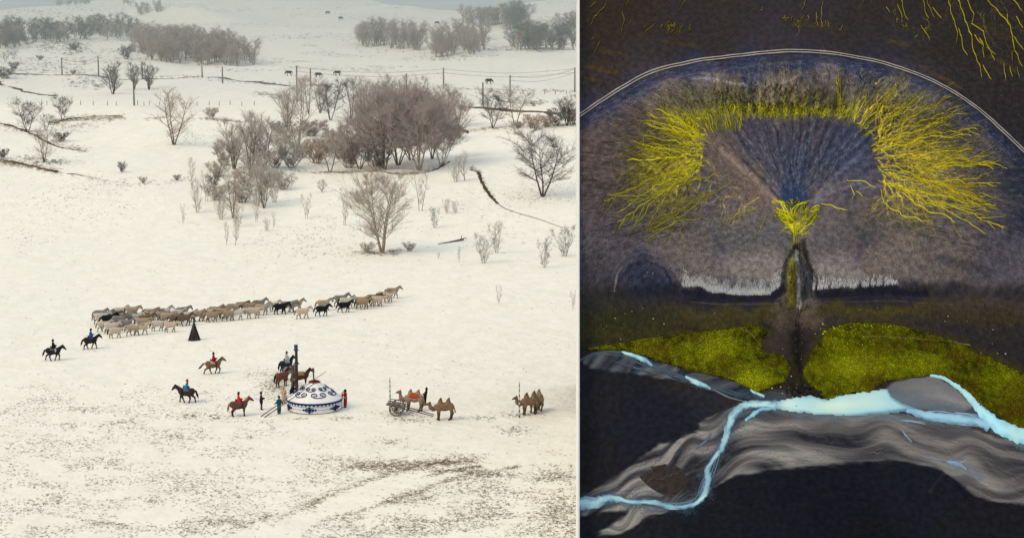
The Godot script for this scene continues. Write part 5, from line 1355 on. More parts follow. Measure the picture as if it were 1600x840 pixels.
# woods far up the valley: every tree a thing of its own
func build_woods():
	var r := RandomNumberGenerator.new(); r.seed = 404
	var tones := [crown_mats[2], crown_mats[0], crown_mats[3]]
	var fb: StandardMaterial3D = bark_mats[0]
	# area: four corners of the base strip, count, height in metres-of-picture, tone, label, group
	var wood := func(poly: Array, n: int, hpx: float, tone: int, label: String, group: String, wide := 1.0):
		var pv := PackedVector2Array(poly)
		var lo := Vector2(1e9, 1e9); var hi := Vector2(-1e9, -1e9)
		for p in poly: lo = lo.min(p); hi = hi.max(p)
		var placed := []
		var tries := 0
		while placed.size() < n and tries < 4000:
			tries += 1
			var q := Vector2(r.randf_range(lo.x, hi.x), r.randf_range(lo.y, hi.y))
			if not Geometry2D.is_point_in_polygon(q, pv): continue
			var ok := true
			for w in placed:
				if absf(w.x - q.x) < 3.0 and absf(w.y - q.y) < 1.5: ok = false; break
			if not ok: continue
			placed.append(q)
			var p := ground_at(q.x, q.y)
			var k := hpx * r.randf_range(0.85, 1.25) / scale_at(p) / 10.0
			var o := thing("forest_tree", p, r.randf() * TAU)
			o.scale = Vector3(k * wide * 1.4, k, k * wide * 1.4)
			var pair: Array = trees["forest%d" % (r.randi() % 3)]
			mesh_node("trunk", pair[0], fb, o)
			mesh_node("crown", pair[1], tones[tone if r.randf() < 0.75 else 1], o)
			tag(o, label, "tree", group)
	wood.call([Vector2(-6, 60), Vector2(100, 58), Vector2(118, 64), Vector2(95, 66), Vector2(60, 68), Vector2(20, 76), Vector2(-6, 76)], 44, 29.0, 0, "bare tree in the long dark wood at the upper left edge", "trees of the long dark wood at the upper left", 1.2)
	wood.call([Vector2(105, 52), Vector2(150, 46), Vector2(200, 46), Vector2(216, 58), Vector2(215, 66), Vector2(160, 66), Vector2(118, 60)], 34, 24.0, 0, "bare tree in the dark wood on the rise left of the wedge-shaped wood", "trees of the dark wood on the rise", 1.2)
	wood.call([Vector2(205, 80), Vector2(225, 72), Vector2(290, 72), Vector2(340, 82), Vector2(385, 94), Vector2(412, 101), Vector2(360, 103), Vector2(290, 101), Vector2(225, 93)], 84, 36.0, 1, "bare tree in the big wedge-shaped wood on the left hillside", "trees of the wedge-shaped wood", 1.15)
	wood.call([Vector2(553, 66), Vector2(600, 68), Vector2(660, 72), Vector2(672, 80), Vector2(620, 78), Vector2(570, 74)], 26, 38.0, 2, "pale bare tree in the left half of the middle wood", "trees of the middle wood's pale half", 1.0)
	wood.call([Vector2(672, 76), Vector2(755, 68), Vector2(758, 78), Vector2(735, 88), Vector2(690, 92), Vector2(674, 88)], 30, 38.0, 1, "dark bare tree in the right half of the middle wood", "trees of the middle wood's dark half", 1.0)
	wood.call([Vector2(722, 36), Vector2(786, 34), Vector2(820, 36), Vector2(822, 40), Vector2(770, 41), Vector2(725, 40)], 24, 28.0, 1, "bare tree in the small wood on the skyline at the upper right", "trees of the skyline wood", 1.15)
	wood.call([Vector2(792, 68), Vector2(850, 70), Vector2(899, 66), Vector2(899, 78), Vector2(840, 80), Vector2(796, 77)], 30, 36.0, 0, "dark bare tree in the wood beside the white wall", "trees of the wood beside the white wall", 1.15)
	wood.call([Vector2(796, 42), Vector2(812, 44), Vector2(812, 47), Vector2(796, 46)], 5, 40.0, 0, "tall dark tree standing before the skyline wood", "tall dark trees before the skyline wood", 1.2)
	wood.call([Vector2(872, 42), Vector2(899, 38), Vector2(899, 48), Vector2(875, 48)], 7, 24.0, 0, "dark tree on the upper slope beside the white wall", "dark trees on the upper slope", 1.2)
	wood.call([Vector2(214, 20), Vector2(250, 16), Vector2(252, 18), Vector2(218, 25)], 8, 18.0, 2, "small hazy tree in the row on the far left hill", "row of trees on the far left hill", 1.1)
	wood.call([Vector2(88, 8), Vector2(140, 5), Vector2(140, 7), Vector2(88, 10)], 10, 9.0, 1, "tiny tree on the far left skyline", "tiny trees on the far left skyline", 1.6)
	wood.call([Vector2(192, 6), Vector2(204, 6), Vector2(204, 9), Vector2(192, 9)], 3, 10.0, 2, "tiny tree high on the far left hill", "tiny trees high on the far left hill", 1.3)

# ---------------------------------------------------------------- grass in the snow, banks, tracks
func tuft_mesh(blades: int, rad: float, h: float, seed_: int) -> ArrayMesh:
	var r := RandomNumberGenerator.new(); r.seed = seed_
	var st := SurfaceTool.new(); st.begin(Mesh.PRIMITIVE_TRIANGLES)
	for i in blades:
		var a := r.randf() * TAU
		var p := Vector3(cos(a), 0, sin(a)) * rad * r.randf()
		var d := Vector3(r.randf_range(-1, 1), r.randf_range(0.5, 1.2), r.randf_range(-1, 1)).normalized()
		twig(st, p - Vector3(0, 0.02, 0), d, h * r.randf_range(0.6, 1.3), 0.028)
	st.generate_normals()
	return st.commit()

func scatter_ground(called: String, mesh: Mesh, spots: Array, label: String, category := "grass"):
	var mm := MultiMesh.new()
	mm.transform_format = MultiMesh.TRANSFORM_3D
	mm.use_colors = true
	mm.mesh = mesh
	mm.instance_count = spots.size()
	for i in spots.size():
		var k: float = spots[i][1]
		mm.set_instance_transform(i, Transform3D(Basis(Vector3.UP, i * 2.4).scaled(Vector3(k, k * spots[i][3], k)), spots[i][0]))
		mm.set_instance_color(i, spots[i][2])
	var o := MultiMeshInstance3D.new()
	o.multimesh = mm
	o.material_override = mat(Color.WHITE, 1.0, 0.1, true)
	o.name = named(called)
	add_child(o)
	tag(o, label, category, "", "stuff")

func drape(called: String, pts: Array, width: float, c: Color):
	var st := SurfaceTool.new(); st.begin(Mesh.PRIMITIVE_TRIANGLES)
	var w := []
	for p in pts: w.append(ground_at(p.x, p.y))
	var fine := []
	for i in w.size() - 1:
		for k in 10: fine.append(w[i].cubic_interpolate(w[i + 1], w[maxi(i - 1, 0)], w[mini(i + 2, w.size() - 1)], k / 10.0))
	fine.append(w[w.size() - 1])
	var prev := []
	for i in fine.size():
		var d: Vector3 = fine[mini(i + 1, fine.size() - 1)] - fine[maxi(i - 1, 0)]
		d.y = 0
		var q := d.normalized().cross(Vector3.UP)
		var row := []
		for k in [-1.0, 0.0, 1.0]:
			var ww := width * 0.5 * (0.6 + 0.9 * absf(nz3.get_noise_2d(i * 0.8, k * 7.0 + pts[0].x)))
			var p: Vector3 = fine[i] + q * k * ww
			p.y = ground_h(p.x, p.z) + (0.06 if k == 0.0 else -0.03)
			row.append(p)
		if i > 0:
			for k in 2:
				for v in [prev[k], row[k], row[k + 1], prev[k], row[k + 1], prev[k + 1]]: st.add_vertex(v)
		prev = row
	st.generate_normals()
	var m := StandardMaterial3D.new()
	m.albedo_color = c
	m.albedo_texture = noise_tex(88, 0.05, Color(0.6, 0.6, 0.6), Color(1, 1, 1), 128)
	m.uv1_triplanar = true; m.uv1_world_triplanar = true; m.uv1_scale = Vector3(0.3, 0.3, 0.3)
	m.roughness = 1.0; m.metallic_specular = 0.1
	tag(mesh_node(called, st.commit(), m), "", "", "", "structure")

func build_grass():
	var r := RandomNumberGenerator.new(); r.seed = 77
	var brown := lin(Color8(140, 124, 108)); var dark := lin(Color8(104, 98, 92)); var straw := lin(Color8(176, 152, 126)); var grey := lin(Color8(138, 136, 128))
	var t1 := tuft_mesh(8, 0.15, 0.17, 1)
	var spots := []
	# broad stubble of the foreground
	for i in 90000:
		var q := Vector2(r.randf_range(-12, 906), r.randf_range(600, 850))
		var n := nz.get_noise_2d(q.x * 0.16, q.y * 0.6) + 0.5 * nz3.get_noise_2d(q.x * 0.02, q.y * 0.09)
		var base := smoothstep(625.0, 720.0, q.y) * 0.28
		if q.x < 430: base += 0.16 * smoothstep(560.0, 640.0, q.y) * smoothstep(700.0, 640.0, q.y)
		if q.x > 400: base *= lerpf(1.0, 0.12, smoothstep(400.0, 470.0, q.x) * smoothstep(725.0, 670.0, q.y + nz.get_noise_2d(q.x * 0.3, 9.0) * 30.0))
		var up := curve_at([300.0, 450.0, 560.0, 640.0, 750.0], [852.0, 802.0, 752.0, 730.0, 712.0], q.x)
		var dn := curve_at([430.0, 540.0, 650.0, 740.0, 830.0], [852.0, 802.0, 766.0, 740.0, 722.0], q.x)
		if q.y > up and q.y < dn and q.x > 300: base *= 0.1
		if q.y > dn + 4.0 and q.x > 430: base += 0.2
		if q.x > 640: base *= lerpf(1.0, 0.08, smoothstep(640.0, 720.0, q.x) * smoothstep(768.0, 700.0, q.y + nz.get_noise_2d(q.x * 0.3, 5.0) * 40.0))
		base += 0.34 * exp(-pow((q.y - up) / 7.0, 2.0)) * (1.0 if q.x > 330 and q.x < 760 else 0.0)
		base += 0.3 * exp(-pow((q.y - dn) / 6.0, 2.0)) * (1.0 if q.x > 470 and q.x < 790 else 0.0)
		if r.randf() > base * clampf(0.6 + n * 1.5, 0.0, 2.0): continue
		var p := ground_at(q.x, q.y)
		spots.append([p, r.randf_range(0.35, 1.1), brown.lerp([dark, straw, grey][r.randi() % 3], r.randf() * 0.8), r.randf_range(0.5, 1.1)])
	# patches
	for e in [[610, 727, 60, 9, 900, 1], [690, 722, 50, 5, 500, 1], [565, 730, 36, 7, 300, 1], [700, 735, 42, 3, 260, 1], [770, 742, 40, 4, 200, 0], [805, 672, 28, 9, 190, 0], [640, 656, 38, 6, 170, 0], [608, 690, 24, 7, 120, 0], [620, 645, 40, 4, 120, 1], [537, 653, 18, 4, 80, 1], [465, 654, 16, 2, 36, 1], [810, 648, 30, 5, 110, 0], [750, 653, 34, 4, 90, 0], [410, 585, 46, 10, 160, 1], [425, 602, 18, 18, 300, 1], [445, 618, 14, 14, 160, 1], [298, 650, 16, 5, 90, 0], [335, 652, 16, 5, 90, 0], [130, 640, 40, 7, 160, 0], [100, 664, 40, 8, 120, 0], [60, 625, 40, 8, 90, 0], [200, 660, 30, 4, 110, 0], [190, 622, 16, 3, 30, 0], [380, 682, 20, 6, 60, 0], [280, 682, 22, 5, 60, 0], [750, 790, 60, 16, 500, 0], [860, 745, 40, 10, 260, 0], [880, 800, 40, 30, 500, 0]]:
		for i in int(e[4]):
			var q := Vector2(e[0] + r.randfn(0, 0.55) * e[2], e[1] + r.randfn(0, 0.55) * e[3])
			if nz3.get_noise_2d(q.x * 0.25, q.y * 0.8) < -0.22: continue
			spots.append([ground_at(q.x, q.y), r.randf_range(0.5, 1.2), (straw if e[5] == 1 else brown).lerp(dark, r.randf() * 0.7), r.randf_range(0.4, 0.9)])
	# ruts of the old track at the bottom
	for e in [[[Vector2(440, 806), Vector2(520, 772), Vector2(580, 748), Vector2(640, 731), Vector2(700, 724), Vector2(745, 718)], 900, 4.5], [[Vector2(545, 804), Vector2(620, 780), Vector2(680, 757), Vector2(730, 740), Vector2(755, 735)], 620, 3.4], [[Vector2(660, 745), Vector2(720, 732), Vector2(752, 728)], 300, 2.2], [[Vector2(745, 742), Vector2(790, 732), Vector2(812, 728)], 170, 2.0], [[Vector2(60, 800), Vector2(150, 815), Vector2(200, 822)], 150, 3.0], [[Vector2(330, 818), Vector2(360, 812), Vector2(380, 826)], 150, 4.0]]:
		for i in int(e[1]):
			var kk: float = r.randf() * (e[0].size() - 1.001)
			var q: Vector2 = e[0][int(kk)].lerp(e[0][int(kk) + 1], kk - int(kk)) + Vector2(r.randfn(0, 5), r.randfn(0, e[2] * 0.6))
			spots.append([ground_at(q.x, q.y), r.randf_range(0.45, 1.1), straw.lerp(dark, r.randf() * 0.8), r.randf_range(0.4, 0.8)])
	# trampled ground round the posts
	for i in 900:
		var q := Vector2(432 + r.randfn(0, 17), 600 + r.randfn(0, 10)) if i < 650 else Vector2(448 + r.randfn(0, 8), 622 + r.randfn(0, 7))
		spots.append([ground_at(q.x, q.y), r.randf_range(0.4, 0.9), lin(Color8(160, 132, 108)).lerp(dark, r.randf() * 0.6), r.randf_range(0.25, 0.6)])
	# sparse specks over the middle snow
	for i in 1500:
		var q := Vector2(r.randf_range(0, 900), r.randf_range(270, 630))
		if nz.get_noise_2d(q.x * 0.12, q.y * 0.3) < 0.06: continue
		spots.append([ground_at(q.x, q.y), r.randf_range(0.5, 1.2), brown.lerp(dark, r.randf()), r.randf_range(0.4, 0.9)])
	for e in [[100, 320, 110, 40, 420], [40, 375, 40, 14, 60], [165, 290, 60, 12, 140], [480, 380, 90, 24, 320], [560, 345, 110, 50, 260], [770, 320, 70, 40, 200], [845, 300, 50, 20, 260], [300, 215, 30, 14, 200], [60, 250, 60, 14, 260], [770, 370, 60, 26, 80], [490, 250, 60, 14, 240], [430, 225, 24, 22, 240]]:
		for i in int(e[4]):
			var q := Vector2(e[0] + r.randfn(0, 0.6) * e[2], e[1] + r.randfn(0, 0.6) * e[3])
			spots.append([ground_at(q.x, q.y), r.randf_range(0.6, 1.5), brown.lerp(dark, r.randf()), r.randf_range(0.4, 1.0)])
	scatter_ground("grass_stubble", t1, spots, "brown dead grass stubble poking through the snow")
	# longer growth along banks, roads and far scrub
	var t2 := tuft_mesh(12, 0.5, 0.5, 2)
	spots = []
	var line := func(pts: Array, n: int, sx: float, sy: float, size: float, c: Color):
		for i in n:
			var k := r.randf() * (pts.size() - 1.001)
			var q: Vector2 = pts[int(k)].lerp(pts[int(k) + 1], k - int(k)) + Vector2(r.randfn(0, sx), r.randfn(0, sy))
			spots.append([ground_at(q.x, q.y), size * r.randf_range(0.5, 1.3), c.lerp(dark, r.randf() * 0.7), r.randf_range(0.5, 1.1)])
	line.call([Vector2(80, 192), Vector2(110, 186), Vector2(150, 184), Vector2(192, 184)], 420, 4, 2.2, 1.0, straw)
	line.call([Vector2(85, 196), Vector2(115, 200), Vector2(150, 192)], 160, 10, 5, 0.8, straw)
	line.call([Vector2(225, 186), Vector2(255, 184), Vector2(320, 186), Vector2(352, 188), Vector2(380, 190)], 160, 4, 1, 0.8, brown)
	line.call([Vector2(0, 195), Vector2(30, 200), Vector2(70, 214), Vector2(100, 228), Vector2(135, 235)], 300, 6, 2.5, 0.8, dark)
	line.call([Vector2(30, 245), Vector2(70, 252), Vector2(95, 254)], 200, 10, 3, 0.7, dark)
	line.call([Vector2(0, 252), Vector2(25, 256), Vector2(60, 262), Vector2(88, 268)], 460, 5, 2.6, 0.7, straw)
	line.call([Vector2(104, 271), Vector2(132, 275), Vector2(160, 282), Vector2(200, 290), Vector2(260, 284), Vector2(300, 280)], 150, 5, 2, 0.6, brown)
	line.call([Vector2(450, 266), Vector2(500, 270), Vector2(540, 269), Vector2(580, 266), Vector2(620, 271), Vector2(650, 270), Vector2(680, 264), Vector2(702, 252)], 360, 3, 1.0, 0.7, straw)
	line.call([Vector2(735, 262), Vector2(748, 268), Vector2(752, 280), Vector2(762, 300), Vector2(776, 316)], 200, 2, 1.6, 0.6, brown)
	line.call([Vector2(560, 394), Vector2(597, 397), Vector2(625, 392)], 130, 6, 2, 0.7, brown)
	line.call([Vector2(0, 62), Vector2(60, 70), Vector2(140, 80)], 240, 14, 5, 1.6, dark)
	line.call([Vector2(70, 76), Vector2(110, 66), Vector2(140, 72), Vector2(100, 84)], 170, 8, 5, 1.6, dark)
	line.call([Vector2(0, 118), Vector2(60, 108), Vector2(110, 104), Vector2(150, 132)], 280, 14, 5, 1.3, dark)
	line.call([Vector2(100, 128), Vector2(150, 134), Vector2(165, 122)], 120, 8, 4, 1.2, dark)
	line.call([Vector2(235, 122), Vector2(300, 120), Vector2(360, 126), Vector2(440, 133)], 160, 6, 1.5, 1.0, brown)
	line.call([Vector2(700, 138), Vector2(760, 140), Vector2(860, 142), Vector2(900, 143)], 170, 8, 1.2, 1.0, brown)
	line.call([Vector2(770, 140), Vector2(790, 154), Vector2(830, 162), Vector2(850, 160)], 240, 6, 2.0, 1.0, brown)
	line.call([Vector2(400, 145), Vector2(440, 152)], 120, 8, 2, 0.9, grey)
	line.call([Vector2(720, 206), Vector2(770, 200), Vector2(850, 197), Vector2(898, 196)], 140, 5, 1.2, 0.9, straw)
	line.call([Vector2(760, 78), Vector2(790, 76), Vector2(840, 80)], 60, 8, 2, 1.4, dark)
	line.call([Vector2(672, 92), Vector2(735, 90), Vector2(560, 76)], 60, 8, 2, 1.4, dark)
	line.call([Vector2(0, 20), Vector2(60, 24), Vector2(120, 30)], 90, 12, 4, 1.6, grey)
	line.call([Vector2(540, 112), Vector2(700, 118), Vector2(890, 112)], 60, 30, 6, 0.8, grey)
	# grass through thin snow on the far hills; its grey also paints hill shading
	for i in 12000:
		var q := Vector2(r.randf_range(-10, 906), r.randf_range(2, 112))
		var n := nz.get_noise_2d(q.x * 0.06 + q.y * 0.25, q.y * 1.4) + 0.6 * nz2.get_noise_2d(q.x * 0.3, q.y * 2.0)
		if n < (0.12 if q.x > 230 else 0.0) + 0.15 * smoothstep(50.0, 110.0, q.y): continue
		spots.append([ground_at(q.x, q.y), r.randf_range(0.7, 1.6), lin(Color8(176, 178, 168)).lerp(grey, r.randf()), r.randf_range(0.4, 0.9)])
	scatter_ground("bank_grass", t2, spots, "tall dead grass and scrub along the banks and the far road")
	# bare earth: bank edges, the road, the gully
	var earth := Color8(120, 108, 98); var earth2 := Color8(108, 92, 78); var road := Color8(140, 138, 134)
	drape("road", [Vector2(-10, 117), Vector2(70, 117), Vector2(155, 119), Vector2(222, 123), Vector2(255, 123), Vector2(290, 121), Vector2(320, 120), Vector2(360, 124), Vector2(400, 128), Vector2(450, 134), Vector2(530, 137)], 4.0, road)
	drape("road", [Vector2(690, 164), Vector2(720, 166), Vector2(760, 169), Vector2(800, 173), Vector2(850, 176), Vector2(905, 178)], 5.0, earth)
	drape("earth_bank", [Vector2(-5, 127), Vector2(30, 140), Vector2(60, 147), Vector2(85, 150)], 3.0, earth)
	drape("earth_bank", [Vector2(82, 192), Vector2(100, 187), Vector2(130, 183), Vector2(160, 181), Vector2(192, 182)], 1.6, earth2)
	drape("earth_bank", [Vector2(-5, 191), Vector2(20, 198), Vector2(45, 208), Vector2(80, 225), Vector2(110, 233), Vector2(135, 235)], 1.6, earth)
	drape("earth_bank", [Vector2(-5, 249), Vector2(20, 253), Vector2(60, 262), Vector2(90, 269)], 1.8, earth2)
	drape("earth_bank", [Vector2(104, 271), Vector2(118, 272), Vector2(132, 275)], 0.8, earth2)
	drape("earth_bank", [Vector2(320, 185), Vector2(350, 187), Vector2(378, 191)], 1.2, earth)
	drape("earth_bank", [Vector2(500, 268), Vector2(540, 270), Vector2(580, 267), Vector2(620, 272), Vector2(650, 271), Vector2(680, 265), Vector2(702, 252)], 0.9, earth2)
	drape("earth_gully", [Vector2(735, 265), Vector2(747, 269), Vector2(752, 282), Vector2(762, 300), Vector2(778, 318)], 1.0, earth2)
	drape("earth_gully", [Vector2(776, 317), Vector2(795, 328), Vector2(850, 345), Vector2(880, 356)], 0.4, earth)
	drape("fallen_trunk_bank", [Vector2(773, 150), Vector2(783, 157), Vector2(800, 160), Vector2(850, 162)], 2.0, earth)
	# fallen log and branch
	var a := ground_at(684, 382); var b := ground_at(724, 376)
	var st := SurfaceTool.new(); st.begin(Mesh.PRIMITIVE_TRIANGLES)
	tube(st, [a + Vector3(0, 0.1, 0), a.lerp(b, 0.5) + Vector3(0, 0.16, 0), b + Vector3(0, 0.25, 0)], 0.05, 0.16, 5)
	tube(st, [b + Vector3(-0.4, 0.2, 0), b + Vector3(-0.2, 0.9, 0.1)], 0.09, 0.03, 4)
	tube(st, [b + Vector3(-0.5, 0.2, 0.2), b + Vector3(0.4, 0.5, 0.3), b + Vector3(0.6, 0.2, 0.3)], 0.09, 0.03, 4)
	st.generate_normals()
	tag(mesh_node("fallen_branch", st.commit(), bark_mats[2]), "dark fallen branch lying on the open snow right of the large birch", "branch")
	a = ground_at(716, 203); b = ground_at(731, 208)
	st = SurfaceTool.new(); st.begin(Mesh.PRIMITIVE_TRIANGLES)
	tube(st, [a + Vector3(0, 0.35, 0), b + Vector3(0, 0.25, 0)], 0.3, 0.26, 8)
	st.generate_normals()
	tag(mesh_node("fallen_log", st.commit(), bark_mats[2]), "brown fallen log on the snow right of the purple grove", "log")

func build_grass_and_trees():
	build_trees()
	build_grass()

# ---------------------------------------------------------------- bodies as one skin over bones
# bone: [ax, ay, az, bx, by, bz, ra, rb]
func skin(bones: Array, cell: float, blend: float, paint = null) -> ArrayMesh:
	var lo := Vector3(1e9, 1e9, 1e9); var hi := -lo
	for b in bones:
		var m: float = maxf(b[6], b[7]) + cell * 2.0 + blend
		lo = lo.min(Vector3(b[0] - m, b[1] - m, b[2] - m)).min(Vector3(b[3] - m, b[4] - m, b[5] - m))
		hi = hi.max(Vector3(b[0] + m, b[1] + m, b[2] + m)).max(Vector3(b[3] + m, b[4] + m, b[5] + m))
	var nx := int((hi.x - lo.x) / cell) + 2; var ny := int((hi.y - lo.y) / cell) + 2; var nzz := int((hi.z - lo.z) / cell) + 2
	var f := PackedFloat32Array(); f.resize(nx * ny * nzz)
	var k := 1.0 / blend * 2.0
	for b in bones:
		var a := Vector3(b[0], b[1], b[2]); var e := Vector3(b[3], b[4], b[5])
		var ra: float = b[6]; var rb: float = b[7]
		var m := maxf(ra, rb) + cell * 2.0 + blend * 1.5
		var l := ((a.min(e) - Vector3(m, m, m)) - lo) / cell; var h := ((a.max(e) + Vector3(m, m, m)) - lo) / cell
		var ab := e - a
		var inv := 1.0 / maxf(ab.length_squared(), 1e-9)
		for z in range(maxi(int(l.z), 0), mini(int(h.z) + 1, nzz)):
			for y in range(maxi(int(l.y), 0), mini(int(h.y) + 1, ny)):
				for x in range(maxi(int(l.x), 0), mini(int(h.x) + 1, nx)):
					var p := lo + Vector3(x, y, z) * cell - a
					var t := clampf(p.dot(ab) * inv, 0.0, 1.0)
					var d := (p - ab * t).length() - lerpf(ra, rb, t)
					if d < m: f[(z * ny + y) * nx + x] += exp(-k * d)
	# the surface is where the sum is 1
	var vid := PackedInt32Array(); vid.resize(f.size()); vid.fill(-1)
	var st := SurfaceTool.new(); st.begin(Mesh.PRIMITIVE_TRIANGLES)
	var count := 0
	var off := PackedInt32Array([0, 1, nx, nx + 1, nx * ny, nx * ny + 1, nx * ny + nx, nx * ny + nx + 1])
	var cor := [Vector3(0, 0, 0), Vector3(1, 0, 0), Vector3(0, 1, 0), Vector3(1, 1, 0), Vector3(0, 0, 1), Vector3(1, 0, 1), Vector3(0, 1, 1), Vector3(1, 1, 1)]
	var edges := [[0, 1], [2, 3], [4, 5], [6, 7], [0, 2], [1, 3], [4, 6], [5, 7], [0, 4], [1, 5], [2, 6], [3, 7]]
	for z in nzz - 1:
		for y in ny - 1:
			for x in nx - 1:
				var i := (z * ny + y) * nx + x
				var n := 0
				for c in 8:
					if f[i + off[c]] > 1.0: n += 1
				if n == 0 or n == 8: continue
				var s := Vector3.ZERO; var c2 := 0
				for e in edges:
					var va := f[i + off[e[0]]]; var vb := f[i + off[e[1]]]
					if (va > 1.0) == (vb > 1.0): continue
					var da := log(maxf(va, 1e-9)); var db := log(maxf(vb, 1e-9))
					da = clampf(da, -4.0, 4.0); db = clampf(db, -4.0, 4.0)
					s += cor[e[0]].lerp(cor[e[1]], da / (da - db)); c2 += 1
				var v: Vector3 = lo + (Vector3(x, y, z) + s / c2) * cell
				if paint != null: st.set_color(paint.call(v))
				st.add_vertex(v)
				vid[i] = count; count += 1
	for z in range(1, nzz - 1):
		for y in range(1, ny - 1):
			for x in range(1, nx - 1):
				var i := (z * ny + y) * nx + x
				var a := f[i] > 1.0
				for ax in 3:
					var step: int = [1, nx, nx * ny][ax]
					if a == (f[i + step] > 1.0): continue
					var u: int = [nx, nx * ny, 1][ax]; var w: int = [nx * ny, 1, nx][ax]
					var q := [vid[i - u - w], vid[i - w], vid[i], vid[i - u]]
					if q.min() < 0: continue
					if a: q = [q[0], q[3], q[2], q[1]]
					for j: int in [0, 1, 2, 0, 2, 3]: st.add_index(q[j])
	st.set_smooth_group(0)
	st.generate_normals()
	return st.commit()

func coat_mat(c: Color, patchy: float, seed_ := 91) -> StandardMaterial3D:
	var key := "coat%s%.2f" % [c.to_html(), patchy]
	if mats.has(key): return mats[key]
	var m := StandardMaterial3D.new()
	m.albedo_color = c
	var lo := 1.0 - patchy
	var tk := "coattex%.2f" % patchy
	if not mats.has(tk): mats[tk] = noise_tex(seed_, 0.035, Color(lo, lo, lo), Color(1, 1, 1), 128, 3)
	m.albedo_texture = mats[tk]
	m.uv1_triplanar = true
	m.uv1_scale = Vector3(0.9, 0.9, 0.9)
	m.vertex_color_use_as_albedo = true
	m.roughness = 0.85; m.metallic_specular = 0.2
	mats[key] = m
	return m

# legs: [swing, bend] for near fore, far fore, near hind, far hind, in radians
func horse_meshes(legs: Array, neck: float, tail_out := 0.25) -> Array:
	var b := [[0.42, 0.97, 0, -0.05, 0.92, 0, 0.27, 0.31], [-0.05, 0.92, 0, -0.5, 1.01, 0, 0.31, 0.28], [0.36, 1.16, 0, -0.5, 1.12, 0, 0.12, 0.15], [0.5, 0.95, 0, 0.55, 1.05, 0, 0.17, 0.16]]
	var nb := Vector3(0.5, 1.1, 0)
	var nt := nb + Vector3(cos(neck), sin(neck), 0) * 0.52
	b.append([nb.x, nb.y, 0, nt.x, nt.y, 0, 0.19, 0.105])
	var hd := Vector3(cos(neck - 1.45), sin(neck - 1.45), 0)
	if neck < 0.0: hd = Vector3(cos(neck - 0.5), sin(neck - 0.5), 0)
	var head := nt + Vector3(cos(neck), sin(neck), 0) * 0.05
	var jaw := head + hd * 0.2
	var muzzle := head + hd * 0.44
	b.append([head.x, head.y, 0, jaw.x, jaw.y, 0, 0.105, 0.1]); b.append([jaw.x, jaw.y, 0, muzzle.x, muzzle.y, 0, 0.095, 0.06])
	var ed := Vector3(cos(neck + 0.25), sin(neck + 0.25), 0)
	for z in [-0.055, 0.055]:
		b.append([head.x - hd.x * 0.04, head.y - hd.y * 0.04, z, head.x - hd.x * 0.04 + ed.x * 0.17, head.y - hd.y * 0.04 + ed.y * 0.17, z * 1.2, 0.035, 0.012])
	for i in 4:
		var z: float = 0.135 if i % 2 == 0 else -0.135
		var sw: float = legs[i][0]; var bd: float = legs[i][1]
		if i < 2:
			var sh := Vector3(0.42, 0.86, z)
			var kn := sh + Vector3(sin(sw), -cos(sw), 0) * 0.44
			var a2 := sw - bd
			var fe := kn + Vector3(sin(a2), -cos(a2), 0) * 0.31
			var a3 := a2 - bd * 0.4
			var ho := fe + Vector3(sin(a3) + 0.25, -cos(a3), 0).normalized() * 0.1
			b.append([sh.x, sh.y, z * 0.9, (sh.x + kn.x) * 0.5, (sh.y + kn.y) * 0.5, z, 0.14, 0.08]); b.append([(sh.x + kn.x) * 0.5, (sh.y + kn.y) * 0.5, z, kn.x, kn.y, z, 0.09, 0.06])
			b.append([kn.x, kn.y, z, fe.x, fe.y, z, 0.058, 0.045]); b.append([fe.x, fe.y, z, ho.x, ho.y, z, 0.036, 0.055])
		else:
			var hp := Vector3(-0.46, 1.0, z)
			var sf := hp + Vector3(sin(sw + 0.3), -cos(sw + 0.3), 0) * 0.34
			var a1 := sw - 0.55 - bd * 0.3
			var hk := sf + Vector3(sin(a1), -cos(a1), 0) * 0.33
			var a2 := sw + 0.12 - bd * 0.6
			var fe := hk + Vector3(sin(a2), -cos(a2), 0) * 0.33
			var ho := fe + Vector3(sin(a2) + 0.25, -cos(a2), 0).normalized() * 0.09
			b.append([hp.x, hp.y, z * 0.9, sf.x, sf.y, z, 0.2, 0.13]); b.append([sf.x, sf.y, z, hk.x, hk.y, z, 0.11, 0.06])
			b.append([hk.x, hk.y, z, fe.x, fe.y, z, 0.065, 0.05]); b.append([fe.x, fe.y, z, ho.x, ho.y, z, 0.04, 0.056])
	var low := 0.0
	for q in b: low = minf(low, minf(q[4] - q[7], 0.0))
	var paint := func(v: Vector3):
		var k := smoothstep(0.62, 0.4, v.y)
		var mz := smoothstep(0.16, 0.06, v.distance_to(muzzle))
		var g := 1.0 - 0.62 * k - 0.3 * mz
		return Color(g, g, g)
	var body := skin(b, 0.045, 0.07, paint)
	# mane: a crest of hair along the neck; tail: a tapering lock
	var mb := []
	var nn := Vector3(-sin(neck), cos(neck), 0)
	for i in 6:
		var p := nb.lerp(nt + Vector3(cos(neck), sin(neck), 0) * 0.1, i / 5.0) + nn * lerpf(0.17, 0.12, i / 5.0)
		mb.append([p.x, p.y, 0.02, p.x - 0.05, p.y - 0.16, 0.09, 0.05, 0.025])
		mb.append([p.x, p.y, -0.02, p.x - 0.05, p.y - 0.14, -0.08, 0.045, 0.02])
	mb.append([head.x, head.y + 0.1, 0, head.x + hd.x * 0.18 + 0.07, head.y + hd.y * 0.15 + 0.05, 0, 0.045, 0.02])
	var tb := [[-0.7, 1.1, 0, -0.8 - tail_out * 0.4, 1.02, 0, 0.05, 0.07], [-0.8 - tail_out * 0.4, 1.02, 0, -0.84 - tail_out, 0.7, 0, 0.08, 0.09], [-0.84 - tail_out, 0.7, 0, -0.86 - tail_out * 1.5, 0.38 + tail_out * 0.35, 0, 0.085, 0.03]]
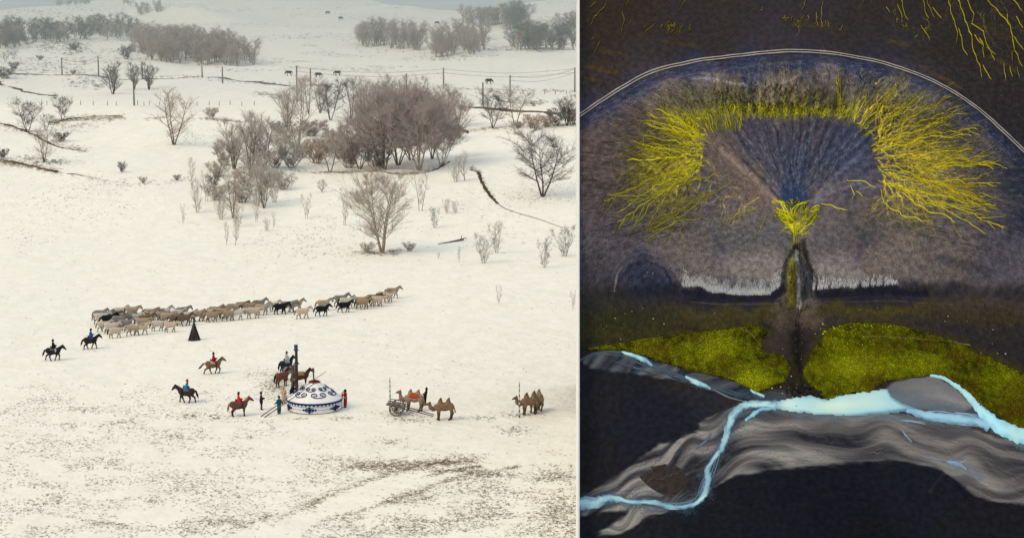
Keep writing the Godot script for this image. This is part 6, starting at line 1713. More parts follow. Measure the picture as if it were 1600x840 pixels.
	return [body, skin(mb, 0.035, 0.05), skin(tb, 0.04, 0.05)]

var horse_poses := []
var saddle_mesh: ArrayMesh
var blanket_mesh: ArrayMesh

func make_horses():
	horse_poses = [
		horse_meshes([[0.0, 0.0], [0.05, 0.0], [0.0, 0.0], [-0.06, 0.0]], 0.85, 0.05),
		horse_meshes([[0.32, 0.15], [-0.3, 0.1], [-0.28, 0.0], [0.3, 0.2]], 0.6, 0.12),
		horse_meshes([[-0.3, 0.1], [0.36, 0.5], [0.32, 0.2], [-0.34, 0.0]], 0.62, 0.15),
		horse_meshes([[0.55, 0.9], [-0.25, 0.1], [-0.45, 0.0], [0.4, 0.35]], 0.8, 0.4),
		horse_meshes([[0.12, 0.0], [-0.1, 0.0], [0.05, 0.0], [-0.2, 0.0]], -0.75, 0.05),
		horse_meshes([[0.2, 0.1], [-0.2, 0.2], [0.16, 0.1], [-0.2, 0.1]], 0.35, 0.08)]
	blanket_mesh = skin([[0.22, 1.2, 0, -0.24, 1.19, 0, 0.16, 0.16], [0.2, 1.1, 0.2, -0.22, 1.1, 0.2, 0.1, 0.1], [0.2, 1.1, -0.2, -0.22, 1.1, -0.2, 0.1, 0.1], [0.14, 0.86, 0.26, -0.16, 0.86, 0.26, 0.05, 0.05], [0.14, 0.86, -0.26, -0.16, 0.86, -0.26, 0.05, 0.05]], 0.045, 0.06)
	saddle_mesh = skin([[0.2, 1.36, 0, -0.2, 1.36, 0, 0.07, 0.08], [0.22, 1.36, 0, 0.25, 1.5, 0, 0.05, 0.04], [-0.2, 1.36, 0, -0.26, 1.46, 0, 0.06, 0.05]], 0.04, 0.05)

func horse(called: String, label: String, at: Vector3, turn: float, pose: int, coat: Color, hair: Color, patchy := 0.15, group := "", big := 1.0) -> Node3D:
	var o := thing(called, at, turn)
	o.scale = Vector3(big, big, big)
	tag(o, label, "horse", group)
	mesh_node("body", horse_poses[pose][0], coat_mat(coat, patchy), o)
	mesh_node("mane", horse_poses[pose][1], mat(hair, 0.9, 0.15), o)
	mesh_node("tail", horse_poses[pose][2], mat(hair, 0.9, 0.15), o)
	return o

func saddle(o: Node3D, blanket: Color):
	mesh_node("blanket", blanket_mesh, cloth_mat(blanket), o)
	mesh_node("saddle", saddle_mesh, cloth_mat(Color8(70, 48, 36)), o)

# ---------------------------------------------------------------- people
func hand_bones(w: Vector3, dir: Vector3, side: float) -> Array:
	var v := []
	var up_ := Vector3(0, 1, 0) if absf(dir.y) < 0.8 else Vector3(1, 0, 0)
	var across := dir.cross(up_).normalized()
	var palm := dir.cross(across).normalized()
	var base := w + dir * 0.085
	v.append([w.x, w.y, w.z, base.x, base.y, base.z, 0.024, 0.03])
	for i in 4:
		var a := base + across * (i - 1.5) * 0.021
		var l: float = [0.07, 0.08, 0.075, 0.058][i]
		var m := a + dir * l * 0.55 + palm * 0.01
		var e := m + (dir * 0.6 + palm * 0.75).normalized() * l * 0.5
		v.append([a.x, a.y, a.z, m.x, m.y, m.z, 0.0095, 0.009]); v.append([m.x, m.y, m.z, e.x, e.y, e.z, 0.009, 0.0075])
	var tb := w + dir * 0.03 + across * 0.03 * side
	var te := tb + (dir * 0.7 + across * side * 0.8 + palm * 0.4).normalized() * 0.065
	v.append([tb.x, tb.y, tb.z, te.x, te.y, te.z, 0.012, 0.009])
	return v

# o: pose "stand" or "ride"; coat, legs, hat, hat_kind, sash, long (robe to the ankle), arms
func person(label: String, at: Vector3, turn: float, o: Dictionary) -> Node3D:
	var t := thing("person", at, turn)
	tag(t, label, "person")
	var ride: bool = o.get("pose", "stand") == "ride"
	var long_: bool = o.get("long", true)
	var hips := 0.92
	var lean: float = o.get("lean", 0.0)
	var sh := Vector3(lean * 0.5, hips + 0.5, 0)
	var neck := sh + Vector3(lean * 0.05, 0.08, 0)
	var head := neck + Vector3(lean * 0.1 + 0.01, 0.15, 0)
	var arms := []
	for s in [-1.0, 1.0]:
		var a := sh + Vector3(0, -0.02, 0.19 * s)
		var el := a + Vector3(0.04, -0.27, 0.06 * s)
		var wr := el + Vector3(0.06, -0.23, -0.02 * s)
		match o.get("arms", "down"):
			"front": el = a + Vector3(0.08, -0.26, 0.05 * s); wr = el + Vector3(0.22, 0.03, -0.14 * s)
			"reins": el = a + Vector3(0.1, -0.25, 0.05 * s); wr = el + Vector3(0.23, -0.02, -0.12 * s)
			"face": el = a + Vector3(0.18, -0.12, 0.05 * s); wr = el + Vector3(0.1, 0.24, -0.1 * s)
			"back": el = a + Vector3(-0.12, -0.24, 0.06 * s); wr = el + Vector3(0.02, -0.2, -0.12 * s)
			"hold": el = a + Vector3(0.02, -0.26, 0.1 * s); wr = el + Vector3(0.2, -0.1, 0.08 * s)
		arms.append([a, el, wr])
	var legs := []
	for s in [-1.0, 1.0]:
		var h := Vector3(0, hips, 0.09 * s)
		if ride: legs.append([h, h + Vector3(0.33, -0.2, 0.2 * s), h + Vector3(0.26, -0.6, 0.26 * s), h + Vector3(0.38, -0.63, 0.27 * s)])
		else: legs.append([h, h + Vector3(0.02, -0.43, 0.01 * s), h + Vector3(0.0 + 0.03 * s, -0.84, 0.02 * s), h + Vector3(0.14 + 0.03 * s, -0.88, 0.04 * s)])
	var V := func(a: Vector3, b: Vector3, ra: float, rb: float): return [a.x, a.y, a.z, b.x, b.y, b.z, ra, rb]
	var body := [V.call(Vector3(0, hips, 0), sh, 0.11, 0.1), V.call(sh, head, 0.055, 0.06), V.call(head, head + Vector3(0.01, 0.07, 0), 0.085, 0.095), V.call(head + Vector3(0.06, -0.03, 0), head + Vector3(0.07, -0.05, 0), 0.05, 0.045), V.call(head + Vector3(0.1, 0.02, 0), head + Vector3(0.12, -0.005, 0), 0.014, 0.018)]
	for s in [-1.0, 1.0]: body.append(V.call(head + Vector3(-0.01, 0.03, 0.09 * s), head + Vector3(-0.01, 0.0, 0.092 * s), 0.02, 0.015))
	for a in arms: body.append(V.call(a[0], a[1], 0.045, 0.038)); body.append(V.call(a[1], a[2], 0.038, 0.026))
	for l in legs: body.append(V.call(l[0], l[1], 0.075, 0.055)); body.append(V.call(l[1], l[2], 0.05, 0.035)); body.append(V.call(l[2], l[3], 0.04, 0.035))
	var st := SurfaceTool.new()
	st.append_from(skin(body, 0.024, 0.03), 0, Transform3D.IDENTITY)
	for k in 2:
		st.append_from(skin(hand_bones(arms[k][2], (arms[k][2] - arms[k][1]).normalized(), -1.0 if k == 0 else 1.0), 0.006, 0.008), 0, Transform3D.IDENTITY)
	mesh_node("body", st.commit(), mat(Color8(196, 142, 112), 0.7, 0.3), t)
	# coat
	var c := [V.call(Vector3(0, hips + 0.02, 0.04), sh + Vector3(0, -0.05, 0.08), 0.15, 0.12), V.call(Vector3(0, hips + 0.02, -0.04), sh + Vector3(0, -0.05, -0.08), 0.15, 0.12), V.call(sh + Vector3(0, 0.03, 0), neck, 0.09, 0.075)]
	for a in arms: c.append(V.call(a[0], a[1], 0.085, 0.07)); c.append(V.call(a[1], a[2], 0.07, 0.06))
	if ride:
		for l in legs: c.append(V.call(l[0] + Vector3(0, 0.04, 0), l[0].lerp(l[1], 0.85) + Vector3(0, -0.06, 0), 0.13, 0.1))
	elif long_:
		for s in [-1.0, 1.0]: c.append(V.call(Vector3(0, hips, 0.05 * s), Vector3(0.02 + 0.03 * s, 0.3, 0.08 * s), 0.15, 0.15))
	else:
		for s in [-1.0, 1.0]: c.append(V.call(Vector3(0, hips, 0.05 * s), Vector3(0.01, 0.72, 0.06 * s), 0.15, 0.15))
	mesh_node("coat", skin(c, 0.03, 0.05), cloth_mat(o.coat), t)
	# trousers and boots
	var tr := []; var bt := []
	for l in legs:
		tr.append(V.call(l[0], l[1], 0.1, 0.085)); tr.append(V.call(l[1], l[1].lerp(l[2], 0.55), 0.08, 0.075))
		bt.append(V.call(l[1].lerp(l[2], 0.4), l[2], 0.075, 0.06)); bt.append(V.call(l[2], l[3], 0.06, 0.045))
	mesh_node("trousers", skin(tr, 0.03, 0.04), cloth_mat(o.get("legs", Color8(40, 38, 44))), t)
	mesh_node("boots", skin(bt, 0.026, 0.04), mat(o.get("boots", Color8(34, 28, 26)), 0.6, 0.3), t)
	if o.has("sash"):
		mesh_node("sash", skin([V.call(Vector3(lean * 0.05, hips + 0.1, 0.06), Vector3(lean * 0.05, hips + 0.14, 0.06), 0.15, 0.15), V.call(Vector3(lean * 0.05, hips + 0.1, -0.06), Vector3(lean * 0.05, hips + 0.14, -0.06), 0.15, 0.15)], 0.03, 0.04), cloth_mat(o.sash), t)
	if o.has("shawl"):
		mesh_node("shawl", skin([V.call(sh + Vector3(0.05, -0.02, 0.14), sh + Vector3(0.12, -0.36, 0.05), 0.07, 0.05), V.call(sh + Vector3(0.05, -0.02, -0.14), sh + Vector3(0.12, -0.36, -0.05), 0.07, 0.05), V.call(sh + Vector3(-0.06, 0.05, 0.08), sh + Vector3(-0.06, 0.05, -0.08), 0.07, 0.07)], 0.03, 0.04), cloth_mat(o.shawl), t)
	# hair and hat
	mesh_node("hair", skin([V.call(head + Vector3(-0.03, 0.06, 0.03), head + Vector3(-0.03, 0.06, -0.03), 0.095, 0.095), V.call(head + Vector3(-0.07, 0.0, 0), head + Vector3(-0.07, -0.08, 0), 0.06, 0.045)], 0.022, 0.03), mat(Color8(24, 20, 20), 0.7, 0.3), t)
	var hk: String = o.get("hat_kind", "fur")
	var hb := []
	if hk == "fur": hb = [V.call(head + Vector3(0, 0.1, 0.05), head + Vector3(0, 0.1, -0.05), 0.12, 0.12), V.call(head + Vector3(0, 0.16, 0), head + Vector3(0, 0.21, 0), 0.1, 0.05), V.call(head + Vector3(-0.06, 0.02, 0.07), head + Vector3(-0.06, 0.02, -0.07), 0.07, 0.07)]
	elif hk == "hood": hb = [V.call(head + Vector3(-0.02, 0.08, 0), head + Vector3(-0.03, 0.0, 0), 0.125, 0.12), V.call(head + Vector3(-0.02, 0.14, 0), head + Vector3(-0.03, 0.25, 0), 0.09, 0.03)]
	else: hb = [V.call(head + Vector3(0, 0.13, 0), head + Vector3(0, 0.19, 0), 0.095, 0.075)]
	if hk == "brim":
		for i in 10:
			var an := TAU * i / 10.0
			hb.append(V.call(head + Vector3(cos(an) * 0.09, 0.11, sin(an) * 0.09), head + Vector3(cos(an) * 0.17, 0.11, sin(an) * 0.17), 0.02, 0.016))
	mesh_node("hat", skin(hb, 0.024, 0.03), cloth_mat(o.get("hat", Color8(26, 22, 22))), t)
	return t

func rider(label: String, mount: Node3D, o: Dictionary):
	o["pose"] = "ride"
	if not o.has("arms"): o["arms"] = "reins"
	var p := person(label, mount.position + Vector3(0, 0.5 * mount.scale.y, 0), mount.rotation.y, o)
	return p

# ---------------------------------------------------------------- camels
func camel_meshes(headup: float, legs: Array) -> Array:
	var b := [[0.55, 1.3, 0, -0.1, 1.3, 0, 0.36, 0.38], [-0.1, 1.3, 0, -0.65, 1.4, 0, 0.37, 0.3], [0.75, 1.35, 0, 1.05, 1.12, 0, 0.24, 0.18], [1.05, 1.12, 0, 1.35, 1.3, 0, 0.2, 0.17], [1.35, 1.3, 0, 1.42, 1.72 + headup, 0, 0.17, 0.13]]
	for x in [0.36, -0.42]: b.append([x, 1.55, 0, x + 0.02, 1.85, 0, 0.3, 0.2]); b.append([x + 0.02, 1.85, 0, x - 0.04, 2.12, 0, 0.2, 0.1])
	b.append([1.42, 1.78 + headup, 0, 1.62, 1.77 + headup, 0, 0.12, 0.1]); b.append([1.62, 1.77 + headup, 0, 1.83, 1.68 + headup, 0, 0.095, 0.07])
	for z in [-0.07, 0.07]: b.append([1.4, 1.86 + headup, z, 1.36, 1.95 + headup, z * 1.4, 0.035, 0.02])
	for i in 4:
		var z: float = 0.2 if i % 2 == 0 else -0.2
		var sw: float = legs[i]
		var x: float = 0.55 if i < 2 else -0.68
		var kn := Vector3(x + sin(sw) * 0.5, 0.62, z)
		var ft := Vector3(x + sin(sw) * 0.9 + (0.02 if i < 2 else 0.06), 0.1, z)
		if i >= 2: kn.x -= 0.1
		b.append([x, 1.15, z, kn.x, kn.y, z, 0.21, 0.11]); b.append([kn.x, kn.y, z, ft.x, ft.y, z, 0.1, 0.075]); b.append([ft.x, ft.y - 0.03, z, ft.x + 0.1, 0.05, z, 0.07, 0.07])
	b.append([-0.95, 1.35, 0, -1.05, 0.9, 0, 0.05, 0.06])
	var paint := func(v: Vector3):
		var g := 1.0
		g -= 0.6 * smoothstep(1.0, 0.6, v.y)
		if v.x > 1.2: g -= 0.35 * smoothstep(1.3, 1.8, v.y)
		if absf(v.x - 0.36) < 0.3 or absf(v.x + 0.42) < 0.3: g -= 0.5 * smoothstep(1.92, 2.1, v.y)
		g -= 0.3 * smoothstep(0.98, 1.0, v.y) * smoothstep(0.5, 0.3, v.distance_to(Vector3(1.1, 1.0, 0)))
		return Color(g, g, g)
	return [skin(b, 0.06, 0.1, paint)]

func camel(label: String, at: Vector3, turn: float, headup: float, legs: Array, coat: Color, dark := true) -> Node3D:
	var o := thing("camel", at, turn)
	tag(o, label, "camel")
	var m := coat_mat(coat, 0.3)
	mesh_node("body", camel_meshes(headup, legs)[0], m, o)
	# shaggy hair: throat, crowns of the humps, forelegs
	var hb := [[1.05, 1.0, 0, 1.3, 1.12, 0, 0.1, 0.08], [1.38, 1.95 + headup, 0, 1.46, 1.9 + headup, 0, 0.08, 0.06], [0.36, 2.04, 0, 0.3, 2.2, 0, 0.14, 0.07], [-0.44, 2.04, 0, -0.5, 2.2, 0, 0.14, 0.07], [0.5, 0.95, 0.2, 0.55, 0.7, 0.2, 0.12, 0.1], [0.5, 0.95, -0.2, 0.55, 0.7, -0.2, 0.12, 0.1], [-1.05, 1.0, 0, -1.08, 0.75, 0, 0.05, 0.07]]
	mesh_node("shaggy_hair", skin(hb, 0.05, 0.06), mat(Color8(62, 46, 38) if dark else Color8(150, 120, 92), 1.0, 0.1), o)
	return o

# ---------------------------------------------------------------- the camp
func lathe(profile: Array, sides: int) -> ArrayMesh:
	var st := SurfaceTool.new(); st.begin(Mesh.PRIMITIVE_TRIANGLES)
	for i in profile.size() - 1:
		for k in sides:
			var a := TAU * k / sides; var b := TAU * (k + 1) / sides
			var p0: Vector2 = profile[i]; var p1: Vector2 = profile[i + 1]
			var v := [Vector3(cos(a) * p0.x, p0.y, sin(a) * p0.x), Vector3(cos(a) * p1.x, p1.y, sin(a) * p1.x), Vector3(cos(b) * p1.x, p1.y, sin(b) * p1.x), Vector3(cos(b) * p0.x, p0.y, sin(b) * p0.x)]
			for j in [0, 1, 2, 0, 2, 3]: st.add_vertex(v[j])
	st.generate_normals()
	return st.commit()

func build_yurt():
	var at := ground_at(491.5, 637.5)
	var y := thing("yurt", at)
	tag(y, "round white felt yurt with blue scroll ornaments and a red-brown crown", "yurt")
	var felt := StandardMaterial3D.new()
	felt.albedo_texture = noise_tex(101, 0.03, Color(0.86, 0.87, 0.89), Color(0.96, 0.96, 0.97), 256)
	felt.uv1_triplanar = true; felt.uv1_scale = Vector3(0.5, 0.5, 0.5); felt.roughness = 0.95; felt.metallic_specular = 0.15
	var blue := cloth_mat(Color8(36, 66, 130)); var navy := cloth_mat(Color8(38, 54, 112)); var white := cloth_mat(Color8(232, 232, 232))
	var R := 2.68
	var wh := 1.06
	var w := mesh_node("wall", lathe([Vector2(R - 0.02, -0.1), Vector2(R, 0.3), Vector2(R + 0.03, 0.8), Vector2(R, wh)], 56), felt, y)
	# felt panels are belted by ropes and stand in upright folds
	var st := SurfaceTool.new(); st.begin(Mesh.PRIMITIVE_TRIANGLES)
	for h in [0.42, 0.72]:
		var pts := []
		for k in 57: pts.append(Vector3(cos(TAU * k / 56) * (R + 0.03), h, sin(TAU * k / 56) * (R + 0.03)))
		tube(st, pts, 0.018, 0.018, 4)
	st.generate_normals()
	mesh_node("rope", st.commit(), mat(Color8(130, 130, 134), 0.9, 0.1), w)
	for k in 40:
		var a := TAU * k / 40
		var f := SurfaceTool.new(); f.begin(Mesh.PRIMITIVE_TRIANGLES)
		tube(f, [Vector3(cos(a) * (R + 0.0), -0.05, sin(a) * (R + 0.0)), Vector3(cos(a) * (R + 0.015), 0.7, sin(a) * (R + 0.015))], 0.02, 0.02, 4)
		f.generate_normals()
		mesh_node("felt_fold", f.commit(), felt, w)
	var dark_ring := SurfaceTool.new(); dark_ring.begin(Mesh.PRIMITIVE_TRIANGLES)
	var dp := []
	for k in 57: dp.append(Vector3(cos(TAU * k / 56) * (R + 0.02), 0.03, sin(TAU * k / 56) * (R + 0.02)))
	tube(dark_ring, dp, 0.03, 0.03, 5)
	dark_ring.generate_normals()
	mesh_node("foot_band", dark_ring.commit(), mat(Color8(90, 92, 100), 0.9, 0.1), w)
	var prof := [Vector2(R + 0.12, wh - 0.02), Vector2(R + 0.02, wh + 0.12), Vector2(2.2, 1.48), Vector2(1.6, 1.88), Vector2(1.0, 2.33), Vector2(0.55, 2.72)]
	var roof := mesh_node("roof", lathe(prof, 56), felt, y)
	# blue valance with white scallops
	var band := mesh_node("valance", lathe([Vector2(R + 0.13, wh + 0.02), Vector2(R + 0.11, wh - 0.28)], 56), blue, roof)
	for k in 44:
		var a := TAU * k / 44
		var s := SurfaceTool.new(); s.begin(Mesh.PRIMITIVE_TRIANGLES)
		var rr := R + 0.142
		var seg := []
		for j in 7:
			var an := a + (j / 6.0 - 0.5) * TAU / 44 * 0.92
			seg.append([Vector3(cos(an) * rr, wh - 0.29, sin(an) * rr), Vector3(cos(an) * (rr + 0.005), wh - 0.29 + 0.15 * sin(PI * j / 6.0) + 0.01, sin(an) * (rr + 0.005))])
		for j in 6:
			for v in [seg[j][0], seg[j][1], seg[j + 1][1], seg[j][0], seg[j + 1][1], seg[j + 1][0]]: s.add_vertex(v)
		s.generate_normals()
		mesh_node("scallop", s.commit(), white, band)
	var rim := SurfaceTool.new(); rim.begin(Mesh.PRIMITIVE_TRIANGLES)
	var rp := []
	for k in 57: rp.append(Vector3(cos(TAU * k / 56) * (R + 0.13), wh + 0.03, sin(TAU * k / 56) * (R + 0.13)))
	tube(rim, rp, 0.03, 0.03, 5)
	rim.generate_normals()
	mesh_node("eave_cord", rim.commit(), blue, roof)
	# scrolls laid on the roof: u along the round, v up the slope (metres)
	var on_roof := func(ang: float, v: float, u: float):
		var r: float = lerpf(R, 0.55, v)
		var hgt := 0.0
		for i in prof.size() - 1:
			if r <= prof[i].x and r >= prof[i + 1].x: hgt = lerpf(prof[i].y, prof[i + 1].y, (prof[i].x - r) / maxf(prof[i].x - prof[i + 1].x, 1e-4))
		var a := ang + u / r
		return Vector3(cos(a) * r, hgt + 0.03, sin(a) * r)
	for row in 2:
		for k in 6:
			var ang := TAU * (k + (0.5 if row == 1 else 0.0)) / 6.0 + 1.25
			var v0: float = [0.36, 0.66][row]; var sz: float = [0.4, 0.26][row]
			var s := SurfaceTool.new(); s.begin(Mesh.PRIMITIVE_TRIANGLES)
			for side in [-1.0, 1.0]:
				var pts := []
				for i in 26:
					var t := i / 25.0
					var th := -PI * 0.5 + t * TAU * 1.35
					var rad := lerpf(sz, sz * 0.16, t)
					var cx := sz * 0.95
					pts.append(on_roof.call(ang, v0 + (sin(th) * rad * 0.85 + 0.05) / 2.6 * 1.0, side * (cx + cos(th) * rad * -1.0 * -1.0 - (0.0))))
				var bridge := [on_roof.call(ang, v0 - sz * 0.8 / 2.6, 0.0), on_roof.call(ang, v0 - sz * 0.9 / 2.6, side * sz * 0.45), pts[0]]
				tube(s, bridge, 0.05, 0.05, 4)
				tube(s, pts, 0.055, 0.045, 4)
			s.generate_normals()
			mesh_node("scroll", s.commit(), navy, roof)
	# knot emblems on the wall
	for k in 6:
		var ang := TAU * k / 6.0 + 1.66
		var s := SurfaceTool.new(); s.begin(Mesh.PRIMITIVE_TRIANGLES)
		var on_wall := func(u: float, v: float): return Vector3(cos(ang - u / R) * (R + 0.05), 0.44 + v, sin(ang - u / R) * (R + 0.05))
		for q in [[0.0, 0.0, 0.16], [0.36, 0.0, 0.12], [-0.36, 0.0, 0.12], [0.0, 0.22, 0.1], [0.0, -0.22, 0.1], [0.6, 0.0, 0.08], [-0.6, 0.0, 0.08]]:
			tube(s, [on_wall.call(q[0] - q[2], q[1]), on_wall.call(q[0], q[1] + q[2]), on_wall.call(q[0] + q[2], q[1]), on_wall.call(q[0], q[1] - q[2]), on_wall.call(q[0] - q[2], q[1])], 0.045, 0.045, 4)
		for q in [[-0.7, 0.0, 0.7, 0.0], [-0.3, 0.2, 0.3, -0.2], [-0.3, -0.2, 0.3, 0.2], [0.0, -0.3, 0.0, 0.3]]:
			tube(s, [on_wall.call(q[0], q[1]), on_wall.call((q[0] + q[2]) * 0.5, (q[1] + q[3]) * 0.5), on_wall.call(q[2], q[3])], 0.04, 0.04, 4)
		s.generate_normals()
		mesh_node("knot_emblem", s.commit(), navy, w)
	# crown ring with spokes, and the stove pipe
	var crown := mesh_node("crown_ring", lathe([Vector2(0.6, 2.63), Vector2(0.62, 2.72), Vector2(0.5, 2.8), Vector2(0.46, 2.7)], 24), mat(Color8(122, 44, 38), 0.7, 0.3), y)
	for k in 8:
		var a := TAU * k / 8
		var s := SurfaceTool.new(); s.begin(Mesh.PRIMITIVE_TRIANGLES)
		tube(s, [Vector3(cos(a) * 0.5, 2.76, sin(a) * 0.5), Vector3(cos(a) * 0.25, 2.85, sin(a) * 0.25), Vector3(0, 2.88, 0)], 0.04, 0.04, 4)
		s.generate_normals()
		mesh_node("spoke", s.commit(), mat(Color8(122, 44, 38), 0.7, 0.3), crown)
	mesh_node("crown_cover", lathe([Vector2(0.5, 2.72), Vector2(0.0, 2.79)], 20), mat(Color8(80, 40, 38), 0.9, 0.2), crown)
	var pipe := SurfaceTool.new(); pipe.begin(Mesh.PRIMITIVE_TRIANGLES)
	tube(pipe, [Vector3(-0.02, 2.65, 0.05), Vector3(-0.08, 3.75, 0.05)], 0.075, 0.075, 10)
	tube(pipe, [Vector3(-0.08, 3.7, 0.05), Vector3(-0.1, 4.1, 0.05)], 0.11, 0.11, 10)
	pipe.generate_normals()
	mesh_node("stove_pipe", pipe.commit(), mat(Color8(70, 58, 54), 0.6, 0.4), y)
	# two long catch-poles lean against the roof from the left
	for k in 2:
		var foot := ground_at([407.0, 412.5][k], [650.5, 652.0][k])
		var top: Vector3 = at + [Vector3(-0.35, 2.75, 0.4), Vector3(-0.1, 2.62, 0.75)][k]
		var dir := (top - foot)
		var s := SurfaceTool.new(); s.begin(Mesh.PRIMITIVE_TRIANGLES)
		tube(s, [Vector3.ZERO, dir * 0.5, dir * ([1.33, 1.05][k])], 0.055, 0.025, 6)
		s.generate_normals()
		var o := mesh_node("catch_pole", s.commit(), mat(Color8(96, 90, 86), 0.9, 0.2))
		o.position = foot
		tag(o, ["longer thin catch pole leaning up the yurt's roof, its tip beyond the crown", "shorter thin catch pole leaning on the yurt's roof, below the longer one"][k], "pole")

func post(px: float, base_y: float, top_y: float, rad: float, c: Color, label: String, cap: bool):
	var p := ground_at(px, base_y)
	var h := (base_y - top_y) / scale_at(p) * 1.03
	var o := thing("hitching_post", p)
	tag(o, label, "post")
	var st := SurfaceTool.new(); st.begin(Mesh.PRIMITIVE_TRIANGLES)
	tube(st, [Vector3(0, -0.3, 0), Vector3(0.02, h * 0.5, 0), Vector3(0.03, h, 0)], rad * 1.1, rad * 0.9, 10)
	st.generate_normals()
	mesh_node("shaft", st.commit(), bark_mat(c, 111), o)
	if cap:
		mesh_node("cap", lathe([Vector2(rad * 1.5, h - 0.55), Vector2(rad * 1.6, h - 0.42), Vector2(rad * 1.05, h - 0.38), Vector2(rad * 1.3, h - 0.1), Vector2(rad * 1.2, h + 0.06), Vector2(0, h + 0.1)], 10), mat(Color8(66, 78, 92), 0.8, 0.2), o)

func striped_pole(px: float, base_y: float, top_y: float, label: String):
	var p := ground_at(px, base_y)
	var h := (base_y - top_y) / scale_at(p) * 1.03
	var o := thing("striped_pole", p)
	tag(o, label, "pole")
	var n := 14
	for i in n:
		var s := SurfaceTool.new(); s.begin(Mesh.PRIMITIVE_TRIANGLES)
		tube(s, [Vector3(0, h * i / n - (0.2 if i == 0 else 0.0), 0), Vector3(0, h * (i + 1) / n, 0)], 0.075 - 0.002 * i, 0.073 - 0.002 * i, 7)
		s.generate_normals()
		mesh_node("ring", s.commit(), mat([Color8(74, 76, 80), Color8(190, 190, 186)][i % 2], 0.9, 0.2), o)

func build_cart():
	var at := ground_at(622, 648)
	var o := thing("wooden_cart", at, -0.12)
	tag(o, "grey two-wheeled wooden cart with its shafts resting on the snow", "cart")
	var wood := bark_mat(Color8(150, 146, 142), 121); var darkw := bark_mat(Color8(104, 98, 94), 122)
	for z in [0.62, -0.62]:
		var w := thing("x", Vector3.ZERO)
		used.erase("x")
		remove_child(w)
		w.name = "wheel"
		o.add_child(w, true)
		w.position = Vector3(-0.1, 0.72, z)
		var tor := TorusMesh.new(); tor.inner_radius = 0.6; tor.outer_radius = 0.73; tor.rings = 28; tor.ring_segments = 6
		var t := mesh_node("rim", tor, wood, w)
		t.rotation.x = PI / 2
		var hub := mesh_node("hub", lathe([Vector2(0, -0.14), Vector2(0.13, -0.14), Vector2(0.15, 0), Vector2(0.1, 0.16), Vector2(0, 0.16)], 10), darkw, w)
		hub.rotation.x = PI / 2
		for k in 16:
			var a := TAU * k / 16
			var s := SurfaceTool.new(); s.begin(Mesh.PRIMITIVE_TRIANGLES)
			tube(s, [Vector3(cos(a) * 0.1, sin(a) * 0.1, 0), Vector3(cos(a) * 0.62, sin(a) * 0.62, 0)], 0.032, 0.026, 4)
			s.generate_normals()
			mesh_node("spoke", s.commit(), wood, w)
	var ax := SurfaceTool.new(); ax.begin(Mesh.PRIMITIVE_TRIANGLES)
	tube(ax, [Vector3(-0.1, 0.72, -0.75), Vector3(-0.1, 0.72, 0.75)], 0.06, 0.06, 6)
	ax.generate_normals()
	mesh_node("axle", ax.commit(), darkw, o)
	# the bed tips towards the shafts, which run from its rails down to the ground
	for z in [0.42, -0.42]:
		var s := SurfaceTool.new(); s.begin(Mesh.PRIMITIVE_TRIANGLES)
		tube(s, [Vector3(-1.15, 1.12, z), Vector3(0.9, 0.72, z), Vector3(2.2, 0.38, z * 0.8), Vector3(3.55, 0.06, z * 0.7)], 0.06, 0.045, 5)
		s.generate_normals()
		mesh_node("shaft", s.commit(), darkw, o)
	for k in 9:
		var x := -1.0 + k * 0.2
		var b := BoxMesh.new(); b.size = Vector3(0.17, 0.035, 1.0)
		var pl := mesh_node("plank", b, wood, o)
		pl.position = Vector3(x, 1.15 - (x + 1.15) * 0.195 + 0.02 * (k % 2), 0); pl.rotation.z = -0.19
	for z in [0.5, -0.5]:
		for hgt in [0.2, 0.42]:
			var s := SurfaceTool.new(); s.begin(Mesh.PRIMITIVE_TRIANGLES)
			tube(s, [Vector3(-0.95, 1.1 + hgt, z), Vector3(0.75, 0.78 + hgt, z)], 0.035, 0.035, 4)
			s.generate_normals()
			mesh_node("side_rail", s.commit(), wood, o)
		for k in 4:
			var x := -0.85 + k * 0.5
			var s := SurfaceTool.new(); s.begin(Mesh.PRIMITIVE_TRIANGLES)
			tube(s, [Vector3(x, 1.08 - (x + 1.15) * 0.19, z), Vector3(x, 1.55 - (x + 1.15) * 0.19, z)], 0.03, 0.03, 4)
			s.generate_normals()
			mesh_node("stake", s.commit(), wood, o)

func build_stack():
	var at := ground_at(303, 531)
	var o := thing("pole_stack", at)
	tag(o, "dark cone of stacked poles standing alone in front of the horse herd", "pole stack")
	var r := RandomNumberGenerator.new(); r.seed = 8
	for k in 46:
		var a := TAU * k / 46.0 + r.randf_range(-0.05, 0.05)
		var foot := Vector3(cos(a) * 0.72, -0.05, sin(a) * 0.72) * r.randf_range(0.8, 1.05)
		foot.y = -0.05
		var tip := Vector3(cos(a + PI) * 0.08, r.randf_range(2.1, 2.75), sin(a + PI) * 0.08)
		var s := SurfaceTool.new(); s.begin(Mesh.PRIMITIVE_TRIANGLES)
		tube(s, [foot, foot.lerp(tip, 0.5), tip], 0.055, 0.03, 5)
		s.generate_normals()
		mesh_node("stick", s.commit(), bark_mats[2] if r.randf() < 0.3 else mat([Color8(62, 60, 60), Color8(78, 74, 70), Color8(52, 52, 54)][r.randi() % 3], 0.95, 0.1), o)

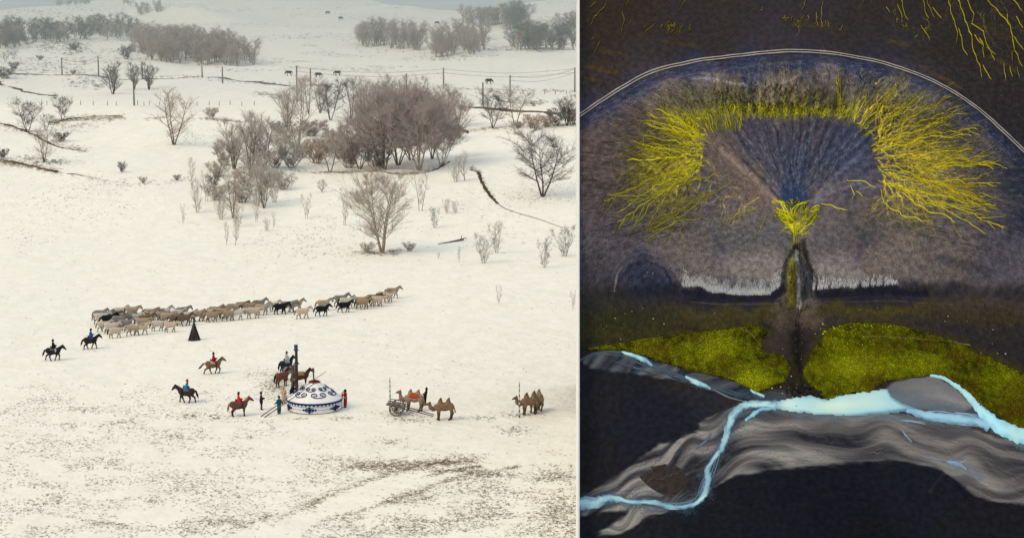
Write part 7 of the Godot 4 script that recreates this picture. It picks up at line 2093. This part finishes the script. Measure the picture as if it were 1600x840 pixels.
func build_poles():
	var names := ["leftmost of the far power poles, on the snow below the left wood", "far power pole just left of the dark upright trees", "far power pole standing among the pair of dark upright trees", "near power pole standing alone on the left terrace", "far power pole left of a close twin, right of the wedge-shaped wood", "far power pole right of a close twin, right of the wedge-shaped wood", "tall power pole behind the tall slim pale tree", "power pole behind the small tree left of the grove", "power pole whose top shows above the trees behind the grove", "tall power pole on the open snow right behind the grove", "power pole on the right before the bare tree by the road", "power pole behind the low bare tree on the right", "tall power pole nearest the white wall"]
	var d := [[96.3, 90, 117], [153.5, 87, 118.5], [222, 96, 124], [209, 131.6, 164.5], [315.4, 102.6, 121], [347.4, 104, 130], [464, 103, 160], [485, 107, 134], [635, 115, 140], [693, 106, 138.5], [754.6, 129, 164.5], [797, 117.5, 150], [898.2, 105.5, 143]]
	var tops := []
	for i in d.size():
		var p := ground_at(d[i][0], d[i][2])
		var h: float = (d[i][2] - d[i][1]) / scale_at(p)
		var o := thing("power_pole", p)
		tag(o, names[i], "pole", "power poles along the valley")
		var s := SurfaceTool.new(); s.begin(Mesh.PRIMITIVE_TRIANGLES)
		tube(s, [Vector3(0, -0.3, 0), Vector3(0, h, 0)], 0.24, 0.18, 7)
		s.generate_normals()
		mesh_node("shaft", s.commit(), mat(Color8(122, 122, 120), 0.9, 0.2), o)
		var b := SurfaceTool.new(); b.begin(Mesh.PRIMITIVE_TRIANGLES)
		tube(b, [Vector3(-0.1, h - 0.35, -0.75), Vector3(0.1, h - 0.35, 0.75)], 0.07, 0.07, 4)
		b.generate_normals()
		mesh_node("crossarm", b.commit(), mat(Color8(122, 122, 120), 0.9, 0.2), o)
		tops.append(p + Vector3(0, h - 0.3, 0))
	for w in [[6, 9, "thin power line from the pole behind the slim tree to the pole behind the grove"], [9, 12, "thin power line from the pole behind the grove to the pole by the white wall"], [0, 1, "thin power line between the two leftmost far poles"], [11, 12, "thin power line from the low bare tree's pole to the pole by the white wall"]]:
		var s := SurfaceTool.new(); s.begin(Mesh.PRIMITIVE_TRIANGLES)
		for k in 2:
			var pts := []
			for i in 13:
				var t := i / 12.0
				pts.append(tops[w[0]].lerp(tops[w[1]], t) + Vector3(0, -sin(PI * t) * 1.2 - k * 1.1, 0))
			tube(s, pts, 0.045, 0.045, 3)
		s.generate_normals()
		tag(mesh_node("power_line", s.commit(), mat(Color8(110, 110, 110), 0.8, 0.2)), w[2], "power line")
	var r := RandomNumberGenerator.new(); r.seed = 12
	for i in 26:
		var q := Vector2(60 + i * 17.5 + r.randf_range(-5, 5), 164.5 + r.randf_range(-1, 1)) if i < 20 else Vector2(800 + (i - 20) * 17.0, 147)
		if absf(q.x - 209) < 6: q.x += 10
		var s := SurfaceTool.new(); s.begin(Mesh.PRIMITIVE_TRIANGLES)
		tube(s, [Vector3(0, -0.2, 0), Vector3(0.03, 1.1, 0)], 0.09, 0.07, 5)
		s.generate_normals()
		var o := mesh_node("fence_post", s.commit(), mat(Color8(120, 116, 110), 0.9, 0.2))
		o.position = ground_at(q.x, q.y)
		tag(o, "small wooden fence post in the row across the snowy terrace" if i < 20 else "small wooden fence post by the road near the white wall", "fence post", "fence posts on the terrace" if i < 20 else "fence posts by the road")

func build_herd():
	var cream := Color8(212, 196, 174); var tan_ := Color8(182, 164, 144); var white := Color8(214, 208, 200); var grey := Color8(168, 164, 160); var brown := Color8(112, 90, 76); var black := Color8(34, 38, 46); var sorrel := Color8(172, 144, 120); var dun := Color8(164, 146, 124)
	var word := {cream: "cream", tan_: "tan", white: "frosted white", grey: "dappled grey", brown: "dark brown", black: "black", sorrel: "reddish tan", dun: "dun"}
	var h := [[158, 507, white], [176, 504, brown], [197, 506, grey], [214, 505, white], [194, 516, grey], [229, 508, brown], [243, 503, tan_], [156, 500, grey], [220, 523, cream], [276, 500, white], [165, 502, grey], [188, 496, white], [206, 496, tan_], [169, 510, black], [185, 510, grey], [162, 518, cream], [180, 528, cream], [173, 521, white], [208, 524, tan_], [222, 513, tan_], [234, 500, dun], [246, 517, white], [266, 519, cream], [261, 506, tan_], [256, 498, white], [285, 496, grey], [273, 508, brown], [288, 509, brown], [296, 503, white], [308, 502, dun], [322, 501, cream], [336, 496, sorrel], [349, 495, tan_], [331, 503, dun], [347, 498, tan_], [357, 501, dun], [370, 500, white], [364, 491, tan_], [377, 487, brown], [390, 489, sorrel], [396, 497, cream], [404, 485, grey], [409, 492, tan_], [426, 487, white], [438, 491, black], [450, 488, grey], [462, 487, tan_], [473, 498, cream], [505, 485, tan_], [503, 494, black], [532, 478, grey], [541, 482, white], [538, 488, black], [563, 480, tan_], [567, 483, sorrel], [583, 477, brown], [589, 479, cream], [599, 471, tan_], [605, 473, cream], [613, 466, dun]]
	var order := h.duplicate()
	order.sort_custom(func(a, b): return a[0] > b[0])
	var nth := ["first", "second", "third", "fourth", "fifth", "sixth", "seventh", "eighth", "ninth", "tenth", "eleventh", "twelfth", "thirteenth", "fourteenth", "fifteenth", "sixteenth", "seventeenth", "eighteenth"]
	var seen := {}
	var r := RandomNumberGenerator.new(); r.seed = 66
	for e in order:
		var c: Color = e[2]
		var n: int = seen.get(c, 0)
		seen[c] = n + 1
		var t := r.randf()
		var coat: Color = c.lerp(Color8(200, 190, 176), r.randf() * 0.18) if c != black else c
		var hair: Color = coat.darkened(0.35) if r.randf() < 0.6 else Color8(52, 42, 38)
		var turn := 0.12 + r.randf_range(-0.12, 0.22)
		var label := "%s horse in the herd, %s of its colour from the right" % [word[c], nth[n]]
		horse("herd_horse", label, ground_at(e[0], e[1]), turn, [1, 2, 5][r.randi() % 3], coat, hair, 0.45 if c == grey else 0.2, "horses of the walking herd", r.randf_range(0.98, 1.12))

func build_camp():
	build_yurt()
	post(463.3, 612, 540, 0.16, Color8(92, 78, 70), "tall dark wooden post with a grey cap behind the yurt", true)
	post(457.3, 624, 571, 0.17, Color8(120, 112, 106), "shorter grey wooden post beside the yurt's left roof", false)
	build_stack()
	build_cart()
	striped_pole(609.5, 643, 590, "thin striped pole standing behind the cart's left end")
	striped_pole(811.5, 652, 596, "thin striped pole standing before the pair of camels on the right")
	make_horses()
	build_herd()
	# riders
	var a := horse("riding_horse", "black saddled horse walking right, ridden by the leftmost rider", ground_at(83, 563), 0.05, 2, Color8(44, 42, 46), Color8(24, 22, 24), 0.15, "", 1.12)
	saddle(a, Color8(96, 98, 112))
	rider("leftmost rider in black coat and black fur hat on a black horse", a, {"coat": Color8(32, 32, 36), "legs": Color8(200, 200, 204), "hat": Color8(22, 20, 20), "hat_kind": "fur"})
	a = horse("riding_horse", "dark brown saddled horse under the rider in blue at the herd's tail", ground_at(141, 545), 0.45, 1, Color8(56, 44, 42), Color8(26, 22, 22), 0.15, "", 1.08)
	saddle(a, Color8(84, 52, 52))
	rider("rider in a bright blue coat following the herd's tail", a, {"coat": Color8(34, 92, 172), "hat": Color8(30, 28, 34), "hat_kind": "fur", "legs": Color8(40, 40, 60), "lean": 0.15})
	a = horse("riding_horse", "brown saddled horse trotting right under the rider in crimson", ground_at(333, 584), 0.2, 3, Color8(134, 108, 86), Color8(92, 66, 52), 0.25, "", 1.12)
	saddle(a, Color8(190, 180, 172))
	rider("rider in a crimson coat and hood on a trotting brown horse", a, {"coat": Color8(160, 28, 62), "hat": Color8(120, 26, 48), "hat_kind": "hood", "legs": Color8(130, 30, 50), "lean": 0.1})
	a = horse("riding_horse", "dark brown saddled horse turned left under the rider in turquoise", ground_at(291, 629), PI - 0.1, 1, Color8(66, 52, 48), Color8(34, 28, 28), 0.15, "", 1.18)
	saddle(a, Color8(96, 104, 112))
	rider("rider in a turquoise coat with a bright red hat, facing left", a, {"coat": Color8(48, 150, 196), "hat": Color8(214, 30, 40), "hat_kind": "fur", "shawl": Color8(92, 60, 56), "lean": -0.2})
	a = horse("riding_horse", "reddish brown saddled horse standing under the rider in scarlet", ground_at(373, 650), 0.2, 0, Color8(106, 74, 60), Color8(150, 112, 88), 0.15, "", 1.18)
	saddle(a, Color8(90, 88, 100))
	rider("rider in a scarlet coat and black fur hat left of the yurt", a, {"coat": Color8(222, 48, 44), "hat": Color8(26, 22, 22), "hat_kind": "fur", "legs": Color8(52, 58, 78)})
	# horses at the posts
	a = horse("tethered_horse", "blue-black saddled horse at the tall post, turned away", ground_at(447, 583), 0.75, 0, Color8(40, 60, 72), Color8(24, 28, 34), 0.2, "", 1.12)
	saddle(a, Color8(150, 160, 170))
	rider("rider in pale clothes and black hat on the blue-black horse at the post", a, {"coat": Color8(190, 194, 198), "hat": Color8(34, 28, 28), "hat_kind": "brim", "lean": 0.15})
	horse("tethered_horse", "frosted grey horse standing behind the shorter post", ground_at(453, 592), 0.9, 0, Color8(168, 172, 178), Color8(120, 124, 130), 0.5, "", 1.1)
	a = horse("tethered_horse", "brown horse seen from behind, left of the shorter post", ground_at(440, 603), 0.85, 0, Color8(124, 84, 64), Color8(52, 36, 32), 0.2, "", 1.15)
	a = horse("tethered_horse", "dark brown horse facing right between the posts and the yurt", ground_at(470, 603), 0.25, 0, Color8(84, 58, 52), Color8(44, 32, 32), 0.2, "", 1.15)
	mesh_node("blanket", blanket_mesh, cloth_mat(Color8(164, 126, 96)), a)
	# people on foot
	person("person in black jacket and dark red trousers standing alone left of the yurt", ground_at(408, 640), 0.15, {"coat": Color8(38, 42, 54), "legs": Color8(96, 32, 40), "hat": Color8(24, 22, 24), "hat_kind": "brim", "shawl": Color8(206, 204, 198), "long": false, "arms": "front"})
	person("person in a teal robe holding the long poles beside the yurt", ground_at(436, 646.5), 2.2, {"coat": Color8(32, 92, 112), "hat": Color8(26, 30, 36), "hat_kind": "cap", "sash": Color8(40, 70, 100), "arms": "hold"})
	person("person in a pale robe with a red sash behind the person in teal", ground_at(443, 631), 1.5, {"coat": Color8(218, 190, 166), "hat": Color8(206, 176, 150), "hat_kind": "fur", "sash": Color8(196, 70, 60), "arms": "front", "legs": Color8(110, 80, 76)})
	person("person in a black coat half hidden behind the yurt's left roof", ground_at(455, 624.5), 0.4, {"coat": Color8(36, 38, 46), "hat": Color8(24, 24, 28), "hat_kind": "hood", "lean": 0.35, "arms": "front"})
	person("person in a long dark red robe standing right of the yurt", ground_at(539.5, 636.5), PI - 0.5, {"coat": Color8(164, 34, 36), "hat": Color8(30, 24, 24), "hat_kind": "fur", "sash": Color8(150, 150, 150), "arms": "face"})
	person("person in a black coat standing behind the saddled camel at the cart", ground_at(664, 633), PI - 0.3, {"coat": Color8(36, 38, 42), "hat": Color8(26, 26, 30), "hat_kind": "hood", "lean": -0.25, "arms": "front"})
	# camels
	a = camel("light brown camel with an orange saddle standing behind the cart", ground_at(647, 642), PI - 0.15, 0.12, [0.0, 0.08, -0.1, 0.1], Color8(184, 160, 138), false)
	mesh_node("saddle_cloth", skin([[0.12, 1.68, 0, -0.2, 1.68, 0, 0.2, 0.2], [0.16, 1.5, 0.28, -0.24, 1.5, 0.28, 0.16, 0.16], [0.16, 1.5, -0.28, -0.24, 1.5, -0.28, 0.16, 0.16], [0.3, 1.72, 0.2, 0.45, 1.5, 0.26, 0.1, 0.1], [-0.36, 1.72, 0.2, -0.55, 1.5, 0.26, 0.1, 0.1], [0.3, 1.72, -0.2, 0.45, 1.5, -0.26, 0.1, 0.1], [-0.36, 1.72, -0.2, -0.55, 1.5, -0.26, 0.1, 0.1]], 0.05, 0.06), cloth_mat(Color8(186, 84, 58)), a)
	a = camel("dark-legged brown camel with a pack saddle standing right of the cart", ground_at(694, 656), PI + 0.1, -0.12, [0.03, -0.06, -0.12, 0.12], Color8(150, 122, 102))
	mesh_node("saddle_cloth", skin([[0.08, 1.66, 0, -0.16, 1.66, 0, 0.13, 0.13], [0.06, 1.42, 0.3, -0.12, 1.42, 0.3, 0.12, 0.12], [0.06, 1.42, -0.3, -0.12, 1.42, -0.3, 0.12, 0.12], [0.02, 1.15, 0.32, -0.04, 1.15, 0.32, 0.1, 0.1]], 0.05, 0.06), cloth_mat(Color8(120, 106, 96)), a)
	camel("brown camel standing behind the striped pole on the right", ground_at(828, 647), PI + 0.35, 0.0, [0.0, 0.05, -0.06, 0.1], Color8(150, 124, 106))
	camel("pale brown camel standing behind the brown camel on the right", ground_at(838, 643), PI + 0.9, 0.0, [0.02, -0.04, -0.1, 0.06], Color8(190, 168, 142), false)
	build_poles()
	# horses grazing far off
	var far := [[451, 118], [497, 121], [527, 118], [764, 131], [512, 22.5], [532, 31], [683, 38.5]]
	var fl := ["far dark horse grazing left of the two power poles", "far dark horse grazing right of the two power poles", "far dark horse grazing above the grove's left trees", "far dark horse grazing by the right-hand power pole", "tiny dark animal grazing high on the middle hill, left one", "tiny dark animal grazing high on the middle hill, right one", "tiny dark animal grazing on the hill left of the skyline wood"]
	for i in far.size():
		horse("grazing_horse", fl[i], ground_at(far[i][0], far[i][1]), PI if i % 2 == 0 else 0.1, 4, Color8(64, 56, 54), Color8(40, 34, 34), 0.2, "", 1.2)
